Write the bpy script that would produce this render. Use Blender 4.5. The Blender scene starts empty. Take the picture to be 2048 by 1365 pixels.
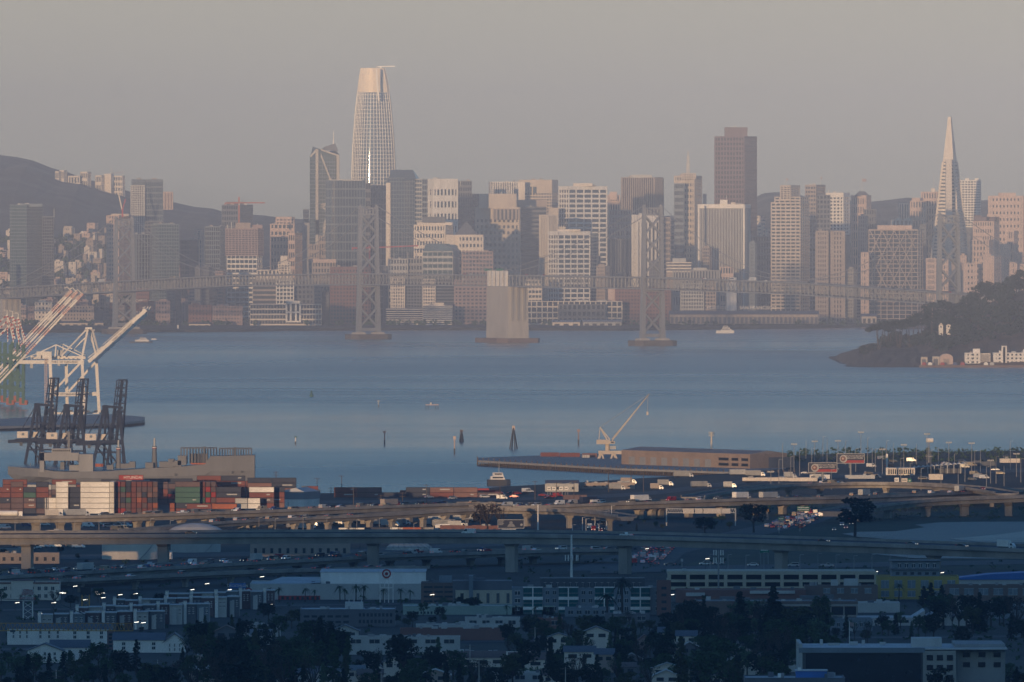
import bpy, bmesh, math, random
from mathutils import Vector, Matrix
R = math.radians
rnd = random.Random(7)
sc = bpy.context.scene
col = sc.collection
# ---- the camera's own geometry: a 475 mm lens on a hillside 156 m above the bay
F, H, YH = 27000.0, 156.0, 400.0
def X(px, D): return (px - 1024.0) / F * D
def Z(py, D): return H - (py - YH) * D / F
def DW(py, z=0.0): return (H - z) * F / (py - YH)
def PT(px, py, D): return Vector((X(px, D), D, Z(py, D)))
def GP(px, py, z=0.0):
    D = DW(py, z); return Vector((X(px, D), D, z))
# ---- materials -------------------------------------------------------------
MATS = {}
def nd(nt, t, **kw):
    n = nt.nodes.new(t)
    for k, v in kw.items():
        try: n.inputs[k.replace('_', ' ')].default_value = v
        except Exception: setattr(n, k, v)
    return n
def mat(name, c, rough=0.8, metal=0.0, var=0.12, scale=0.15, emit=0.0, spec=0.4, bump=0.0, streak=False):
    if name in MATS: return MATS[name]
    m = bpy.data.materials.new(name); m.use_nodes = True; MATS[name] = m
    nt = m.node_tree; b = nt.nodes['Principled BSDF']
    b.inputs['Roughness'].default_value = rough; b.inputs['Metallic'].default_value = metal
    b.inputs['Specular IOR Level'].default_value = spec
    c = tuple(c) + (1.0,)
    if var > 0:
        tc = nd(nt, 'ShaderNodeTexCoord'); mp = nd(nt, 'ShaderNodeMapping')
        s = scale
        mp.inputs['Scale'].default_value = (s, s, s * (0.25 if streak else 1))
        nt.links.new(tc.outputs['Object'], mp.inputs['Vector'])
        no = nd(nt, 'ShaderNodeTexNoise'); no.inputs['Scale'].default_value = 1.0; no.inputs['Detail'].default_value = 5; no.inputs['Roughness'].default_value = 0.65
        nt.links.new(mp.outputs[0], no.inputs['Vector'])
        mr = nd(nt, 'ShaderNodeMapRange'); mr.inputs[1].default_value = 0.3; mr.inputs[2].default_value = 0.7
        mr.inputs[3].default_value = 1 - var; mr.inputs[4].default_value = 1 + var
        nt.links.new(no.outputs[0], mr.inputs[0])
        mx = nd(nt, 'ShaderNodeVectorMath'); mx.operation = 'SCALE'; mx.inputs[0].default_value = c[:3]
        nt.links.new(mr.outputs[0], mx.inputs['Scale'])
        nt.links.new(mx.outputs[0], b.inputs['Base Color'])
        if bump:
            bp = nd(nt, 'ShaderNodeBump'); bp.inputs['Strength'].default_value = bump; bp.inputs['Distance'].default_value = 1.0
            nt.links.new(no.outputs[0], bp.inputs['Height']); nt.links.new(bp.outputs[0], b.inputs['Normal'])
    else: b.inputs['Base Color'].default_value = c
    if emit:
        b.inputs['Emission Color'].default_value = c; b.inputs['Emission Strength'].default_value = emit
    return m
PAL = {
 'white': ((.80,.77,.73),.7), 'cream': ((.70,.63,.55),.8), 'beige': ((.54,.47,.40),.8), 'tan': ((.36,.30,.26),.85), 'pink': ((.56,.43,.37),.85),
 'rose': ((.34,.25,.235),.85), 'brick': ((.22,.115,.095),.9), 'brown': ((.17,.12,.10),.8), 'maroon': ((.13,.085,.09),.6), 'grey': ((.30,.30,.30),.8),
 'palegrey': ((.46,.46,.45),.8), 'dark': ((.07,.075,.085),.6), 'slate': ((.13,.14,.16),.7), 'bluegrey': ((.18,.22,.26),.6),
 'concrete': ((.33,.31,.28),.85), 'paleconc': ((.45,.42,.38),.85), 'mint': ((.30,.38,.34),.7), 'teal': ((.05,.16,.16),.3), 'yellow': ((.38,.30,.08),.8),
 'steel': ((.34,.35,.35),.5), 'bridge': ((.24,.255,.28),.6), 'orange': ((.38,.11,.05),.6), 'rust': ((.19,.055,.042),.7), 'red': ((.36,.035,.03),.6),
 'navy': ((.03,.04,.07),.6), 'green': ((.05,.13,.10),.6), 'olive': ((.10,.12,.05),.8), 'black': ((.015,.016,.018),.5), 'cranewhite': ((.74,.70,.64),.5),
 'cranedark': ((.012,.022,.05),.7), 'shipgrey': ((.17,.175,.185),.6), 'roofgrey': ((.20,.21,.22),.9), 'roofwhite': ((.5,.51,.52),.8), 'asphalt': ((.055,.055,.058),.9),
 'wood': ((.12,.095,.075),.9), 'creamwall': ((.50,.44,.34),.85), 'blue': ((.04,.15,.45),.5), 'signgreen': ((.01,.16,.09),.5), 'gold': ((.45,.24,.04),.5), 'panel': ((.52,.50,.45),.6),
}
def P(k):
    c, r = PAL[k]
    return mat(k, c, r, var=0.14 if k not in ('black',) else 0, scale=0.12, streak=True)
def G(k):
    t = {'glass': ((.035,.045,.055),.16), 'gblue': ((.06,.09,.12),.12), 'ggreen': ((.05,.085,.08),.12), 'gdark': ((.018,.022,.028),.14), 'gteal': ((.012,.10,.105),.12), 'gsilver': ((.20,.24,.27),.14), 'gbrown': ((.03,.025,.022),.2),
         'gpale': ((.16,.17,.165),.2)}[k]
    if k in MATS: return MATS[k]
    m = mat(k, t[0], t[1], var=0.25, scale=0.35, spec=0.9)
    return m
def E(k, c, s): return mat(k, c, 0.5, var=0, emit=s)
# ---- mesh builder ----------------------------------------------------------
class MB:
    def __init__(s, mtx=None): s.v = []; s.f = []; s.mi = []; s.m = mtx; s.cur = 0; s.sm = []
    def add(s, vs, fs, smooth=False):
        o = len(s.v)
        s.v += [tuple(s.m @ Vector(v)) for v in vs] if s.m is not None else [tuple(v) for v in vs]
        for f in fs:
            s.f.append([o + i for i in f]); s.mi.append(s.cur); s.sm.append(smooth)
        return s
    def box(s, x0, x1, y0, y1, z0, z1):
        return s.add([(x0,y0,z0),(x1,y0,z0),(x1,y1,z0),(x0,y1,z0),(x0,y0,z1),(x1,y0,z1),(x1,y1,z1),(x0,y1,z1)],
              [(0,3,2,1),(4,5,6,7),(0,1,5,4),(1,2,6,5),(2,3,7,6),(3,0,4,7)])
    def cbox(s, cx, cy, w, d, z0, z1): return s.box(cx-w/2, cx+w/2, cy-d/2, cy+d/2, z0, z1)
    def frus(s, cx, cy, w0, d0, w1, d1, z0, z1):
        a=[(cx+i*w0/2,cy+j*d0/2,z0) for i,j in ((-1,-1),(1,-1),(1,1),(-1,1))]; b=[(cx+i*w1/2,cy+j*d1/2,z1) for i,j in ((-1,-1),(1,-1),(1,1),(-1,1))]
        return s.add(a+b, [(0,3,2,1),(4,5,6,7),(0,1,5,4),(1,2,6,5),(2,3,7,6),(3,0,4,7)])
    def beam(s, p, q, w, h=None):
        h = w if h is None else h
        p = Vector(p); q = Vector(q); d = q - p
        if d.length < 1e-6: return s
        d.normalize(); up = Vector((0,0,1)) if abs(d.z) < 0.95 else Vector((0,1,0))
        a = d.cross(up).normalized() * (w/2); b = a.cross(d).normalized() * (h/2)
        vs = [p-a-b,p+a-b,p+a+b,p-a+b,q-a-b,q+a-b,q+a+b,q-a+b]
        return s.add(vs, [(0,3,2,1),(4,5,6,7),(0,1,5,4),(1,2,6,5),(2,3,7,6),(3,0,4,7)])
    def tube(s, p, q, r0, r1=None, n=10, caps=True):
        r1 = r0 if r1 is None else r1
        p = Vector(p); q = Vector(q); d = (q-p).normalized(); up = Vector((0,0,1)) if abs(d.z) < 0.95 else Vector((0,1,0))
        a = d.cross(up).normalized(); b = a.cross(d)
        vs = []
        for c, r in ((p,r0),(q,r1)):
            for i in range(n):
                t = 2*math.pi*i/n; vs.append(c + a*(r*math.cos(t)) + b*(r*math.sin(t)))
        fs = [(i, (i+1)%n, n+(i+1)%n, n+i) for i in range(n)]
        s.add(vs, fs, True)
        if caps: s.add(vs[:n], [tuple(range(n-1,-1,-1))]); s.add(vs[n:], [tuple(range(n))])
        return s
    def prism(s, poly, z0, z1):
        n = len(poly)
        a = sum(poly[i][0]*poly[(i+1)%n][1]-poly[(i+1)%n][0]*poly[i][1] for i in range(n))
        if a < 0: poly = poly[::-1]
        vs = [(x,y,z0) for x,y in poly] + [(x,y,z1) for x,y in poly]
        return s.add(vs, [tuple(range(n-1,-1,-1)), tuple(range(n,2*n))] + [(i,(i+1)%n,n+(i+1)%n,n+i) for i in range(n)])
    def xprism(s, poly, y0, y1):   # outline in x,z pushed along y
        n = len(poly)
        vs = [(x,y0,z) for x,z in poly] + [(x,y1,z) for x,z in poly]
        return s.add(vs, [tuple(range(n)), tuple(range(2*n-1,n-1,-1))] + [((i+1)%n,i,n+i,n+(i+1)%n) for i in range(n)])
    def loft(s, rings, caps=True, smooth=False):
        n = len(rings[0]); vs = [p for r in rings for p in r]; fs = []
        for k in range(len(rings)-1):
            for i in range(n): fs.append((k*n+i, k*n+(i+1)%n, (k+1)*n+(i+1)%n, (k+1)*n+i))
        s.add(vs, fs, smooth)
        if caps: s.add(rings[0], [tuple(range(n-1,-1,-1))]); s.add(rings[-1], [tuple(range(n))])
        return s
    def gable(s, x0, x1, y0, y1, z0, z1, axis='x'):   # roof solid
        if axis == 'x':
            ym = (y0+y1)/2; vs = [(x0,y0,z0),(x1,y0,z0),(x1,y1,z0),(x0,y1,z0),(x0,ym,z1),(x1,ym,z1)]
            return s.add(vs, [(0,3,2,1),(0,1,5,4),(2,3,4,5),(0,4,3),(1,2,5)])
        xm = (x0+x1)/2; vs = [(x0,y0,z0),(x1,y0,z0),(x1,y1,z0),(x0,y1,z0),(xm,y0,z1),(xm,y1,z1)]
        return s.add(vs, [(0,3,2,1),(0,4,5,3),(1,2,5,4),(0,1,4),(2,3,5)])
    def hip(s, x0, x1, y0, y1, z0, z1, k=0.3):
        ym=(y0+y1)/2; e=(x1-x0)*k
        vs=[(x0,y0,z0),(x1,y0,z0),(x1,y1,z0),(x0,y1,z0),(x0+e,ym,z1),(x1-e,ym,z1)]
        return s.add(vs,[(0,3,2,1),(0,1,5,4),(2,3,4,5),(3,0,4),(1,2,5)])
    def mesh(s, name, mats):
        me = bpy.data.meshes.new(name); me.from_pydata(s.v, [], s.f)
        for m in (mats if isinstance(mats, (list, tuple)) else [mats]): me.materials.append(m)
        if any(s.mi): me.polygons.foreach_set('material_index', s.mi)
        if any(s.sm): me.polygons.foreach_set('use_smooth', s.sm)
        me.update(); return me
    def build(s, name, mats, parent=None, loc=None):
        o = bpy.data.objects.new(name, s.mesh(name, mats)); col.objects.link(o)
        if parent is not None: o.parent = parent
        if loc is not None: o.location = loc
        return o
def tag(o, label=None, cat=None, group=None, kind=None):
    if label: o['label'] = label
    if cat: o['category'] = cat
    if group: o['group'] = group
    if kind: o['kind'] = kind
    return o
def empty(name, loc, rz=0.0, label=None, cat=None, group=None):
    o = bpy.data.objects.new(name, None); col.objects.link(o); o.location = loc; o.rotation_euler = (0,0,rz); o.empty_display_size = 1
    return tag(o, label, cat, group)
KIDS = {}
def tree_of(root): return [o for o in col.objects if o.parent == root]
def dup(root, kids, loc, rz=0.0, label=None, group=None, scale=None):   # kids: [(obj, [grandkids])]
    r = root.copy(); col.objects.link(r); r.location = loc; r.rotation_euler = (0,0,rz)
    if scale: r.scale = scale if not isinstance(scale,(int,float)) else (scale,)*3
    if label: r['label'] = label
    if group: r['group'] = group
    for c, g in kids:
        k = c.copy(); col.objects.link(k); k.parent = r
        for q in g:
            j = q.copy(); col.objects.link(j); j.parent = k
    return r
def RZ(a): return Matrix.Rotation(a, 4, 'Z')
ORD = ['first','second','third','fourth','fifth','sixth','seventh','eighth','ninth','tenth','eleventh','twelfth','thirteenth','fourteenth','fifteenth','sixteenth','seventeenth','eighteenth','nineteenth','twentieth',
 'twenty-first','twenty-second','twenty-third','twenty-fourth','twenty-fifth','twenty-sixth','twenty-seventh','twenty-eighth','twenty-ninth','thirtieth']
def text_mesh(txt, h, name, m, parent, mtx, ext=0.05):
    c = bpy.data.curves.new(name+'_c', 'FONT'); c.body = txt; c.size = h*1.4; c.align_x = 'CENTER'; c.align_y = 'CENTER'; c.extrude = ext; c.resolution_u = 2
    t = bpy.data.objects.new('tmp', c); col.objects.link(t)
    dg = bpy.context.evaluated_depsgraph_get(); me = bpy.data.meshes.new_from_object(t.evaluated_get(dg))
    bpy.data.objects.remove(t); bpy.data.curves.remove(c)
    me.transform(mtx); me.materials.clear(); me.materials.append(m)
    o = bpy.data.objects.new(name, me); col.objects.link(o)
    if parent is not None: o.parent = parent
    return o
STAND = Matrix.Rotation(math.pi/2, 4, 'X')   # a text standing up, read from the camera's side
# ================= setting: sky, sun, air, water, land =======================
SUN_EL, SUN_AZ = 2.4, 17.0      # degrees above the horizon; degrees to the left of straight behind the camera
sdir = Vector((-math.sin(R(SUN_AZ))*math.cos(R(SUN_EL)), -math.cos(R(SUN_AZ))*math.cos(R(SUN_EL)), math.sin(R(SUN_EL))))
w = bpy.data.worlds.new('World'); sc.world = w; w.use_nodes = True
nt = w.node_tree; bg = nt.nodes['Background']
sky = nt.nodes.new('ShaderNodeTexSky'); sky.sky_type = 'NISHITA'; sky.sun_disc = False
sky.sun_elevation = R(SUN_EL); sky.sun_rotation = math.atan2(sdir.x, sdir.y)
sky.altitude = 150; sky.air_density = 1.0; sky.dust_density = 2.0; sky.ozone_density = 1.0
# a band of milky morning air low on the sky, clear blue overhead
tc = nt.nodes.new('ShaderNodeTexCoord'); sx = nt.nodes.new('ShaderNodeSeparateXYZ'); nt.links.new(tc.outputs['Generated'], sx.inputs[0])
mr = nt.nodes.new('ShaderNodeMapRange'); mr.interpolation_type = 'SMOOTHSTEP'
for i, v in ((1, 0.05), (2, 0.40), (3, 1.0), (4, 0.0)): mr.inputs[i].default_value = v
nt.links.new(sx.outputs['Z'], mr.inputs[0])
mx = nt.nodes.new('ShaderNodeMix'); mx.data_type = 'RGBA'
tint = nt.nodes.new('ShaderNodeMix'); tint.data_type = 'RGBA'; tint.blend_type = 'MULTIPLY'; tint.inputs['Factor'].default_value = 1.0
nt.links.new(sky.outputs[0], tint.inputs['A']); tint.inputs['B'].default_value = SKYTINT = (.68,1.6,3.3,1)
nt.links.new(mr.outputs[0], mx.inputs['Factor']); nt.links.new(tint.outputs['Result'], mx.inputs['A'])
mx.inputs['B'].default_value = (2.0,4.5,5.9,1)      # soft blue of the lower sky
mr2 = nt.nodes.new('ShaderNodeMapRange'); mr2.interpolation_type = 'SMOOTHSTEP'
for i, v in ((1, 0.03), (2, 0.10), (3, 1.0), (4, 0.0)): mr2.inputs[i].default_value = v
nt.links.new(sx.outputs['Z'], mr2.inputs[0])
mr3 = nt.nodes.new('ShaderNodeMapRange'); mr3.interpolation_type = 'SMOOTHSTEP'      # the milky band lies over the ocean side
for i, v in ((1, 0.2), (2, 0.9), (3, 0.0), (4, 1.0)): mr3.inputs[i].default_value = v
nt.links.new(sx.outputs['Y'], mr3.inputs[0])
mm = nt.nodes.new('ShaderNodeMath'); mm.operation = 'MULTIPLY'; nt.links.new(mr2.outputs[0], mm.inputs[0]); nt.links.new(mr3.outputs[0], mm.inputs[1])
m2 = nt.nodes.new('ShaderNodeMix'); m2.data_type = 'RGBA'; nt.links.new(mm.outputs[0], m2.inputs['Factor']); nt.links.new(mx.outputs['Result'], m2.inputs['A'])
m2.inputs['B'].default_value = SKYBAND = (4.55, 4.28, 3.55, 1)
nt.links.new(m2.outputs['Result'], bg.inputs['Color']); bg.inputs['Strength'].default_value = 0.10
sl = bpy.data.lights.new('sun', 'SUN'); sl.energy = 5.0; sl.angle = R(0.5); sl.color = (1.0, 0.645, 0.34)
so = bpy.data.objects.new('sun', sl); col.objects.link(so); so.rotation_euler = sdir.to_track_quat('Z', 'Y').to_euler(); so.location = (-2000, -3000, 900)
# --- air
hz = MB().box(-9000, 9000, -3500, 23000, -1.0, 346.0)
hm = bpy.data.materials.new('haze_air'); hm.use_nodes = True; ht = hm.node_tree; ht.nodes.remove(ht.nodes['Principled BSDF'])
pv = ht.nodes.new('ShaderNodeVolumePrincipled'); pv.inputs['Color'].default_value = (.138,.186,.312,1); pv.inputs['Density'].default_value = HAZE = 6.2e-5; pv.inputs['Anisotropy'].default_value = -0.62
ht.links.new(pv.outputs[0], ht.nodes['Material Output'].inputs['Volume'])
ho = hz.build('haze', hm); tag(ho, kind='stuff')
# --- water
wm = bpy.data.materials.new('bay_water'); wm.use_nodes = True; t = wm.node_tree; b = t.nodes['Principled BSDF']
b.inputs['Base Color'].default_value = (.04,.14,.20,1); b.inputs['IOR'].default_value = 1.33; b.inputs['Specular IOR Level'].default_value = .5
tc = nd(t,'ShaderNodeTexCoord'); mp = nd(t,'ShaderNodeMapping'); mp.inputs['Scale'].default_value = (.0003,.0006,1); t.links.new(tc.outputs['Object'], mp.inputs[0])
n1 = nd(t,'ShaderNodeTexNoise'); n1.inputs['Scale'].default_value = 1; n1.inputs['Detail'].default_value = 6; n1.inputs['Roughness'].default_value = .62; n1.inputs['Distortion'].default_value = .6
t.links.new(mp.outputs[0], n1.inputs['Vector'])
mr = nd(t,'ShaderNodeMapRange'); 
for i, v in ((1,.33),(2,.67),(3,.15),(4,.36)): mr.inputs[i].default_value = v
t.links.new(n1.outputs[0], mr.inputs[0]); t.links.new(mr.outputs[0], b.inputs['Roughness'])
mp2 = nd(t,'ShaderNodeMapping'); mp2.inputs['Scale'].default_value = (.05,.011,1); t.links.new(tc.outputs['Object'], mp2.inputs[0])
n2 = nd(t,'ShaderNodeTexNoise'); n2.inputs['Scale'].default_value = 1; n2.inputs['Detail'].default_value = 4; t.links.new(mp2.outputs[0], n2.inputs['Vector'])
bp = nd(t,'ShaderNodeBump'); bp.inputs['Strength'].default_value = .25; bp.inputs['Distance'].default_value = .6
t.links.new(n2.outputs[0], bp.inputs['Height']); t.links.new(bp.outputs[0], b.inputs['Normal'])
wo = MB(); wo.add([(-8900,3000,0),(8900,3000,0),(8900,22800,0),(-8900,22800,0)], [(0,1,2,3)])
tag(wo.build('water', wm), kind='structure')
# --- land masses (outlines in ground metres), each a slab with its own bank
def slab(name, pts, z1, m, z0=-0.6):
    bm = bmesh.new(); vs = [bm.verts.new((x,y,z1)) for x,y in pts]; f = bm.faces.new(vs); 
    if f.normal.z < 0: f.normal_flip()
    r = bmesh.ops.extrude_face_region(bm, geom=[f]); nv = [e for e in r['geom'] if isinstance(e, bmesh.types.BMVert)]
    for v in bm.verts:
        if v not in nv: v.co.z = z0
    bmesh.ops.triangulate(bm, faces=bm.faces[:]); bmesh.ops.recalc_face_normals(bm, faces=bm.faces[:])
    me = bpy.data.meshes.new(name); bm.to_mesh(me); bm.free(); me.materials.append(m)
    o = bpy.data.objects.new(name, me); col.objects.link(o); return tag(o, kind='structure')
dirt = mat('dirt', (.075,.07,.055), .95, var=.5, scale=.03)
urban = mat('urban_ground', (.032,.034,.032), .95, var=.5, scale=.02)
GZ = 3.0
sh = [(-700,985),(0,985),(560,986),(640,987),(800,985),(930,981),(1000,974),(1130,967),(1280,957),(1480,946),(1570,930),(1575,911),(1800,905),(2048,902),(2600,897)]
pts = [tuple(GP(x,y,GZ)[:2]) for x,y in sh]
pts = [(-8800, 7250), (-2500,7200)] + pts + [(8800, 8700), (8800, 3300), (-8800, 3300)]
slab('ground', pts, GZ, urban)
pts = [(-8800,16900),(-2000,16700)] + [tuple(GP(x,y,GZ)[:2]) for x,y in [(-200,662),(0,661),(400,660),(640,657),(900,656),(1250,657),(1640,652),(1800,648),(2100,645)]] + [(3000,16900),(8800,17500),(8800,22700),(-8800,22700)]
slab('land', pts, GZ, urban)
# hill that carries the camera and the ridge behind it that keeps the low sun off the near flats
def ridge_h(x): return 312 + 34*math.tanh((x+2075)/62.0) + 3*math.sin(x/370.0+1)
bm = MB(); NX, ys = 160, [-3000,-2200,-1500,-1150,-900,-750,-600,-400,-200,0,250,700,1400,2200,3000,3800,4000]
def hill_z(x, y):
    rh = ridge_h(x); k = [( -3000,.1),(-2200,.3),(-1500,.6),(-1150,.85),(-900,1.0),(-750,.99),(-600,.93),(-400,.75),(-200,.57),(0,.42),(250,.37),(700,.315),(1400,.24),(2200,.135),(3000,.06),(3800,.009),(4000,-.002)]
    for (a,u),(b2,v) in zip(k,k[1:]):
        if a <= y <= b2: return rh*(u+(v-u)*(y-a)/(b2-a))
    return 0
g = []
for y in ys:
    for i in range(NX+1):
        x = -8000 + 16000*i/NX; g.append((x, y, hill_z(x,y)))
bm.add(g, [(j*(NX+1)+i, j*(NX+1)+i+1, (j+1)*(NX+1)+i+1, (j+1)*(NX+1)+i) for j in range(len(ys)-1) for i in range(NX)], True)
tag(bm.build('hill', mat('hillside', (.05,.06,.03), .95, var=.4, scale=.02)), kind='structure')
# ================= plant and vehicle kits ====================================
def leafmat(name, c, var=.45):
    m = mat(name, c, .9, var=var, scale=.5, spec=.15); return m
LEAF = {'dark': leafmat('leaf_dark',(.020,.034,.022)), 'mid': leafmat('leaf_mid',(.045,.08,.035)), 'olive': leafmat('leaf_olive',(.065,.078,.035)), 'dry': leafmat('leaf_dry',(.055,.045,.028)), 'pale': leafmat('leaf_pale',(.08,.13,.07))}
BARK = mat('bark', (.06,.05,.04), .95, var=.3, scale=.8)
def clump(b, rr, c, r, n, s, flat=1.0):
    for _ in range(n):
        while True:
            p = Vector((rr.uniform(-1,1), rr.uniform(-1,1), rr.uniform(-1,1)))
            if p.length < 1: break
        p = Vector((p.x*r, p.y*r, p.z*r*flat)) + Vector(c)
        a = Vector((rr.uniform(-1,1), rr.uniform(-1,1), rr.uniform(-.6,.6))).normalized()*s*rr.uniform(.6,1.3); q = Vector((rr.uniform(-1,1), rr.uniform(-1,1), rr.uniform(-1,1))); q = a.cross(q).normalized()*s*rr.uniform(.5,1.1)
        b.add([p-a-q*.4, p+q, p+a-q*.3, p-q], [(0,3,2,1)])
def tree_mesh(kind, seed, h=10.0):
    rr = random.Random(seed); t = MB(); c = MB()
    if kind == 'broad':
        t.tube((0,0,-.3),(0.2,0,h*.45),h*.028,h*.018,7)
        for i in range(5):
            a = rr.uniform(0,6.28); t.tube((.1,0,h*rr.uniform(.28,.42)),(math.cos(a)*h*.25,math.sin(a)*h*.25,h*rr.uniform(.55,.75)),h*.014,h*.005,5,False)
        for i in range(26):
            a = rr.uniform(0,6.28); u = rr.uniform(-.75,1); rad = math.sqrt(max(0,1-u*u*.8))*rr.uniform(.35,1)
            clump(c, rr, (math.cos(a)*rad*h*.33, math.sin(a)*rad*h*.33, h*(.62+.27*u)), h*rr.uniform(.09,.15), 34, h*.034, .8)
    elif kind == 'conifer':
        t.tube((0,0,-.3),(0,0,h*.93),h*.02,h*.004,7)
        for i in range(34):
            u = i/33.0; z = h*(.10+.88*u); rmax = h*.17*(1-u)**.75+.12
            for k in range(3 if u > .8 else 4):
                a = rr.uniform(0,6.28); rad = rmax*rr.uniform(.25,.95)
                clump(c, rr, (math.cos(a)*rad, math.sin(a)*rad, z-rad*.25), h*.035*(1.25-u*.7), 11, h*.024, .8)
    elif kind == 'palm':
        t.tube((0,0,-.3),(.15,0,h*.8),h*.03,h*.024,7)
        for i in range(26):
            a = rr.uniform(0,6.28); e = rr.uniform(-.45,1.0); L = h*rr.uniform(.30,.40); p0 = Vector((.15,0,h*.8)); pr = p0
            for k in range(1,6):
                f = k/5; q = p0+Vector((math.cos(a)*L*f*math.cos(e), math.sin(a)*L*f*math.cos(e), L*(math.sin(e)*f-.62*f*f)))
                n = Vector((-math.sin(a),math.cos(a),0))*h*.035*(1.1-f*.8)
                c.add([pr-n, pr+n, q+n*.8-Vector((0,0,h*.01)), q-n*.8-Vector((0,0,h*.01))], [(0,1,2,3)]); pr = q
    elif kind == 'umbrella':
        for i in range(3):
            a = 2.1*i+rr.uniform(0,.5); t.tube((.3*math.cos(a),.3*math.sin(a),-.3),(math.cos(a)*h*.14,math.sin(a)*h*.14,h*.72),h*.022,h*.01,6)
        for i in range(24):
            a = rr.uniform(0,6.28); rad = math.sqrt(rr.uniform(0,1))*h*.46
            clump(c, rr, (math.cos(a)*rad, math.sin(a)*rad, h*(.84-.16*(rad/(h*.46))**2+rr.uniform(-.07,.05))), h*rr.uniform(.08,.13), 30, h*.032, .62)
    elif kind == 'bare':
        t.tube((0,0,-.3),(0,0,h*.35),h*.022,h*.016,6)
        for i in range(16):
            a = rr.uniform(0,6.28); b0 = Vector((0,0,h*rr.uniform(.25,.4))); b1 = Vector((math.cos(a)*h*.16,math.sin(a)*h*.16,h*rr.uniform(.5,.7))); t.tube(b0,b1,h*.012,h*.007,4,False)
            for k in range(3):
                b2 = b1+Vector((rr.uniform(-.12,.16)*h*math.cos(a)+rr.uniform(-.08,.08)*h, rr.uniform(-.1,.16)*h*math.sin(a), h*rr.uniform(.12,.3))); t.tube(b1,b2,h*.006,h*.002,4,False)
                clump(c, rr, b2, h*.06, 6, h*.02)
    elif kind == 'bush':
        t.tube((0,0,-.3),(0,0,h*.4),h*.04,h*.02,5)
        for i in range(12):
            a = rr.uniform(0,6.28); rad = rr.uniform(.1,.42)*h
            clump(c, rr, (math.cos(a)*rad, math.sin(a)*rad, h*rr.uniform(.3,.75)), h*.24, 22, h*.07, .8)
    return t, c
TREES = {}
def tree_proto(kind, leaf, v):
    k = (kind, leaf, v)
    if k not in TREES:
        sd = {'broad':10,'conifer':20,'palm':30,'umbrella':40,'bare':50,'bush':60}[kind]+v
        kk = (kind, v)
        if kk not in TREES: TREES[kk] = tree_mesh(kind, sd)
        t, c = TREES[kk]
        TREES[k] = (t.mesh('trunk', BARK), c.mesh('crown', LEAF[leaf]))
    return TREES[k]
NAMES = {'broad':'broadleaf_tree','conifer':'conifer_tree','palm':'palm_tree','umbrella':'umbrella_tree','bare':'thin_tree','bush':'shrub'}
def plant(kind, loc, h, label, group, leaf='dark', v=0, wide=1.0, cat='tree'):
    tm, cm = tree_proto(kind, leaf, v)
    r = empty(NAMES[kind], loc, rnd.uniform(0,6.28), label, 'shrub' if kind=='bush' else cat, group); s = h/10.0; r.scale = (s*wide, s*wide, s)
    for n, m in (('trunk',tm),('crown',cm)):
        o = bpy.data.objects.new(n, m); col.objects.link(o); o.parent = r
    return r
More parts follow.
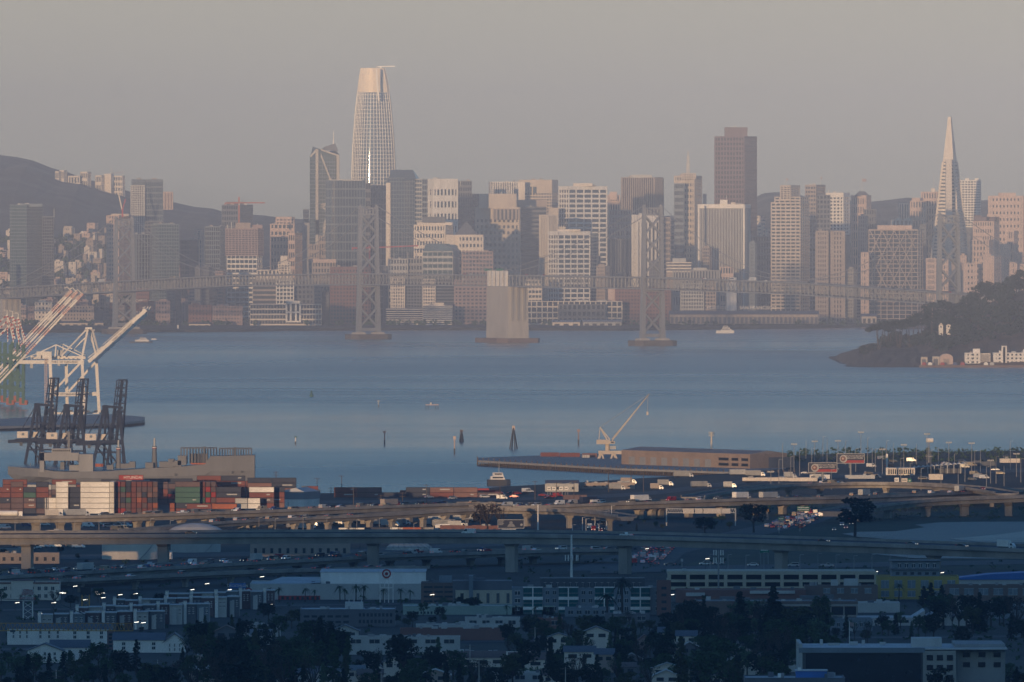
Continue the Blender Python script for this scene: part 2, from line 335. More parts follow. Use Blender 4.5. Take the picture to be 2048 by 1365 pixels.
# ---- cars
CARC = {'white':(.72,.72,.72),'silver':(.42,.43,.45),'grey':(.16,.165,.17),'black':(.02,.02,.022),'red':(.30,.02,.02),'blue':(.03,.06,.18),'tan':(.35,.30,.22)}
def paint(c): return mat('paint_'+c, CARC[c], .3, metal=.15, var=0, spec=.6)
TYRE = mat('tyre',(.02,.02,.02),.9,var=0); CGL = mat('car_glass',(.02,.025,.03),.12,var=0,spec=.8)
LAMPR = E('tail_lamp',(1,.10,.05),.6); LAMPW = E('head_lamp',(1,.93,.78),1.5)
CARS = {}
def car_meshes(kind, c):
    if (kind,c) in CARS: return CARS[(kind,c)]
    L,W,Hh = {'sedan':(4.7,1.85,1.45),'suv':(4.8,1.95,1.75),'van':(5.6,2.05,2.3),'pickup':(5.6,2.0,1.8)}[kind]
    x = L/2; b = MB(); gsh = MB(); wl = []
    if kind == 'sedan': pr = [(-x,.35),(-x,.85),(-x*.72,.98),(-x*.42,Hh),(x*.22,Hh),(x*.56,.95),(x*.97,.78),(x,.35)]
    elif kind == 'suv': pr = [(-x,.4),(-x,1.05),(-x*.93,Hh*.97),(-x*.8,Hh),(x*.22,Hh),(x*.52,1.08),(x*.96,.95),(x,.4)]
    elif kind == 'van': pr = [(-x,.4),(-x,Hh*.96),(-x*.95,Hh),(x*.45,Hh),(x*.72,1.25),(x*.97,1.05),(x,.4)]
    else: pr = [(-x,.45),(-x,1.1),(-x*.05,1.1),(0,Hh),(x*.36,Hh),(x*.56,1.15),(x*.96,1.05),(x,.45)]
    b.xprism(pr, -W/2, W/2)
    if kind == 'sedan': win = [(-x*.64,1.0),(-x*.40,Hh-.08),(x*.20,Hh-.08),(x*.48,1.0)]
    elif kind == 'suv': win = [(-x*.90,1.1),(-x*.84,Hh-.1),(x*.20,Hh-.1),(x*.46,1.1)]
    elif kind == 'van': win = [(x*.10,1.35),(x*.10,Hh-.25),(x*.42,Hh-.25),(x*.64,1.35)]
    else: win = [(0.02,1.2),(.05*x,Hh-.1),(x*.34,Hh-.1),(x*.50,1.2)]
    gsh.xprism(win, -W/2-.02, W/2+.02)
    if kind != 'van':
        zz = Hh-.1; gsh.add([(x*.24,-W*.42,zz),(x*.24,W*.42,zz),(x*.555,W*.44,1.12 if kind!='sedan' else 1.0),(x*.555,-W*.44,1.12 if kind!='sedan' else 1.0)],[(0,1,2,3)])
    wm = MB()
    wm.tube((0,-.11,0),(0,.11,0),.34,.34,10); wme = wm.mesh('wheel', TYRE)
    tl = MB(); hl = MB()
    tl.box(-x-.02,-x+.05,-.12,.12,0,.16); hl.box(x*.97,x+.03,-.13,.13,0,.14)
    CARS[(kind,c)] = [('body',b.mesh('body',paint(c)),(0,0,0)),('window',gsh.mesh('window',CGL),(0,0,0))]+[('wheel',wme,(sx*x*.62,sy*(W/2-.1),.34)) for sx in (-1,1) for sy in (-1,1)]+[('tail_light',tl.mesh('tail_light',LAMPR),(0,sy*W*.38,.78)) for sy in (-1,1)]+[('headlight',hl.mesh('headlight',LAMPW),(0,sy*W*.36,.62)) for sy in (-1,1)]
    return CARS[(kind,c)]
def box_truck_meshes(c, L=8.5, cab='white'):
    k = ('truck',c,L,cab)
    if k in CARS: return CARS[k]
    b = MB().box(-L/2,L/2-2.3,-1.25,1.25,.95,3.6); cb = MB().xprism([(L/2-2.2,.5),(L/2-2.2,2.5),(L/2-1.0,2.5),(L/2-.25,1.5),(L/2,1.3),(L/2,.5)],-1.1,1.1)
    wn = MB().xprism([(L/2-1.7,1.5),(L/2-1.7,2.3),(L/2-1.05,2.3),(L/2-.5,1.5)],-1.12,1.12); ch = MB().box(-L/2+.2,L/2-.3,-.5,.5,.5,.95)
    wm = MB().tube((0,-.15,0),(0,.15,0),.48,.48,10).mesh('wheel',TYRE)
    bm_ = mat('box_'+c, PAL[c][0] if c in PAL else CARC[c], .6, var=.06, scale=.3)
    CARS[k] = [('cargo_box',b.mesh('cargo_box',bm_),(0,0,0)),('cab',cb.mesh('cab',paint(cab)),(0,0,0)),('window',wn.mesh('window',CGL),(0,0,0)),('chassis',ch.mesh('chassis',P('dark')),(0,0,0))]+[('wheel',wm,(xx,sy*1.05,.48)) for xx in ([-L/2+1.2,-L/2+2.4,L/2-1.1] if L>10 else [-L/2+1.5,L/2-1.1]) for sy in (-1,1)]
    return CARS[k]
def put_vehicle(name, meshes, loc, rz, label, cat, group=None, lights=True, slope=0):
    r = empty(name, loc, rz, label, cat, group)
    if slope: r.rotation_euler = (0, -slope, rz)
    for n, m, off in meshes:
        if n in ('headlight',) and not lights: continue
        o = bpy.data.objects.new(n, m); col.objects.link(o); o.parent = r; o.location = off
    return r
def put_far(name, me, loc, rz, label, cat, group=None):
    o = bpy.data.objects.new(name, me); col.objects.link(o); o.location = loc; o.rotation_euler = (0,0,rz); return tag(o, label, cat, group)
FARCARS = {}
def far_car(c, kind='sedan'):   # a far car as one mesh
    if (c,kind) not in FARCARS:
        b = MB()
        if kind == 'sedan': b.xprism([(-2.3,.3),(-2.3,.95),(-1.4,1.0),(-.9,1.5),(.6,1.5),(1.3,1.0),(2.3,.85),(2.3,.3)],-.92,.92)
        elif kind == 'truck': b.xprism([(-7,.6),(-7,4),(4.2,4),(4.2,3.0),(5.8,3.0),(6.6,1.6),(7,1.4),(7,.6)],-1.25,1.25)
        elif kind == 'bus': b.xprism([(-6,.4),(-6,3.1),(5.7,3.1),(6,2.6),(6,.4)],-1.25,1.25)
        b.cur = 1; b.xprism([(-1.3,1.02),(-.85,1.42),(.55,1.42),(1.15,1.02)] if kind=='sedan' else [(4.6,2.0),(4.6,2.8),(5.7,2.8),(6.2,2.0)] if kind=='truck' else [(-5.6,1.6),(-5.6,2.5),(5.3,2.5),(5.6,1.6)],-.94 if kind=='sedan' else -1.27,.94 if kind=='sedan' else 1.27)
        for wx in ((-1.4,1.4) if kind=='sedan' else (-5.2,-3.9,3.5,5.2)):
            b.cur = 2; b.tube((wx,-1.0 if kind=='sedan' else -1.3,.35),(wx,1.0 if kind=='sedan' else 1.3,.35),.35,.35,8)
        FARCARS[(c,kind)] = b.mesh('car', [paint(c), CGL, TYRE])
    return FARCARS[(c,kind)]
# ================= the city across the bay ===================================
class Bld:
    def __init__(s, name, label, D, px, cat='tower', group=None, z=3.0):
        s.D = D; s.z = z; s.parts = {}
        s.root = empty(name, (X(px, D), D, z), 0, label, cat, group)
        s.inv = Matrix.Translation(-Vector((X(px, D), D, z)))
    def mb(s, part, m):
        k = (part, m.name)
        if k not in s.parts: s.parts[k] = (MB(s.inv), m)
        return s.parts[k][0]
    def frame(s, L, C, R_, D, th, depth):
        q = D / F
        if C is None or C == R_ or C == L:
            w = (R_-L)*q; d = depth or min(w, 32); return (X((L+R_)/2, D), D + d/2, 0.0, w, d)
        t = R(th)
        if C - L >= R_ - C: a = -t; w = (C-L)*q/math.cos(t); d = (R_-C)*q/math.sin(t); cx, cy = w/2, -d/2
        else: a = t; w = (R_-C)*q/math.cos(t); d = (C-L)*q/math.sin(t); cx, cy = -w/2, -d/2
        ox = cx*math.cos(a)-cy*math.sin(a); oy = cx*math.sin(a)+cy*math.cos(a)
        return (X(C, D)-ox, D-oy, a, w, d)
    def blk(s, L, C, R_, yt, fr='beige', gl='glass', nx=0, ny=0, pw=.35, bw=.4, cap=2, yb=None, D=None, ns=None, th=24, depth=None, pr=.45, part='wall', tilt=0):
        D = D or s.D; q = D/F
        x, y, a, w, d = s.frame(L, C, R_, D, th, depth)
        M = Matrix.Translation((x, y, 0)) @ RZ(a)
        z0 = s.z if yb is None else Z(yb, D); z1 = Z(yt, D); h = z1-z0
        core = MB(M)
        plain = nx == 0 and ny == 0
        def put(part, m, fn):
            b = s.mb(part, m); old = b.m; b.m = s.inv @ M; fn(b); b.m = old
        if plain:
            if tilt:
                t = tilt*q
                put(part, P(fr) if fr in PAL else G(fr), lambda b: b.add([(-w/2,-d/2,z0),(w/2,-d/2,z0),(w/2,d/2,z0),(-w/2,d/2,z0),(-w/2,-d/2,z1),(w/2,-d/2,z1-t),(w/2,d/2,z1-t),(-w/2,d/2,z1)],[(0,3,2,1),(4,5,6,7),(0,1,5,4),(1,2,6,5),(2,3,7,6),(3,0,4,7)]))
            else: put(part, P(fr) if fr in PAL else G(fr), lambda b: b.cbox(0,0,w,d,z0,z1))
            return s
        put('glazing', G(gl), lambda b: b.cbox(0,0,w-2*pr,d-2*pr,z0,z1-.6))
        def fr_(b):
            c = cap*q
            if ny:
                fh = (h-c)/ny
                for i in range(ny): b.cbox(0,0,w-.3,d-.3,z0+i*fh,z0+i*fh+bw*fh)
            b.cbox(0,0,w,d,z1-max(c,.8),z1)
            if nx:
                bay = w/nx; pwid = bay*pw; n2 = ns if ns is not None else max(1, round(d/bay))
                for i in range(nx+1):
                    xx = min(max(-w/2+i*bay, -w/2+pwid/2), w/2-pwid/2)
                    for sy in (-1,1): b.cbox(xx, sy*(d/2-pr/2-.05), pwid, pr, z0, z1-.4)
                if n2:
                    b2 = d/n2; p2 = b2*pw
                    for i in range(n2+1):
                        yy = min(max(-d/2+i*b2, -d/2+p2/2), d/2-p2/2)
                        for sx_ in (-1,1): b.cbox(sx_*(w/2-pr/2-.05), yy, pr, p2, z0, z1-.4)
        put(part, P(fr) if fr in PAL else G(fr), fr_)
        return s
    def bar(s, part, m, p, q, w, h=None, D=None):   # a beam between two picture points at distance D
        D = D or s.D; b = s.mb(part, m)
        b.beam(PT(p[0], p[1], D), PT(q[0], q[1], D), w, h); return s
    def done(s):
        for (part, _), (b, m) in s.parts.items(): b.build(part, m, s.root)
        return s.root
PR = random.Random(17)
def T(name, label, D, blocks, ph=(), ant=(), cat='tower', group=None, z=3.0):
    b = Bld(name, label, D, (blocks[0][0]+blocks[0][2])/2, cat, group, z)
    for k in blocks:
        o = k[-1] if isinstance(k[-1], dict) else {}
        a = [q for q in k if not isinstance(q, dict)]
        b.blk(*a, **o)
    for (L, R_, yt, yb, c) in ph: b.blk(L, None, R_, yt, c, yb=yb, D=D+8, depth=min((R_-L)*D/F, 18), part='penthouse')
    L, R_, yt = blocks[0][0], blocks[0][2], blocks[0][3]
    if R_-L > 24:
        for k in range(2): u = PR.uniform(.15,.75); b.blk(L+(R_-L)*u, None, L+(R_-L)*(u+PR.uniform(.06,.16)), yt-PR.uniform(1.5,3.5), PR.choice(('grey','palegrey','tan')), yb=yt+.5, D=D+12+3*k, depth=6, part='roof_plant')
    for (px, yt, yb, wd) in ant: b.bar('antenna', P('palegrey'), (px, yb), (px, yt), wd, D=D+12)
    return b
# ---- far hills
def ridge(name, prof, D0, D1, dd, m, bump=4.0, seed=1, base=2.0):
    rr = random.Random(seed); b = MB(); n = 160; rows = 9
    p0, p1 = prof[0][0], prof[-1][0]; tops = []
    for i in range(n+1):
        px = p0+(p1-p0)*i/n
        for (a,u),(c,v) in zip(prof, prof[1:]):
            if a <= px <= c: py = u+(v-u)*(px-a)/(c-a); break
        tops.append((px, py))
    vs = []; mid = (D0+D1)/2
    for j in range(rows):
        t = j/(rows-1); D = D0+(D1-D0)*t; k = math.sin(math.pi*t)**.8 if 0<t<1 else 0
        for (px,py) in tops:
            zt = Z(py, mid)-base
            vs.append((X(px,mid), D, base+max(zt,0)*k + (rr.uniform(-bump,bump) if 0<t<1 else -2)))
    b.add(vs, [(j*(n+1)+i,j*(n+1)+i+1,(j+1)*(n+1)+i+1,(j+1)*(n+1)+i) for j in range(rows-1) for i in range(n)], False)
    return tag(b.build(name, m), kind='structure')
hillm = mat('wooded_hill', (.10,.10,.085), .95, var=.55, scale=.012)
ridge('hill', [(-1500,300),(-700,270),(-300,282),(0,309),(30,317),(68,322),(90,332),(120,344),(180,357),(240,379),(330,402),(420,417),(500,430),(620,441),(760,446),(1000,440),(1300,436),(1440,420),(1500,400),(1540,384),(1580,384),(1640,396),(1760,402),(1800,398),(1830,396),(1870,402),(2048,398),(2300,390),(3200,380),(4200,430)], 18500, 21500, 0, hillm, 3.0, 3)
# ---- the tall glass tower under construction, rounded and tapering
D = 17350; b = Bld('rounded_skyscraper', 'tallest tower, tapering and rounded, its beige crown still wrapped under a small crane', D, 746)
prof = [(136,722,768.5),(150,720,771.5),(165,718,774.5),(185,715.5,777.5),(215,712,781),(262,708.5,785),(300,706,787.5),(345,704.5,788.8),(420,704,789.2),(520,704,789.5),(655,704,789.5)]
def rings(py_list, k=1.0, n=36, e=3.4):
    out = []
    for py in py_list:
        for (a,l,r),(c,l2,r2) in zip(prof, prof[1:]):
            if a <= py <= c: t=(py-a)/(c-a); L=l+(l2-l)*t; R_=r+(r2-r)*t; break
        cx = X((L+R_)/2, D); hw = (R_-L)/2*D/F*k; ring = []
        for i in range(n):
            u = 2*math.pi*i/n; cu, su = math.cos(u), math.sin(u)
            rr = (abs(cu)**e+abs(su)**e)**(-1/e)
            # squircle turned so that a rounded corner faces the left third
            a = R(31); x0, y0 = hw*.91*rr*cu, hw*.93*rr*su
            ring.append((cx+x0*math.cos(a)-y0*math.sin(a), D+25+x0*math.sin(a)+y0*math.cos(a), Z(py, D)))
        out.append(ring)
    return out
ys = [186+ (655-186)*i/40 for i in range(41)]
b.mb('glazing', mat('salesforce_glass', (.20,.26,.31), .10, metal=.5, var=.25, scale=.3)).loft(rings(ys[::-1], .985), True, True)
cr = b.mb('crown', mat('crown_wrap', (.86,.74,.58), .8, var=.08, scale=.1)); cr.loft(rings([185,175,165,158,150,143,136.5], 1.0)[::1], True)
fl = b.mb('floor_band', P('palegrey'))
for i in range(62):
    y = 189+i*7.5
    if y < 650: fl.loft(rings([y+1.6, y], 1.0), True)
fn = b.mb('fin', P('white'))
rr = [rings([y], 1.006)[0] for y in [186+(650-186)*i/24 for i in range(25)]]
for i in range(0, 36):
    for a, c in zip(rr, rr[1:]): fn.beam(a[i], c[i], .75, .75)
rr = [rings([y], 1.004)[0] for y in (185,170,155,142,136.2)]
for i in range(0, 36, 2):
    for a, c in zip(rr, rr[1:]): b.mb('crown_rib', P('cream')).beam(a[i], c[i], .7, .7)
for y in (140,148,156,165,175): b.mb('crown_rib', P('cream')).loft(rings([y+.7, y], 1.006), True)
hs = b.mb('hoist_track', P('white'))
for (p, q) in (((753,138),(755,172)),((755,172),(757.5,202))): hs.beam(PT(p[0],p[1],D-6), PT(q[0],q[1],D-6), 2.2)
b.done()
k = Bld('tower_crane', 'small flat-topped crane perched on the crown of the tallest tower', 17375, 762, 'crane', z=Z(137,17375))
k.bar('mast', P('white'), (762,138),(762,133),1.4).bar('jib', P('white'), (753,134),(790,133),1.2).bar('counterweight', P('palegrey'), (752,134.6),(756,134.6),2.2).done()
# ---- the neighbour with white diagonal bracing
D = 17000; b = Bld('braced_tower', 'slim green glass tower with white zigzag bracing and a thin spire beside the tallest tower', D, 648)
x0,x1,x2 = X(619,D),X(635,D),X(679,D); d1 = 30
zz = lambda y: Z(y,D)
b.mb('glazing', mat('braced_glass', (.10,.135,.13), .2, var=.25, scale=.3, spec=.8)).add([(x0,D+22,3),(x1,D,3),(x2,D+8,3),(x2-6,D+40,3),(x0,D+22,zz(313)),(x1,D,zz(297)),(x2,D+8,zz(310)),(x2-6,D+40,zz(300))],[(0,3,2,1),(4,5,6,7),(0,1,5,4),(1,2,6,5),(2,3,7,6),(3,0,4,7)])
b.mb('screen_wall', G('gpale')).add([(x0+1,D+22,zz(313)),(x1,D+.6,zz(297)),(X(625,D),D+20,zz(293))],[(0,1,2),(2,1,0)])
for i in range(44):
    z = zz(650)+i*(zz(318)-zz(650))/44
    b.mb('floor_band', P('bluegrey')).add([(x0,D+21.6,z),(x1,D-.4,z),(x2+.2,D+7.6,z),(x0,D+21.6,z+1.3),(x1,D-.4,z+1.3),(x2+.2,D+7.6,z+1.3)],[(0,1,4,3),(1,2,5,4),(3,4,1,0),(4,5,2,1)])
for i in range(1,9):
    t=i/9.0; xx=x1+(x2-x1)*t; yy=D+8*t
    b.mb('mullion', P('bluegrey')).beam((xx,yy-.3,3),(xx,yy-.3,zz(310)-1),.5)
br = P('paleconc')
for p,q in (((636,298),(678,312)),((637,298),(660,357)),((634,299),(634,470)),((676,312),(677,640)),((632,410),(652,408)),((635,420),(652,410)),((635,408),(652,420)),((652,440),(645,475)),((634,440),(634,640)),((621,314),(634,299)),((645,475),(652,560)),((660,357),(677,420))):
    b.bar('brace', br, p, q, 3.6, 2.0, D=D-2.0 if p[0]<640 and q[0]<640 else D+3)
b.mb('mechanical_roof', P('slate')).add([(X(642,D),D+20,zz(300)),(X(676,D),D+20,zz(303)),(X(676,D),D+34,zz(303)),(X(642,D),D+34,zz(300)),(X(648,D),D+20,zz(294)),(X(670,D),D+20,zz(287)),(X(670,D),D+34,zz(287)),(X(648,D),D+34,zz(294))],[(0,3,2,1),(4,5,6,7),(0,1,5,4),(1,2,6,5),(2,3,7,6),(3,0,4,7)])
b.mb('spire', P('white')).tube((X(666.5,D),D+22,zz(292)),(X(666.5,D),D+22,zz(261)),1.0,.25,6)
b.done()
# ---- the pyramid
D = 17500; b = Bld('pyramid_tower', 'needle-like white pyramid skyscraper tapering to a point at right', D, 1901)
def sq(cx, hw, y, D=D, a=R(-20)):
    return [(cx+hw*(i*math.cos(a)-j*math.sin(a)), D+30+hw*(i*math.sin(a)+j*math.cos(a)), Z(y,D)) for i,j in ((-1,-1),(1,-1),(1,1),(-1,1))]
hwf = lambda y: (8+ (y-237)*.1205*2.0)*D/F/2*.78 if y>237 else 2.0
cxm = lambda y: X(1901+(y-237)*.002, D)
b.mb('glazing', G('glass')).loft([sq(cxm(y),hwf(y)*.97,y) for y in (655,500,440,380,322)], True)
b.mb('spire', P('cream')).loft([sq(cxm(y),hwf(y),y) for y in (324,290,260,240,234)], True)
fl = b.mb('floor_band', P('cream')); N = 46
for i in range(N):
    y = 326+i*(652-326)/N; fl.loft([sq(cxm(y),hwf(y+4.2),y+4.2), sq(cxm(y),hwf(y),y)], True)
for i, (fx, fy) in enumerate(((-1,-1),(1,-1),(1,1),(-1,1))):
    ps = [sq(cxm(y),hwf(y)*1.0,y)[i] for y in (655,500,400,324)]
    for a, c in zip(ps, ps[1:]): b.mb('corner_pier', P('cream')).beam(a, c, 2.4)
D2 = D-14
b.mb('elevator_wing', P('cream')).add([(X(1890,D2),D2,3),(X(1906,D2),D2+4,3),(X(1906,D2),D2+40,3),(X(1890,D2),D2+40,3),(X(1893,D2),D2+10,Z(319,D2)),(X(1904,D2),D2+12,Z(319,D2)),(X(1904,D2),D2+34,Z(319,D2)),(X(1893,D2),D2+34,Z(319,D2))],[(0,3,2,1),(4,5,6,7),(0,1,5,4),(1,2,6,5),(2,3,7,6),(3,0,4,7)])
b.mb('elevator_wing', P('cream')).cbox(X(1903,D2),D2+16,1.5,6,Z(321,D2),Z(312,D2))
b.done()
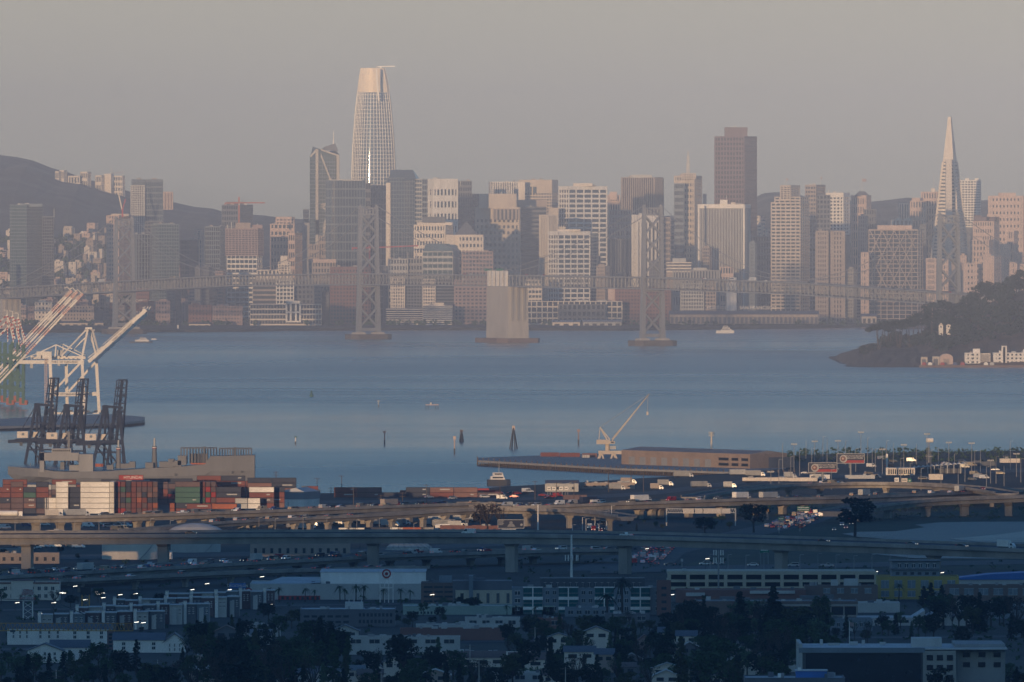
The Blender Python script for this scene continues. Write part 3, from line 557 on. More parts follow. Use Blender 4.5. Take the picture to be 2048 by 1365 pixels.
# ---- every other tower: (left, corner, right, top, colours, bays, floors) in picture units at a real distance
g = dict
TW = [
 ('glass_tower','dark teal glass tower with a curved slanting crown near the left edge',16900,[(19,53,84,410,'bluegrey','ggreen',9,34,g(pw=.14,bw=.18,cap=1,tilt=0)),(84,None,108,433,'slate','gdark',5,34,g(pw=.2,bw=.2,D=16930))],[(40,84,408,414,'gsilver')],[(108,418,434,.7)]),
 ('concrete_tower','pale concrete tower still under construction right behind the leftmost bridge tower',17150,[(212,238,261,431,'pink','glass',5,24,g(pw=.55,bw=.5))],[(222,260,428,433,'beige')],[]),
 ('glass_tower','broad glass tower with a pale panelled face and a dark crown band',17250,[(261,291,326,359,'bluegrey','gblue',9,24,g(pw=.3,bw=.3,cap=6)),(261,None,290,371,'palegrey','glass',8,22,g(pw=.5,bw=.3,cap=2,D=17245,yb=470,depth=4))],[],[]),
 ('apartment_tower','pinkish block half hidden behind the glass tower with the dark crown band',17700,[(322,None,346,384,'pink','glass',4,14,g(yb=420))],[],[]),
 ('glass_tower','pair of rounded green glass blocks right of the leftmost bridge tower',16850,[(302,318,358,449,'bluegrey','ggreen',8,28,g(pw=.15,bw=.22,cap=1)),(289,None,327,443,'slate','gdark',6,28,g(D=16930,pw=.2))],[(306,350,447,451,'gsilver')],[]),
 ('glass_tower','narrow dark glass tower wedged left of the rounded green blocks',16880,[(264,272,301,468,'bluegrey','gdark',5,22,g(pw=.3,bw=.15))],[],[]),
 ('office_block','dark mid rise with stripes of lit glass right of the rounded green blocks',16950,[(360,378,396,480,'slate','ggreen',6,16,g(pw=.3))],[],[]),
 ('art_deco_tower','slender pinkish tower with a stepped top left of the orange netted tower',17100,[(388,None,409,470,'pink','glass',4,18,g(pw=.6,bw=.3)),(391,None,405,460,'pink','glass',3,4,g(pw=.6,bw=.2,yb=480,D=17098))],[],[]),
 ('office_tower','very dim dark tower standing behind the orange netted tower',17800,[(443,480,505,410,'slate','gdark',8,20,g(pw=.3)),(453,None,492,404,'dark',g(D=17820))],[],[]),
 ('office_tower','dark slab squeezed left of the orange netted tower',17300,[(409,440,451,453,'bluegrey','gdark',7,20,g(pw=.25,bw=.2))],[],[]),
 ('netted_tower','half-built tower wrapped in orange safety netting with open white floors below',16900,[(450,516,527,457,'rose','glass',10,14,g(pw=.2,bw=.5,yb=512,cap=3)),(453,514,524,511,'white','glass',7,14,g(pw=.12,bw=.34,cap=0,D=16902))],[(471,501,446,457,'tan'),(505,525,450,458,'rose')],[(463,445,458,1.2),(515,448,458,1.2),(455,450,458,1.2)]),
 ('office_block','stepped beige office block with strip windows left of the braced tower',17200,[(540,None,589,448,'pink','glass',6,14,g(pw=.35,bw=.5)),(551,None,589,434,'pink','glass',5,5,g(pw=.3,bw=.6,cap=5,yb=470,D=17210))],[],[]),
 ('office_block','grey low tower in front of the stepped beige block with strip windows',17050,[(541,None,578,474,'tan','glass',6,12,g(pw=.4,bw=.5))],[],[]),
 ('office_block','small pinkish block with a framed top beside the braced tower',17000,[(576,590,604,466,'pink','glass',3,10,g(pw=.3,bw=.4,cap=5))],[],[]),
 ('dark_tower','narrow dark sliver of a tower touching the left side of the braced tower',17300,[(606,None,618,418,'bluegrey','gdark',3,24,g(pw=.2,bw=.2)),(604,None,619,446,'grey',g(D=17250))],[],[]),
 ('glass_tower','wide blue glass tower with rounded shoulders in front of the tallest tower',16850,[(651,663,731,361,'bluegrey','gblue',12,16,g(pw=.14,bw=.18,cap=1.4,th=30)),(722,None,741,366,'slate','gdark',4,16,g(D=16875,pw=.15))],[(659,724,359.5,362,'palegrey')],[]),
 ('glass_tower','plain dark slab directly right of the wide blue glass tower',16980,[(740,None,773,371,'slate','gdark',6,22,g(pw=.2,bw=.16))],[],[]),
 ('slant_roof_tower','blue glass tower with a faceted sloping roof and a pale lit edge',16800,[(772,782,830,356,'bluegrey','gblue',9,34,g(pw=.12,bw=.14,cap=0,th=22)),(772,None,781,366,'cream',g(D=16797,depth=4)),(829,None,844,358,'palegrey','gblue',3,34,g(D=16815,pw=.12,bw=.35))],[],[]),  # cream strip paints sunlight onto the narrow left face
 ('dark_tower','flat dark slab between the sloping roof tower and the white tower with square windows',17300,[(844,None,866,358,'bluegrey','gdark',5,24,g(pw=.2,bw=.3)),],[],[]),
 ('office_tower','white tower with seven columns of square dark windows and a blank top',16770,[(855,866,916,358,'white','glass',7,11,g(pw=.45,bw=.5,cap=21,ns=3)),],[],[(921,363,372,1.0)]),
 ('dark_tower','stepped dark tower just right of the white one with square windows',17350,[(916,None,944,362,'slate','gdark',6,24,g(pw=.3)),(930,None,958,388,'slate','gdark',6,24,g(D=17390,pw=.3))],[],[]),
 ('striped_tower','low white and black vertically striped tower top behind the beige blocks',17600,[(977,1037,1043,364,'white','gdark',17,0,g(pw=.45,cap=0,pr=1.0)),],[],[(1013,352,364,.5),(1030,356,364,.4)]),
 ('office_tower','grey topped tower with four tall dark openings under its roof',17500,[(1037,1104,1116,360,'beige','glass',12,9,g(pw=.3,bw=.5,cap=27,yb=440)),(1037,None,1050,364,'cream',g(D=17490,yb=420)),(1037,None,1104,440,'beige',g(D=17502))],[(1056,1062,374,387,'gblue'),(1066,1073,374,387,'gblue'),(1077,1084,374,387,'gblue'),(1088,1095,374,387,'gblue')],[]),
 ('office_tower','broad beige tower with a grid of square windows and blank fins along its top',16900,[(950,1039,1042,415,'beige','glass',10,17,g(pw=.45,bw=.5,cap=24)),(985,None,1040,418,'tan','glass',7,0,g(pw=.5,yb=440,D=16899,cap=0))],[(958,1033,388,417,'beige')],[(1003,384,390,1.2)]),
 ('office_tower','dark banded office slab joined to the right of the broad beige tower',16950,[(1036,None,1093,414,'slate','gdark',0,26,g(bw=.45)),(1002,None,1093,400,'tan',g(D=16990,yb=430))],[],[]),
 ('striped_tower','narrow tower of lit vertical stripes left of the tall white grid tower',16850,[(1078,1096,1116,430,'cream','gdark',8,0,g(pw=.42,cap=1,pr=.9,ns=6)),(1096,None,1117,416,'beige',g(D=16960,yb=450))],[],[]),
 ('grid_tower','tall white grid tower with five broad window bays, the biggest white block in the middle',16980,[(1117,1137,1215,373,'white','glass',5,27,g(pw=.13,bw=.36,cap=7,ns=4,th=30,pr=1.0))],[(1146,1185,367,373,'cream')],[(1148,364,368,.5),(1178,362,368,.5)]),
 ('grid_tower','shorter white grid tower standing in front of its taller twin',16700,[(1096,1116,1181,463,'white','glass',5,18,g(pw=.13,bw=.34,cap=8,ns=4,th=30,pr=1.0))],[(1115,1161,459,463,'cream')],[]),
 ('glass_tower','grey glass strip tower squeezed between the two white grid towers',16900,[(1180,None,1197,466,'bluegrey','gblue',4,26,g(pw=.15,bw=.3))],[],[]),
 ('office_block','pinkish old tower with a stepped crown right of the tall white grid tower',17500,[(1215,None,1240,390,'pink','glass',5,14,g(pw=.5)),(1219,None,1234,384,'pink',g(D=17495,yb=400)),(1240,None,1252,400,'pink','glass',3,12,g(D=17510))],[],[]),
 ('striped_tower','dark ribbed tower with chamfered corners and a flat crown left of the spired tower',17300,[(1242,1310,1326,355,'tan','gdark',18,0,g(pw=.4,cap=1,pr=1.2,th=28)),(1300,None,1328,357,'slate','gdark',8,0,g(D=17320,pw=.4))],[(1261,1304,350,356,'palegrey')],[(1270,347,352,.5),(1296,347,352,.5)]),
 ('striped_tower','white finned tower directly behind the bridge tower right of the anchorage',16800,[(1263,1274,1327,430,'white','gdark',7,0,g(pw=.42,cap=15,pr=1.2,th=30,ns=4)),(1327,None,1341,435,'tan','glass',4,20,g(D=16830)),(1339,None,1349,440,'pink','glass',2,20,g(D=16850))],[],[]),
 ('dark_tower','dim dark block left of the white finned tower behind the suspension cables',17050,[(1206,None,1262,478,'slate','gdark',11,0,g(pw=.35)),(1218,None,1262,420,'bluegrey','gdark',8,16,g(D=17200,pw=.4))],[],[]),
 ('spired_tower','beige tower of small square windows with a rocket-like spire on its stepped top',17200,[(1348,1389,1405,352,'beige','glass',8,24,g(pw=.5,bw=.5,cap=3)),(1363,None,1392,347,'beige','glass',6,2,g(pw=.5,bw=.5,yb=358,D=17198,cap=2)),(1348,None,1368,367,'bluegrey','gdark',5,20,g(D=17185,pw=.3))],[],[(1376,325,347,4.2),(1376,312,326,3.4),(1376,303,313,1.6)]),  # dark bluish front block stands in for shadow on the left part
 ('small_tower','thin pinkish turret peeking out right of the spired tower',17600,[(1406,None,1413,388,'pink')],[],[]),
 ('office_tower','dark reddish brown skyscraper with a smaller box on its roof, tallest on the right side',17250,[(1429,1489,1515,273,'maroon','gbrown',10,38,g(pw=.42,bw=.42,cap=3,pr=1.0))],[(1449,1495,255,274,'maroon')],[(1462,251,256,.5),(1470,252,256,2)]),
 ('slab_tower','broad slab of fine grey mesh in a white frame below the dark reddish skyscraper',16800,[(1396,1489,1502,409,'palegrey','gdark',30,0,g(pw=.55,cap=0,pr=.6,ns=1)),(1396,1489,1502,409,'white',g(yb=417,D=16798)),(1396,None,1399,410,'white',g(D=16790,depth=3)),(1486,None,1489.5,410,'white',g(D=16786,depth=3))],[(1440,1455,400,409,'white'),(1462,1471,405,409,'cream')],[(1453,391,401,.5)]),
 ('dark_tower','plain bluish dark block right of the white framed mesh slab',16950,[(1500,None,1543,473,'slate','gdark',8,14,g(pw=.3))],[],[]),
 ('stepped_tower','stepped beige tower of layered horizontal ledges with a flag on top',16750,[(1542,1601,1620,405,'beige','glass',6,34,g(pw=.2,bw=.5,cap=3)),(1549,1601,1619,394,'beige','glass',5,2,g(pw=.2,bw=.5,yb=408,D=16752)),(1560,1581,1601,371,'beige','glass',3,6,g(pw=.25,bw=.5,yb=400,D=16754,cap=3))],[],[(1572,357,372,.5)]),
 ('stepped_tower','second stepped ledge tower, mostly shaded, with a flagpole on its lit upper corner',17100,[(1610,1632,1652,370,'tan','glass',4,8,g(pw=.25,bw=.5,yb=440,cap=4)),(1618,None,1661,390,'slate','gdark',6,26,g(D=17105,pw=.3)),(1610,None,1640,440,'slate',g(D=17110))],[],[(1641,354,371,.5)]),  # slate walls paint the shaded body, tan the lit upper corner
 ('stepped_tower','low twin slab with a dark slot down its middle right of the stepped ledge towers',16720,[(1631,None,1657,462,'tan','glass',6,20,g(pw=.6,bw=.4,cap=3)),(1661,None,1690,462,'tan','glass',5,20,g(pw=.65,bw=.4,cap=3)),(1655,None,1663,466,'dark',g(D=16730))],[],[]),
 ('office_tower','small bright white tower with five columns of windows right of the stepped ledge towers',17400,[(1652,1687,1701,386,'white','glass',5,11,g(pw=.4,bw=.45,cap=9,yb=470)),(1652,None,1700,470,'slate',g(D=17405))],[],[(1657,380,387,1.2)]),
 ('art_deco_tower','pinkish stone tower with a dark hipped roof and a flag',17450,[(1702,1733,1743,391,'pink','glass',7,14,g(pw=.55,bw=.3,cap=6)),(1728,None,1753,419,'slate','gdark',5,16,g(D=17440))],[],[(1724,357,384,.5)]),
 ('slim_block','slim pinkish block standing left of the brown building with crossed bracing',16700,[(1722,None,1737,505,'pink','glass',3,12,g(pw=.6))],[],[]),
 ('braced_block','wide brown office block covered in crossed diagonal bracing',16720,[(1738,1836,1847,459,'tan','gdark',8,22,g(pw=.12,bw=.2,cap=3))],[(1755,1824,451,460,'pink')],[]),
 ('office_block','white low tower cluster peeping over the brown building with crossed bracing',17300,[(1783,None,1825,440,'cream','glass',5,6,g(pw=.5)),(1792,None,1802,436,'cream',g(D=17305)),(1810,None,1822,437,'cream',g(D=17307))],[],[]),
 ('apartment_tower','pale stepped apartment pair left of the white pyramid, below a flagged turret',17650,[(1842,1878,1886,384,'pink','glass',7,16,g(pw=.55,bw=.35,cap=3)),(1820,None,1853,402,'pink','glass',6,12,g(D=17640,pw=.5)),(1824,None,1840,396,'pink',g(D=17645))],[(1862,1870,377,386,'cream')],[(1867,353,378,.5)]),
 ('small_tower','low cream block left of the pale stepped apartment pair',17700,[(1798,None,1818,407,'cream','glass',4,4,g(pw=.5))],[],[]),
 ('apartment_tower','white balconied tower directly right of the white pyramid',17700,[(1918,1953,1963,361,'white','glass',6,18,g(pw=.3,bw=.45,cap=2,yb=455)),(1918,None,1962,455,'slate',g(D=17705))],[(1930,1938,357,362,'white'),(1950,1959,357,362,'white')],[]),
 ('apartment_tower','large pinkish apartment block with a flat raised top at the right edge',17500,[(1977,2047,2062,392,'pink','glass',10,18,g(pw=.6,bw=.6,cap=5)),],[(1997,2032,386,392,'pink')],[]),
 ('hotel','pinkish block with a dark red roof right of the white pyramid',17200,[(1946,1988,2000,443,'pink','glass',9,14,g(pw=.55,bw=.5))],[(1948,1962,431,443,'maroon'),(1962,1999,434,443,'maroon'),(1974,1978,429,443,'pink'),(1990,1995,430,443,'pink')],[]),
 ('apartment_block','pale apartment block below the dark red roof, just right of the rightmost bridge tower',16950,[(1940,1978,1988,480,'pink','glass',6,14,g(pw=.55))],[(1950,1966,475,480,'pink')],[]),
 ('apartment_block','grey pink block at the foot of the rightmost bridge tower',16700,[(1927,None,1954,527,'pink','glass',4,10,g(pw=.6,bw=.6))],[],[]),
 ('apartment_block','speckled pinkish block with lit windows between the bridge cables at right',16720,[(1957,1988,2004,512,'pink','glass',6,12,g(pw=.6,bw=.55)),(1966,None,1982,508,'pink',g(D=16722))],[],[]),
 ('apartment_block','narrow pale block above the wooded island at the right edge',16750,[(2019,None,2034,525,'pink','glass',3,10,g(pw=.6)),(2040,None,2055,528,'pink')],[],[]),
 ('apartment_block','small pinkish block stepping down at far right below the large flat-topped block',17100,[(2014,2028,2037,462,'pink','glass',4,8,g(pw=.5)),(2000,None,2022,488,'pink',g(D=17095))],[],[]),
 ('apartment_block','pinkish twin towers behind the rightmost bridge tower',16700,[(1852,1872,1878,517,'pink','glass',5,12,g(pw=.55)),(1876,None,1897,519,'pink','glass',4,12,g(D=16705,pw=.55))],[],[]),
 # ---- middle and waterfront rows
 ('office_block','white gridded block with a dark slab on top, left of the pyramid roofed block',16690,[(827,891,906,450,'cream','glass',11,13,g(pw=.45,bw=.45,cap=3))],[(845,891,434,446,'slate'),(834,905,445,451,'cream')],[]),
 ('pyramid_roof_block','white block with punched windows below a dark pyramid roof',16680,[(892,None,967,470,'cream',g(D=16682)),(916,None,967,472,'cream','glass',7,13,g(pw=.45,bw=.5,cap=3,D=16675,depth=8))],[],[]),
 ('office_block','reddish brown block with dark window bands left of the concrete anchorage',16650,[(924,None,986,503,'rose','glass',9,18,g(pw=.3,bw=.45))],[],[]),
 ('atrium_block','office block with a sloping green glass atrium roof and pale bands',16640,[(845,None,906,503,'palegrey','ggreen',6,12,g(pw=.1,bw=.4))],[],[]),
 ('office_block','greenish low block with two tall roof posts above the bridge deck',16660,[(776,None,816,518,'palegrey','glass',7,10,g(pw=.4)),(816,None,850,517,'grey','glass',6,10,g(D=16665))],[],[(788,505,518,.8),(816,505,518,.8)]),
 ('office_block','stepped white block with a small pyramid-like tower left of the tall bridge tower',16800,[(513,None,583,540,'cream','glass',9,6,g(pw=.4)),(556,None,581,524,'cream','glass',4,4,g(pw=.4,D=16798,yb=545)),(561,None,575,512,'cream',g(D=16797,yb=530))],[],[]),
 ('office_block','block with a pinkish flat roof left of the tall bridge tower',16750,[(624,None,671,524,'tan','glass',8,10,g(pw=.4)),(626,None,672,519,'pink',g(D=16745,yb=526))],[],[]),
 ('brick_block','reddish brick block with a grid of glowing windows behind the tall bridge tower',16600,[(660,None,742,534,'brick','glass',13,15,g(pw=.45,bw=.45,cap=6))],[],[]),
 ('office_block','beige slab and narrow dark fin standing left of the wide blue glass tower',16900,[(617,None,639,489,'tan','glass',4,10,g(pw=.5)),(638,None,653,472,'tan','glass',3,12,g(D=16905,pw=.4))],[],[]),
 ('office_block','white gridded block below the bridge deck left of the tall bridge tower',16580,[(552,None,588,560,'white','glass',5,11,g(pw=.25,bw=.3)),(505,None,552,562,'tan','glass',0,9,g(D=16590)),(588,None,628,560,'slate','gdark',5,9,g(D=16592))],[],[]),
 ('terraced_block','white terraced block stepping down to the shore behind the bridge tower',16530,[(845,None,905,612,'white','glass',0,9,g(bw=.4,cap=1)),(772,None,846,618,'cream','glass',0,7,g(D=16540)),(868,None,888,606,'cream',g(D=16535))],[],[]),
 ('office_block','dark banded block right of the terraced one, below the bridge deck',16600,[(871,None,910,558,'slate','gdark',0,14,g(bw=.4)),(845,None,871,558,'cream','glass',5,14,g(D=16598,pw=.4))],[],[]),
 ('office_block','rounded pale apartment block below the bridge deck right of the tall bridge tower',16600,[(781,None,810,556,'cream','glass',6,14,g(pw=.5)),(810,None,845,558,'slate','gdark',6,14,g(D=16605))],[],[]),
 ('brick_block','long brown block partly hidden by the concrete anchorage',16580,[(908,None,990,560,'rose','glass',10,12,g(pw=.4,bw=.5))],[],[]),
 ('office_block','small white banded block right of the concrete anchorage',16620,[(1050,None,1084,560,'cream','glass',5,9,g(pw=.2,bw=.45))],[],[]),
 ('podium_block','long low white framed building along the shore below the white grid towers',16540,[(1052,None,1245,603,'cream','gdark',18,4,g(pw=.2,bw=.25,cap=1)),(1116,None,1211,609,'slate','gdark',10,3,g(D=16530,pw=.4))],[],[]),
 ('brick_block','wide reddish brick block with scattered lit windows behind the right middle bridge tower',16570,[(1230,None,1342,575,'brick','glass',18,10,g(pw=.5,bw=.55)),(1216,None,1231,577,'pink',g(D=16575))],[],[]),
 ('office_block','pale gridded block below the bridge deck right of the wide brick block',16580,[(1361,None,1408,560,'palegrey','glass',9,12,g(pw=.4,bw=.4)),(1408,None,1432,562,'tan','glass',4,12,g(D=16585))],[],[]),
 ('slab_building','white two-banded slab building right of the middle bridge tower above the deck',16700,[(1333,None,1383,525,'cream','gdark',0,3,g(bw=.55,yb=545)),(1333,None,1383,544,'tan',g(D=16702))],[(1345,1372,517,526,'palegrey')],[]),
 ('office_block','low grey block with a raised corner just above the bridge deck below the mesh slab',16700,[(1345,None,1440,541,'grey','glass',16,4,g(pw=.5)),(1440,None,1467,534,'pink','glass',5,6,g(D=16705)),(1382,None,1414,536,'palegrey',g(D=16708))],[],[]),
 ('clock_tower','plain white shaft rising from the long pier hall below the bridge deck',16500,[(1453,None,1473,560,'white','glass',2,5,g(pw=.7,bw=.8))],[],[]),
]
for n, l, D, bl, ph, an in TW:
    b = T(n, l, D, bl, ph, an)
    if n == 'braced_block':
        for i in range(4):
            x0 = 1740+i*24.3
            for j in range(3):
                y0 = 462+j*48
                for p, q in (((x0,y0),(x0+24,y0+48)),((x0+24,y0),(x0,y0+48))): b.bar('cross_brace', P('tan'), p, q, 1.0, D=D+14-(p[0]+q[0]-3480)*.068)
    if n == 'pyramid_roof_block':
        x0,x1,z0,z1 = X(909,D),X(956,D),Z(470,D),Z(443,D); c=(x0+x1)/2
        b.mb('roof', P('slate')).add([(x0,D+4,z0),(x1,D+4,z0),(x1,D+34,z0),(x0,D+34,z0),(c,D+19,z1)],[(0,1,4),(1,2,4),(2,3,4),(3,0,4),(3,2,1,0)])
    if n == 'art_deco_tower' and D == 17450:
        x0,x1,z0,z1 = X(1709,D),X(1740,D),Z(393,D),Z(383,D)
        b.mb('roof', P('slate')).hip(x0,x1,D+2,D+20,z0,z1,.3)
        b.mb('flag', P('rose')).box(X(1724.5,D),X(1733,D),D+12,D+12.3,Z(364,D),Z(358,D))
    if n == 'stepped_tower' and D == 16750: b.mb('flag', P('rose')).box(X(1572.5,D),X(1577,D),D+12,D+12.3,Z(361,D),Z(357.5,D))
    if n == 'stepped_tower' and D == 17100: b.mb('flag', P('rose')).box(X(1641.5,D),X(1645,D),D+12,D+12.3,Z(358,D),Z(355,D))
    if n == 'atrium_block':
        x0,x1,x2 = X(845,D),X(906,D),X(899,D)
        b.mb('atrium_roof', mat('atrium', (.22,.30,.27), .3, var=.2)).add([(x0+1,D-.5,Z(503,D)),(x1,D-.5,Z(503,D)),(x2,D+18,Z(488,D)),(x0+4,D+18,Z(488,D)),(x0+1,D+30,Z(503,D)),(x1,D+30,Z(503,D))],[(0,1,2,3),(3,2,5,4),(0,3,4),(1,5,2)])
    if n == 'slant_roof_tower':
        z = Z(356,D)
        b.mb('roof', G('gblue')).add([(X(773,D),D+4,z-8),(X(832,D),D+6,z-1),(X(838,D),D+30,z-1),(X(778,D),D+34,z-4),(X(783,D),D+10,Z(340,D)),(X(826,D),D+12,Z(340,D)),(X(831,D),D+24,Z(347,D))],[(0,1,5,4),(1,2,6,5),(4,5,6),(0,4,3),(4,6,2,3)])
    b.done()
# flat brick works with its roof sign
D = 16550
b = T('coffee_factory','brick waterfront works with a rooftop name sign behind the leftmost bridge tower',D,[(272,None,298,577,'brick','glass',6,8,g(pw=.5,bw=.5)),(216,None,272,606,'brick','glass',10,4,g(pw=.5,bw=.5,D=D+4))])
b.bar('sign_frame', P('slate'), (224,606.5),(293,606.5),.8, D=D-3)
b.done()
text_mesh('HILLS BROS COFFEE', 3.6, 'sign_lettering', P('white'), b.root, Matrix.Translation((X(257,D-4)-b.root.location.x, -4, Z(602.5,D-4)-3)) @ STAND, .3)
# ---- filler blocks: the packed ordinary streets between the named towers
fr = random.Random(11)
FILL = [ # zone: px range, top range, D range, count, colours, group, label, base y
 ((30,440),(596,628),(16520,16640),15,('rose','tan','brick','slate','pink'),'waterfront blocks left of the tall bridge tower','low dim waterfront block left of the coffee works, below the bridge deck',None),
 ((330,450),(530,580),(16650,16900),8,('slate','bluegrey','tan','rose'),'dim blocks left of the orange netted tower','dim mid rise block between the green glass blocks and the orange netted tower',None),
 ((520,660),(560,600),(16620,16750),8,('slate','tan','rose','bluegrey'),'dim blocks below the deck at left','dim block below the deck left of the tall bridge tower',None),
 ((760,1000),(520,580),(16690,16900),12,('slate','tan','rose','beige'),'dim blocks behind the anchorage','dim mid rise block behind the deck near the concrete anchorage',None),
 ((1180,1420),(490,590),(16700,17000),12,('slate','tan','bluegrey','rose'),'dim blocks behind the right bridge towers','dim mid rise block behind the cables of the right middle bridge tower',None),
 ((1440,1760),(480,600),(16700,17050),16,('slate','bluegrey','tan','grey'),'dim blocks under the stepped towers','shaded grey block at the foot of the stepped ledge towers',None),
 ((1505,1545),(425,470),(17500,17900),6,('pink','beige','cream'),'far pale blocks','small pale block far off between the dark skyscraper and the stepped tower',None),
 ((1700,1850),(420,500),(17100,17600),10,('slate','bluegrey','tan','grey'),'shaded blocks behind the braced building','shaded grey block behind the brown building with crossed bracing',None),
]
for (p0,p1),(t0,t1),(d0,d1),n,cs,grp,lab,_ in FILL:
    for i in range(n):
        px = p0+(p1-p0)*(i+fr.uniform(.1,.9))/n; D = fr.uniform(d0,d1); wv = fr.uniform(12,30)*(1 if p1-p0>90 else .6); yt = fr.uniform(t0,t1)
        c = fr.choice(cs); h = Z(yt,D)-3; ny = max(2,int(h/4.2)); k = fr.uniform(.6,.85)
        b = T('city_block', lab, D, [(px-wv/2, px-wv/2+wv*k, px+wv/2, yt, c, 'glass', max(3,int(wv/4)), min(ny,26), g(pw=fr.uniform(.35,.6),bw=fr.uniform(.35,.6)))], cat='building', group=grp)
        if fr.random() < .6: b.blk(px-wv*.25, None, px+wv*.1, yt-fr.uniform(2,5), c, yb=yt, D=D+10, depth=8, part='penthouse')
        b.done()
# sloping streets at both sides: little houses standing on their own rising ground
def ramp(name, p0, p1, D0, D1, z1):
    b = MB(); n = 24; vs = []
    for t in (0,.25,.5,.75,1,1.3):
        D = D0+(D1-D0)*t
        for i in range(n+1):
            px = p0+(p1-p0)*i/n; vs.append((X(px,D), D, 2.0+z1*min(t,1)*math.sin(math.pi*min(max(i/n,0.02),.98))**.45 - (40 if t>1 else 0)))
    b.add(vs, [(j*(n+1)+i,j*(n+1)+i+1,(j+1)*(n+1)+i+1,(j+1)*(n+1)+i) for j in range(5) for i in range(n)], True)
    tag(b.build(name, hillm), kind='structure')
    def zf(px, D):
        i = (px-p0)/(p1-p0); return 2.0+z1*min(max((D-D0)/(D1-D0),0),1)*math.sin(math.pi*min(max(i,.02),.98))**.45
    return zf
zl = ramp('hill', -500, 560, 16720, 18450, 112); zr = ramp('hill', 1700, 2700, 16700, 18300, 112)
def houses(p0, p1, D0, D1, n, cs, grp, lab, zf, hr=(8,20)):
    for i in range(n):
        px = fr.uniform(p0,p1); D = D0+(D1-D0)*(i+fr.random())/n; z = zf(px,D); wv = fr.uniform(10,26); h = fr.uniform(*hr); yt = YH+(H-z-h)*F/D; c = fr.choice(cs)
        b = T('city_block', lab, D, [(px-wv/2, px+wv*fr.uniform(.1,.4), px+wv/2, yt, c, 'glass', max(2,int(wv/5)), max(1,int(h/4)), g(pw=.6,bw=.6,cap=1.5))], cat='building', group=grp, z=z-5)
        if i % 3 == 0: b.blk(px-wv*.3, None, px+wv*.1, yt-fr.uniform(2,5), c, yb=yt, D=D+8, depth=7, part='penthouse')
        b.done()
fcl = MB()
for i in range(420):
    px = fr.uniform(-60,440); D = fr.uniform(16900,18400); clump(fcl, fr, (X(px,D), D, zl(px,D)+4), fr.uniform(5,10), 16, 3.2, .7)
for i in range(260):
    px = fr.uniform(1690,2100); D = fr.uniform(16850,18250); clump(fcl, fr, (X(px,D), D, zr(px,D)+4), fr.uniform(5,9), 14, 3.2, .7)
for i in range(240):
    px = fr.uniform(-40,2060); D = fr.uniform(16425,16490); clump(fcl, fr, (X(px,D), D, 6), fr.uniform(3,6), 12, 2.2, .8)
tag(fcl.build('vegetation', LEAF['mid']), kind='stuff')
houses(-30,300,17000,18400,120,('pink','beige','tan','cream','tan'),'houses on the far left hillside','pale little house among the houses climbing the hillside at left',zl)
houses(90,225,16750,17100,14,('pink','beige','rose','tan'),'blocks left of the leftmost bridge tower','pinkish block low between the dark teal tower and the leftmost bridge tower',zl,(18,40))
houses(-40,18,16700,17000,6,('pink','beige','cream'),'blocks at the left edge','pale block stacked left of the dark teal tower at the left edge',zl,(40,80))
houses(330,450,17500,18400,12,('pink','tan','rose'),'far houses behind the orange crane','tiny hazy house on the slope behind the orange netted tower',zl)
houses(1840,2075,16720,17300,22,('pink','tan','slate','rose'),'blocks on the right hill','pinkish hill block crowded around the foot of the rightmost bridge tower',zr,(25,55))
houses(1940,2080,17300,18200,20,('tan','slate','pink','rose'),'far blocks on the right hill','dim block higher on the hill right of the white pyramid',zr,(12,30))
houses(1690,1850,17200,18200,16,('tan','slate','bluegrey','rose'),'blocks left of the pyramid','dim block on the slope left of the white pyramid',zr,(12,30))
# pale apartment slabs high on the left hill, standing above their own slope
for i,(L,C,R_,yt,yb,l) in enumerate([(110,118,124,343,352,'tiny bright house at the left end of the hilltop row'),(119,128,134,341,358,'pale tower house in the hilltop row catching the sun'),(136,None,160,352,362,'low pale row house on the hilltop'),(160,175,182,344,364,'bright hilltop house with a glinting roof'),(150,None,172,356,372,'lower beige terrace below the bright hilltop houses'),(190,203,210,351,374,'white hilltop apartment block with pale bands, left of the blank slab'),(208,222,225,348,386,'blank faced hilltop slab between two windowed blocks'),(226,245,250,352,388,'largest windowed apartment block on the hilltop row, right end')]):
    T('hilltop_apartments', l, 19640+i*6, [(L,C,R_,yt,'cream','glass',4 if i!=6 else 0,max(2,(yb-yt)//6) if i!=6 else 0,g(yb=yb+30,cap=3))], [], [(R_-4,yt-3,yt,1)], cat='building', z=Z(yb+30,19640)).done()
# construction cranes over the city
def crane(px, yb, yt, D, jl, jr, yj, c, label, rise=0):
    k = Bld('tower_crane', label, D, px, 'crane', z=Z(yb,D)); m = P(c)
    k.bar('mast', m, (px,yb),(px,yt),2.0).bar('jib', m, (px,yj),(jr,yj-rise),1.5).bar('counter_jib', m, (px,yj),(jl,yj+.6),1.6)
    k.bar('counterweight', m, (jl,yj+2),(jl+(2 if jr>jl else -2),yj+2),3.0).bar('cab', P('palegrey'), (px-.8,yj+3),(px+1.5,yj+3),2.2); k.done()
crane(478,447,394,17000,449,530,406,'orange','orange hammerhead crane over the netted tower')
crane(739,560,482,16620,704,836,496,'red','red horizontal crane seen through the tall bridge tower',4)
k = Bld('luffing_crane','red and white crane with raised jib above the tower behind the leftmost bridge tower',17130,245,'crane',z=Z(432,17130))
k.bar('mast',P('red'),(245,434),(245,418),2.2).bar('jib',P('cream'),(244,420),(235,378),1.5).bar('counter_jib',P('red'),(245,420),(251,398),1.4).done()
k = Bld('luffing_crane','small white crane leaning over the hilltop apartments',19700,222,'crane',z=Z(352,19700))
k.bar('mast',P('palegrey'),(226,352),(226,346),1.5).bar('jib',P('palegrey'),(226,347),(221,336),1.2).bar('counter_jib',P('rose'),(226,347),(250,344),.9).done()
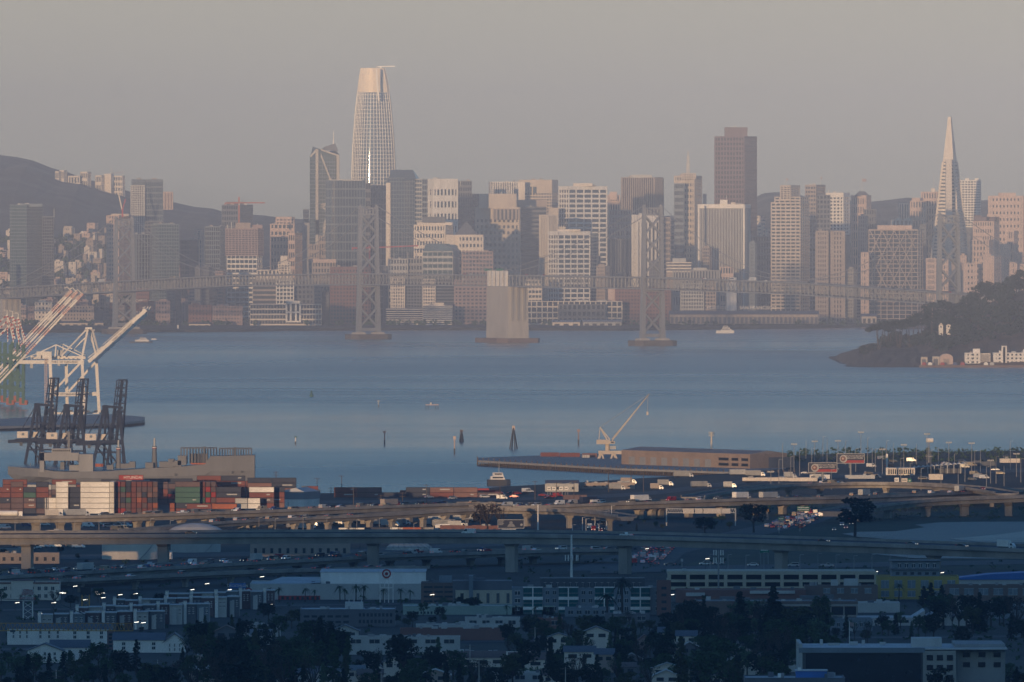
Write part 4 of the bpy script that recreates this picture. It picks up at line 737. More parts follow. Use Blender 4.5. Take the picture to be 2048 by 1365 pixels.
# waterfront piers, sheds and the ferry hall
def shed(name, label, D, L, R_, yt, yb, c, roof='slate', arches=0, depth=40, cat='pier shed'):
    b = Bld(name, label, D, (L+R_)/2, cat, z=max(Z(yb,D),.6)); x0,x1=X(L,D),X(R_,D); z0,z1=b.z,Z(yt,D); h=z1-z0
    b.mb('wall',P(c)).box(x0,x1,D,D+depth,z0,z0+h*.72); b.mb('roof',P(roof)).gable(x0-1,x1+1,D-1,D+depth+1,z0+h*.72,z1)
    n = arches or max(3,int((x1-x0)/9)); w_=(x1-x0)/n
    for i in range(n): b.mb('doorway',P('black' if not arches else 'slate')).box(x0+(i+.22)*w_,x0+(i+.78)*w_,D-.35,D+.4,z0+.3,z0+h*.5)
    return b
shed('pier_shed','long pale pier shed at the waterfront under the leftmost bridge tower',16440,111,207,643,658,'beige').done()
shed('pier_shed','low cream shed right of the leftmost bridge tower',16430,378,420,646,657,'cream').done()
shed('pier_shed','white ferry pier roofs on the shore right of the anchorage',16420,1105,1160,641,655,'cream','palegrey').done()
shed('pier_shed','second ferry pier with white canopies near the right middle bridge tower',16425,1166,1243,640,655,'palegrey','beige').done()
b = shed('ferry_hall','very long low pier hall carrying a rooftop city name',16450,1340,1637,622,648,'tan','slate',34,50,'pier hall'); b.blk(1340,None,1637,631.5,'beige',yb=633.5,D=16449,depth=2,part='cornice')
for (t,px,w) in (('PORT OF',1434,30),('SAN FRANCISCO',1516,50)):
    text_mesh(t, 4.2, 'sign_lettering', P('white'), b.root, Matrix.Translation((X(px,16444)-b.root.location.x, -6, Z(616,16444)-b.root.location.z)) @ STAND, .3)
    b.mb('sign_frame', P('slate')).beam((X(px-w/2,16446),16446,Z(619.5,16446)),(X(px+w/2,16446),16446,Z(619.5,16446)),.7)
b.done()
shed('pier_shed','blank pale shed with one window left of the wooded island',16430,1724,1753,628,647,'beige').done()
b = Bld('arched_pier_building','long banded pier building with a tall white arched portal in its middle',16440,586,'pier hall')
b.blk(500,None,643,609,'cream','gdark',24,4,pw=.12,bw=.3,cap=1); b.blk(571,None,602,602,'white','gdark',3,2,pw=.35,bw=.16,cap=6,D=16436,yb=645,pr=1.2); b.done()
for i,(L,R_,yt,yb,c,l) in enumerate([(69,104,604,634,'cream','white boxy apartment block low by the shore at left'),(122,188,612,640,'tan','flat grey waterfront warehouse behind the raised crane boom'),(311,340,602,645,'rose','dull brick warehouse right of the coffee works'),(377,423,610,648,'brick','older brick warehouse with small windows along the shore'),(425,485,612,650,'rose','long brick warehouse with rows of pale window frames by the shore')]):
    T('warehouse', l, 16480, [(L,None,R_,yt,c,'glass',max(5,(R_-L)//6),5,g(pw=.55,bw=.55))], [(L+8,L+22,yt-3,yt,c)], [], cat='warehouse').done()
# trees along the far shore
# ================= the two-level suspension bridge ===========================
AX = Vector((-.424, .906, 0)).normalized(); TR = Vector((AX.y, -AX.x, 0)) # along the bridge (away), across it (to the right)
W5 = Vector((X(1305,14425), 14425, 0)); S5 = 704.0; SA = 1070
def BP(s, t=0.0, z=0.0): return W5 + AX*(s-S5) + TR*t + Vector((0,0,z))
DZ = [(-420,52),(-353,53),(0,61),(352,69.5),(704,72.8),(1070,73.5),(1437,73.2),(1780,70),(2123,61),(2476,50.5),(2950,37)]
def dz(s):
    for (a,u),(c,v) in zip(DZ,DZ[1:]):
        if a <= s <= c: t=(s-a)/(c-a); return u+(v-u)*t
    return DZ[-1][1]
broot = empty('suspension_bridge', BP(SA,0,0), 0, 'long grey two-level suspension bridge with braced towers crossing the bay before the skyline', 'bridge')
OFF = Matrix.Translation(-broot.location); bmt = P('bridge'); cnc = P('paleconc')
ud = MB(OFF); ld = MB(OFF); tr = MB(OFF); S0, S1, dp = -420, 2930, 12.0
N = int((S1-S0)/9.2)
for k in range(N):
    a, c = S0+k*9.2, S0+(k+1)*9.2; za, zc = dz(a), dz(c)
    for b, zo, th in ((ud,0,1.1),(ld,-dp+1,1.0)):
        vs = [BP(a,-10.5,za+zo-th),BP(a,10.5,za+zo-th),BP(c,10.5,zc+zo-th),BP(c,-10.5,zc+zo-th),BP(a,-10.5,za+zo),BP(a,10.5,za+zo),BP(c,10.5,zc+zo),BP(c,-10.5,zc+zo)]
        b.add(vs,[(0,1,2,3),(7,6,5,4),(0,4,5,1),(1,5,6,2),(2,6,7,3),(3,7,4,0)])
    for t in (-10.6,10.6):
        tr.beam(BP(a,t,za+.1),BP(c,t,zc+.1),.6,1.1); tr.beam(BP(a,t,za-dp),BP(c,t,zc-dp),.6,1.1)
        tr.beam(BP(a,t,za-dp),BP(a,t,za),.75,.6)
        tr.beam(BP(a,t,za-dp),BP(c,t,zc),.4) if k%2 else tr.beam(BP(a,t,za),BP(c,t,zc-dp),.4)
ud.build('upper_deck', P('slate'), broot); ld.build('lower_deck', P('slate'), broot); tr.build('stiffening_truss', bmt, broot)
TW_S = [(6,140),(704,147.5),(1437,147),(2123,133)]
for s, zt in TW_S:
    base = BP(s,0,0); tw = None
    o = MB(OFF)
    zd = dz(s)
    pos = lambda z, sd: BP(s, sd*(11.9-2.1*z/zt), z)
    legs = []
    for sd in (-1,1):
        b = MB(OFF)
        for (z0,w0),(z1,w1) in zip([(7,7.0),(20,6.0),(zt*.5,5.2),(zt-4,4.4)],[(20,6.0),(zt*.5,5.2),(zt-4,4.4),(zt+1.5,4.0)]):
            p, q = pos(z0,sd), pos(z1,sd); rr = []
            for c,w in ((p,w0),(q,w1)): rr.append([c+AX*(i*w*.5)+TR*(j*w*.36) for i,j in ((-1,-1),(-1,1),(1,1),(1,-1))])
            b.loft(rr)
        legs.append(b)
    tw = legs[0].build('tower', bmt, broot); tw['label'] = 'braced steel tower standing on its own concrete pier'
    legs[1].build('leg', bmt, tw)
    br = MB(OFF); hi = [zd+3+(zt-8-zd-3)*i/3 for i in range(4)]; lo = [13+(zd-dp-2-13)*i/2 for i in range(3)]
    for seq in (hi, lo):
        for u, v in zip(seq, seq[1:]):
            for q in (-1.2,1.2):
                br.beam(pos(u,-1)+AX*q,pos(v,1)+AX*q,2.0,1.4); br.beam(pos(u,1)+AX*q,pos(v,-1)+AX*q,2.0,1.4)
    br.build('cross_brace', bmt, tw)
    st = MB(OFF)
    st.beam(pos(zt-7.5,-1),pos(zt-7.5,1),2.4,1.6); st.beam(pos(zt-.6,-1),pos(zt-.6,1),2.4,1.8); st.beam(pos(11,-1),pos(11,1),4,3.5); st.beam(pos(zd-dp-2,-1),pos(zd-dp-2,1),2.5,2)
    for k in range(6): 
        p = pos(zt-4,-1).lerp(pos(zt-4,1),k/5); st.beam(p-Vector((0,0,3.5)),p+Vector((0,0,3.5)),1.6,1.0)
    for sd in (-1,1): st.beam(pos(zt+1.5,sd),pos(zt+3.5,sd),2.2)
    st.build('strut', bmt, tw)
    pr = MB(OFF)
    for sd in (-1,1):
        c = pos(7,sd); pr.loft([[c+AX*(i*w)+TR*(j*w*.8)+Vector((0,0,z)) for i,j in ((-1,-1),(-1,1),(1,1),(1,-1))] for w,z in ((7.5,-3),(6.5,1.0))])
    pr.build('pier', cnc, tw)
    pf = MB(OFF); pf.loft([[BP(s,t*25,z)+AX*(u*14) for u,t in ((-1,-.7),(-.6,-1),(.6,-1),(1,-.7),(1,.7),(.6,1),(-.6,1),(-1,.7))] for z in (-.5,5.8)]); pf.build('fender', mat('wet_concrete',(.12,.105,.095),.9,var=.35,scale=.2), tw)
# anchorages
def anchorage(s, la, wt, top, dtop):
    b = MB(OFF)
    b.loft([[BP(s,j*wt*k,z)+AX*(i*la*k) for i,j in ((-.5,-.5),(-.5,.5),(.5,.5),(.5,-.5))] for z,k in ((0,1.05),(30,1.02),(top,1.0))])
    a = b.build('anchorage', cnc, broot)
    p = MB(OFF)
    for t in (-.3,0,.3): p.loft([[BP(s,t*wt+j*2.4,z)-AX*(la*.52)+AX*(i*1.6) for i,j in ((-.5,-.5),(-.5,.5),(.5,.5),(.5,-.5))] for z in (24,top-.5)])
    p.build('recess_pier', P('concrete'), a)
    return a
a = anchorage(SA, 54, 24, dz(SA)-dp-.5, 0)
h = MB(OFF)
for i in range(5): h.loft([[BP(SA-22+i*11,-11.9,z)+AX*(u*2.2)+TR*(v*1.2) for u,v in ((-1,-1),(-1,1),(1,1),(1,-1))] for z in (dz(SA)-dp,dz(SA)+5)])
h.build('cable_housing_fin', P('white'), a)
f = MB(OFF); f.loft([[BP(SA,t*26,z)+AX*(u*40) for u,t in ((-1,-.7),(-.7,-1),(.7,-1),(1,-.7),(1,.7),(.7,1),(-.7,1),(-1,.7))] for z in (-.5,5)]); f.build('fender', P('brown'), a)
anchorage(2476, 34, 24, dz(2476)-dp-.5, 0)
# overhead signs on the deck by the anchorage
for t in (1090,1120):
    g_ = MB(OFF); g_.loft([[BP(t,j*4.5,z)+AX*(i*.3) for i,j in ((-1,-1),(-1,1),(1,1),(1,-1))] for z in (dz(t)+4.5,dz(t)+7.2)]); g_.build('road_sign', P('signgreen'), broot)
    g_ = MB(OFF); [g_.beam(BP(t,q,dz(t)),BP(t,q,dz(t)+6),.4) for q in (-9,9)]; g_.beam(BP(t,-9,dz(t)+6),BP(t,9,dz(t)+6),.4); g_.build('sign_gantry', bmt, broot)
# cables
for t in (-10.6,10.6):
    b = MB(OFF); pts = []
    tops = [(-353,54)]+[(s,z+2.5) for s,z in TW_S[:2]]+[(SA,dz(SA)+4)]+[(s,z+2.5) for s,z in TW_S[2:]]+[(2476,52)]
    sp = MB(OFF)
    for (a_,za),(c_,zc) in zip(tops,tops[1:]):
        main = 600 < c_-a_ < 760 and a_ != 704; prev = None
        zm = dz((a_+c_)/2)+3
        for k in range(33):
            u = k/32; s = a_+(c_-a_)*u
            lin = za+(zc-za)*u; sag = ((za+zc)/2-zm) if main else (8 if c_-a_ < 400 else 10); z = lin-4*u*(1-u)*sag
            p = BP(s,t,z)
            if prev is not None: b.tube(prev, p, .36, .36, 6, False)
            prev = p
            if z > dz(s)+1: sp.beam(BP(s,t,dz(s)),p,.16)
    b.build('main_cable', bmt, broot); o = sp.build('suspender', bmt, broot); tag(o, kind='stuff')
# vehicles crossing on the upper deck
rb = random.Random(5); cs = ['white','silver','grey','red','black','tan']
specials = [(1474,'bus','white','white bus on the upper deck of the bridge, right of the mesh slab tower'),(1513,'truck','white','white lorry on the upper deck of the bridge behind the bus'),(210,'truck','white','white lorry on the bridge deck left of the leftmost tower'),(353,'bus','tan','pale bus on the bridge deck right of the leftmost tower')]
def s_at(px):
    lo, hi = -300.0, 2700.0
    for _ in range(40):
        m = (lo+hi)/2; p = BP(m,0,0); q = 1024+p.x*F/p.y
        if q > px: lo = m
        else: hi = m
    return lo
brz = math.atan2(AX.y, AX.x)
for px,kd,c,l in specials:
    s = s_at(px); put_far('bus' if kd=='bus' else 'lorry', far_car(c,kd), BP(s,-5,dz(s)+.05), brz, l, 'bus' if kd=='bus' else 'lorry')
for i in range(46):
    s = rb.uniform(-40,2500); t = rb.choice((-8,-5,-2,2,5,8)); put_far('car', far_car(rb.choice(cs)), BP(s,t,dz(s)+.05), brz+(math.pi if rb.random()<.0 else 0), 'tiny car crossing on the upper deck of the suspension bridge', 'car', 'cars on the bridge')
# ================= wooded island at right ====================================
D0, D1, DM = 12560, 13500, 13000
prof = [(1672,731.5),(1690,717),(1706,706),(1740,688),(1830,685),(1862,664),(1900,640),(1950,612),(2000,596),(2048,578),(2150,545),(2300,525),(2600,530),(2900,610),(3020,731)]
def isl_y(px):
    for (a,u),(c,v) in zip(prof,prof[1:]):
        if a <= px <= c: return u+(v-u)*(px-a)/(c-a)
    return 735
def isl_z(px, D):
    t = (D-D0)/(D1-D0); zt = max(Z(isl_y(px),DM),0)
    k = min(1.0, (t/.42)**.62) if t < .42 else math.cos((t-.42)/.58*math.pi/2)**.7
    return zt*k
b = MB(); n=150; vs=[]; rows=[0,.03,.07,.12,.18,.25,.33,.42,.55,.7,.85,1.0]; ri = random.Random(4)
for t in rows:
    for i in range(n+1):
        px = prof[0][0]+(prof[-1][0]-prof[0][0])*i/n; D = D0+(D1-D0)*t
        vs.append((X(px,DM), D, (isl_z(px,D)+ri.uniform(-.8,.8)) if 0<t<1 else -.5))
b.add(vs,[(j*(n+1)+i,j*(n+1)+i+1,(j+1)*(n+1)+i+1,(j+1)*(n+1)+i) for j in range(len(rows)-1) for i in range(n)])
tag(b.build('hill', mat('island_soil',(.10,.065,.045),.95,var=.6,scale=.03,bump=.5)), kind='structure')
# the wood on the slope, one dark mass, and the separate trees that show against the water and sky
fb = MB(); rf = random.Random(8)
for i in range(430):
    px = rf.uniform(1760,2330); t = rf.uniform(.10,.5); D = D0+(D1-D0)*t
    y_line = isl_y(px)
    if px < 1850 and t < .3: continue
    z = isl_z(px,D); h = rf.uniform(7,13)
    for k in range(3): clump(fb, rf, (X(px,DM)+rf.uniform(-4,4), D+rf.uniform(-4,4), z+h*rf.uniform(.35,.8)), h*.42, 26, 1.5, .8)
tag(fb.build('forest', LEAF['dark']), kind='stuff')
k = 0
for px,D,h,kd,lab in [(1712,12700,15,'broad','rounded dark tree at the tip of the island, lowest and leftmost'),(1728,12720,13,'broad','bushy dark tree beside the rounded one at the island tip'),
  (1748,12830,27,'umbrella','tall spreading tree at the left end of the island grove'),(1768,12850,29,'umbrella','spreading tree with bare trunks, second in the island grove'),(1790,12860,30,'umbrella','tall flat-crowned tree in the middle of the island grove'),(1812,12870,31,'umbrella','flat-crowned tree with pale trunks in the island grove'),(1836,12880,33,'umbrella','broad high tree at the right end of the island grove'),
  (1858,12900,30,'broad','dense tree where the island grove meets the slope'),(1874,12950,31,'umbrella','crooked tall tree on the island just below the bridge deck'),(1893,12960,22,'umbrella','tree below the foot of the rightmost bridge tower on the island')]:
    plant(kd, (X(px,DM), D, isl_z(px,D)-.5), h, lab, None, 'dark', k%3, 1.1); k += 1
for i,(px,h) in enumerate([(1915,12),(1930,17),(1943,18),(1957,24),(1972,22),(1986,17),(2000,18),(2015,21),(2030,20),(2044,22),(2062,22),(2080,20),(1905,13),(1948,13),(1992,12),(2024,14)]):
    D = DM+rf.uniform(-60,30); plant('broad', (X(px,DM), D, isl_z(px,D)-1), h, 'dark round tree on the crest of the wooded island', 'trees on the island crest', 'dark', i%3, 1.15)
def at_isl(px, D): return isl_z(px, D)
# shore buildings on the island
D = 12572; z0 = 2.2
q = MB().box(X(1838,D),X(2330,D),D-14,D+30,-.5,z0); tag(q.build('quay', P('brown')), 'long dark sea wall at the foot of the wooded island', 'sea wall')
T('white_building','white flat-roofed block with a raised centre and pilastered wing on the island shore',D,[(1930,None,1961,706,'white','glass',3,3,g(pw=.5,bw=.5,cap=2)),(1961,None,1981,707,'cream','glass',9,1,g(pw=.5,bw=.3,D=D+3))],[(1946,1960,698,706,'white')],[],cat='building',z=z0).done()
T('white_building','long white building with a square tower at the right edge of the island shore',D,[(1987,None,2062,706,'white','glass',9,3,g(pw=.55,bw=.5,cap=2)),(2003,None,2014,692,'white','glass',1,4,g(pw=.7,bw=.6,D=D-1))],[(2046,2052,699,706,'white'),(1998,2003,702,706,'white')],[],cat='building',z=z0).done()
for px0,px1,yt,l in ((1842,1855,715,'small pale shed with a lamp at the left of the island shore'),(1865,1879,714,'small square shed beside the round-roofed hangar')):
    b = Bld('shore_shed', l, D, px0, 'shed', z=z0); b.blk(px0,None,px1,yt,'beige'); b.blk(px0+2,None,px1-3,yt+4,'slate',D=D-.3,depth=.5,part='door'); b.blk(px0-.4,None,px1+.4,yt-1,'grey',yb=yt,part='roof',depth=7); b.done()
b = Bld('round_hangar','pinkish hangar with a rounded roof on the island shore',D,1892,'hangar',z=z0); x0,x1=X(1880,D),X(1906,D); zt=Z(708,D)
b.mb('wall',P('pink')).xprism([(x0,z0),(x1,z0),(x1,z0+(zt-z0)*.6)]+[((x0+x1)/2+(x1-x0)/2*math.cos(a),z0+(zt-z0)*(.6+.4*math.sin(a))) for a in [math.pi*i/10 for i in range(1,10)]]+[(x0,z0+(zt-z0)*.6)],D,D+25); b.blk(1887,None,1899,718,'tan',D=D-.3,depth=.5,part='door'); b.done()
for px,yb,yt,l in ((1882,659,643,'little white gabled house among the trees of the island'),(1897,658,646,'second white gabled house half hidden by island trees')):
    Dh = 12800; zb = isl_z(px,Dh)-1; x = X(px,Dh); b = Bld('gabled_house', l, Dh, px, 'house', z=zb); zb2 = Z(yb,Dh)
    b.mb('wall',P('white')).box(x-2.0,x+2.0,Dh,Dh+7,zb,zb2+3.4); b.mb('roof',P('slate')).gable(x-2.3,x+2.3,Dh+.4,Dh+7.4,zb2+3.4,Z(yt,Dh)-1,'y'); b.mb('gable',P('cream')).add([(x-2.0,Dh,zb2+3.4),(x+2.0,Dh,zb2+3.4),(x,Dh,Z(yt,Dh)-1.3)],[(0,1,2)]); b.mb('window',G('glass')).box(x-.6,x+.6,Dh-.1,Dh+.1,zb2+1.5,zb2+3); b.done()
for i,px in enumerate((1848,1860,1885,1910,1925,1984,1972)):
    o = MB().box(-2,2,-1,1,0,1.9); o.box(-1.4,1.2,-.9,.9,1.9,2.6)
    tag(o.build('parked_car', [paint(['red','white','red','blue','red','silver','white'][i])], None, (X(px,D-8),D-8,z0)), 'tiny parked vehicle on the island sea wall', 'car', 'cars on the island quay')
# ---- boats and channel marks
def boat(name, label, px, py, L, hgt, c, rz=0.0, decks=2, cat='boat', mast=0):
    D = DW(py); r = empty(name, (X(px,D),D,0), rz, label, cat); h = MB(); a=L/2; w_=L*.13
    h.loft([[(a,0,z) if k==0 else (x,y*s,z) for k,(x,y) in enumerate(((a,0),(a*.6,-w_),(-a,-w_*.9),(-a,w_*.9),(a*.6,w_)))] for z,s in ((-.4,.8),(hgt*.38,1))]); h.build('hull', P(c), r)
    for k in range(decks):
        s = 1-.28*k; cb = MB().xprism([(-a*.75*s,hgt*(.38+.22*k)),(-a*.72*s,hgt*(.58+.22*k)),(a*.35*s,hgt*(.58+.22*k)),(a*.5*s,hgt*(.38+.22*k))],-w_*.75,w_*.75); o = cb.build('cabin', P('white'), r)
        MB().box(-a*.6*s,a*.32*s,-w_*.76,w_*.76,hgt*(.45+.22*k),hgt*(.53+.22*k)).build('window', G('gdark'), o)
    if mast: MB().tube((0,0,hgt*.6),(0,0,hgt*.6+mast),.2,.12,6).build('mast', P('palegrey'), r)
    return r
boat('ferry','white ferry under way right of the right middle bridge tower',1450,667,21,8.5,'white',math.pi,3,'ferry',4)
boat('patrol_boat','pale boat towing a dark barge near the left shore',284,684,15,6,'white',math.pi,2,'boat',3)
o = MB().loft([[(x,y*s,z) for x,y in ((13,0),(10,-3),(-13,-3),(-13,3),(10,3))] for z,s in ((-.4,.9),(1.4,1))]); p = GP(282,686); tag(o.build('barge', P('dark'), None, p), 'low dark barge beside the pale boat near the left shore', 'barge')
boat('tugboat','small lit tugboat head-on near the far left shore',356,663,9,9,'rose',-math.pi/2,2,'boat',4)
boat('motor_boat','tiny white launch just right of the dark barge',308,680,6,3,'white',0,1)
def mark(px, py, top, c, label, legs=1, name='channel_marker', cap=None):
    D = DW(py); h = (py-top)*D/F; r = empty(name, (X(px,D),D,0), 0, label, 'channel marker')
    if legs == 1: MB().tube((0,0,-.5),(0,0,h*.3),.5,.5,8).build('pile', P('dark'), r); MB().tube((0,0,h*.3),(0,0,h*.85),.4,.35,8).build('post', P(c), r)
    else:
        b = MB()
        for i in range(4): a=i*math.pi/2+.4; b.tube((math.cos(a)*h*.18,math.sin(a)*h*.18,-.5),(math.cos(a)*.3,math.sin(a)*.3,h*.9),.45,.3,6)
        b.beam((-h*.1,0,h*.45),(h*.1,0,h*.45),.4); b.build('pile', P('dark'), r)
    MB().box(-.9,.9,-.3,.3,h*.82,h).build('daymark', P(cap or c), r)
mark(591,888,873,'white','white-topped channel marker with a green cap right of the grey ship',cap='green'); mark(769,889,862,'rose','tall pinkish channel post in the middle of the bay'); mark(909,908,873,'pink','tall pale red post nearest the pier tip'); 
mark(923,884,860,'brown','short three-legged pile cluster above the pier tip',4,'pile_dolphin'); mark(1027,898,852,'brown','tallest pile tripod with a pinkish top, right of the pier tip',4,'pile_dolphin','pink'); mark(1157,889,859,'rose','pinkish channel post just left of the pier crane')
mark(757,814,801,'palegrey','small far marker in mid bay'); mark(308,909,892,'dark','marker with a green board behind the grey ship',cap='green')
r = empty('bell_buoy', GP(623,794), 0, 'dark pointed buoy alone in the left part of the bay', 'buoy'); MB().tube((0,0,-.4),(0,0,1.5),1.8,1.6,10).build('float', P('green'), r); MB().tube((0,0,1.5),(0,0,5),1.2,.4,6).build('cage', P('green'), r)
r = empty('mooring_platform', GP(864,819), 0, 'low lit mooring platform on four legs in mid bay', 'platform'); b=MB()
for x in (-4.5,-2.5,2.5,4.5): b.tube((x,0,-.5),(x,0,3),.25,.25,6)
b.build('leg', P('dark'), r); MB().box(-5,5,-1.5,1.5,3,3.6).build('deck', P('pink'), r); MB().box(-1.5,-.3,-.6,.6,3.6,5).build('hut', P('cream'), r)
# ================= container port at left ====================================
CW = P('cranewhite')
def K(D): return D/F
# outer wharf under the white crane
Dq = 9700
pts = [(-900,838),(0,838),(110,832),(225,829),(290,834),(289,841),(240,846),(120,850),(0,853),(-900,857)]
b = MB(); b.prism([tuple(GP(x,y,3.2)[:2]) for x,y in pts], 1.6, 3.2); b.cur = 1
for i in range(70):
    x = -200+i*7; a = GP(x, 846 if x>200 else 852, 0); b.cbox(a.x, a.y-4, 1.0, 1.0, -.5, 1.6)
w_ = b.build('wharf', [P('concrete'), P('dark')]); tag(w_, 'outer concrete wharf on piles below the big white crane', 'wharf')
# the white ship-to-shore crane
def white_crane():
    D = Dq; s = K(D); r = empty('quay_crane', (X(150,D), D, 3.2), 0, 'large white container crane with its boom raised to the right over the water', 'crane')
    O = Matrix.Translation(-Vector(r.location))
    def V(px, py, dd=0): return Vector((X(px,D), D+dd, Z(py,D)))
    legs = [((100,716),(104,828),0,2.3),((163.5,712),(169,826),0,2.0),((131,728),(133,826),16,2.2),((191,722),(197,826),16,2.2)]
    for p,q,dd,wd in legs:
        b = MB(O); b.beam(V(*p,dd),V(*q,dd),wd,wd); b.build('leg', CW, r)
    b = MB(O)
    for p,q,d0,d1,wd in (((109,789),(156,789),0,0,2.8),((163,789),(183,789),0,16,1.2),((181,789),(195,789),16,16,2.8),((133,789),(181,788),16,16,2.2),((104,789),(133,789),0,16,1.4)): b.beam(V(*p,d0),V(*q,d1),wd,wd)
    b.build('portal_beam', CW, r)
    b = MB(O)
    for p,q,dd in (((163,724),(108,782),0),((189,726),(136,784),16)): b.beam(V(*p,dd),V(*q,dd),1.5)
    b.build('diagonal_brace', CW, r)
    b = MB(O)
    b.beam(V(38,724.5,0),V(168,724.5,0),1.3,2.6); b.beam(V(60,716,12),V(170,716,12),1.3,2.2)
    for px in range(44,168,9): b.beam(V(px,724,0),V(px+2,717,12),.5)
    b.build('main_girder', CW, r)
    b = MB(O)
    b.beam(V(177,724,0),V(292,620,0),1.4,2.4); b.beam(V(189,722,12),V(293,628,12),1.4,2.4)
    for k in range(9):
        u=k/8; b.beam(V(177,724,0).lerp(V(292,620,0),u),V(189,722,12).lerp(V(293,628,12),u),.6)
    for k in range(12):
        u=.25+k*.06; p=V(177,724,0).lerp(V(292,620,0),u); b.beam(p,p+Vector((-.9,0,2.2)),.25)
    b.beam(V(205,690,0),V(276,629,0),.35); b.beam(V(176,716,0),V(205,693,0),.5)
    for dx in (-6,0,5): b.beam(V(291+dx,622,6),V(296+dx,613,6),.5)
    b.beam(V(286,621,0),V(297,617,12),1.2); b.beam(V(286,616,2),V(299,622,12),.8)
    b.build('boom', CW, r)
    b = MB(O)
    for p,q,d0,d1,wd in (((175,660),(164,714),3,0,1.5),((179,660),(190,708),9,12,1.2),((184,660),(195,702),9,12,1.0),((170,662),(178,660),3,9,1.3),((178,660),(188,661),9,10,1.1)): b.beam(V(*p,d0),V(*q,d1),wd)
    b.cbox(V(177,0).x,D+6,5,8,Z(659,D),Z(655,D)); b.build('apex_frame', CW, r)
    b = MB(O)
    for p,q,d0,d1,wd in (((170,662),(122,713),3,0,1.0),((174,672),(131,714),9,12,.8),((180,672),(188,700),9,12,.7),((112,690),(80,705),0,0,.8),((112,690),(164,713),0,0,.8),((124,689),(170,712),12,12,.8),((112,690),(110,714),0,0,.9),((124,689),(127,712),12,12,.9),((112,690),(124,689),0,12,.7),((80,705),(46,718),0,0,.5)): b.beam(V(*p,d0),V(*q,d1),wd)
    b.build('stay', CW, r)
    b = MB(O); b.box(X(73,D),X(103,D),D-1,D+9,Z(718,D),Z(703.5,D)); mh = b.build('machinery_house', CW, r)
    b = MB(O); b.box(X(82,D),X(84.5,D),D-1.2,D-.8,Z(717.6,D),Z(711,D)); b.build('door', P('dark'), mh)
    b = MB(O); b.box(X(113,D),X(126,D),D+8,D+13,Z(712,D),Z(701,D)); b.build('trolley_house', P('palegrey'), r)
    b = MB(O); b.beam(V(105,827,0),V(170,827,0),2.4,1.6); b.beam(V(133,827,16),V(197,827,16),2.4,1.6); b.build('sill_beam', CW, r)
    b = MB(O)
    for px,dd in ((104,0),(169,0),(133,16),(197,16)):
        for k in (-1,1): b.cbox(X(px+k*6,D),D+dd,3.2,1.6,3.25,4.6)
    b.build('bogie', P('dark'), r)
    b = MB(O); b.box(X(60,D),X(66,D),D,D+3,Z(737,D),Z(727,D)); b.box(X(115,D),X(120,D),D,D+3,Z(732,D),Z(726,D)); b.build('operator_cab', P('palegrey'), r)
    b = MB(O); x0=X(99,D)-2.6
    for i in range(22): z=Z(826,D)+i*1.75; b.beam((x0-.7,D-1,z),(x0+.7,D-1,z+1.75),.25); b.beam((x0+.7,D-1,z),(x0-.7,D-1,z+1.75),.25)
    for dx in (-.8,.8): b.beam((x0+dx,D-1,Z(826,D)),(x0+dx,D-1,Z(716,D)),.35)
    b.build('lift_shaft', P('pink'), r)
    ang = math.atan2(-(620-724),(292-177))
    for (px,py,dd,t,h,a) in ((129,724.5,-.9,'PORT OF OAKLAND',1.5,0),(130,789,-1.8,'PORT OF OAKLAND',1.4,0),(245,664,-1.2,'PORT OF OAKLAND',1.5,ang)):
        p = V(px,py,dd)-Vector(r.location); text_mesh(t, h, 'lettering', P('navy'), r, Matrix.Translation(p) @ Matrix.Rotation(-a,4,'Y') @ STAND, .05)
white_crane()
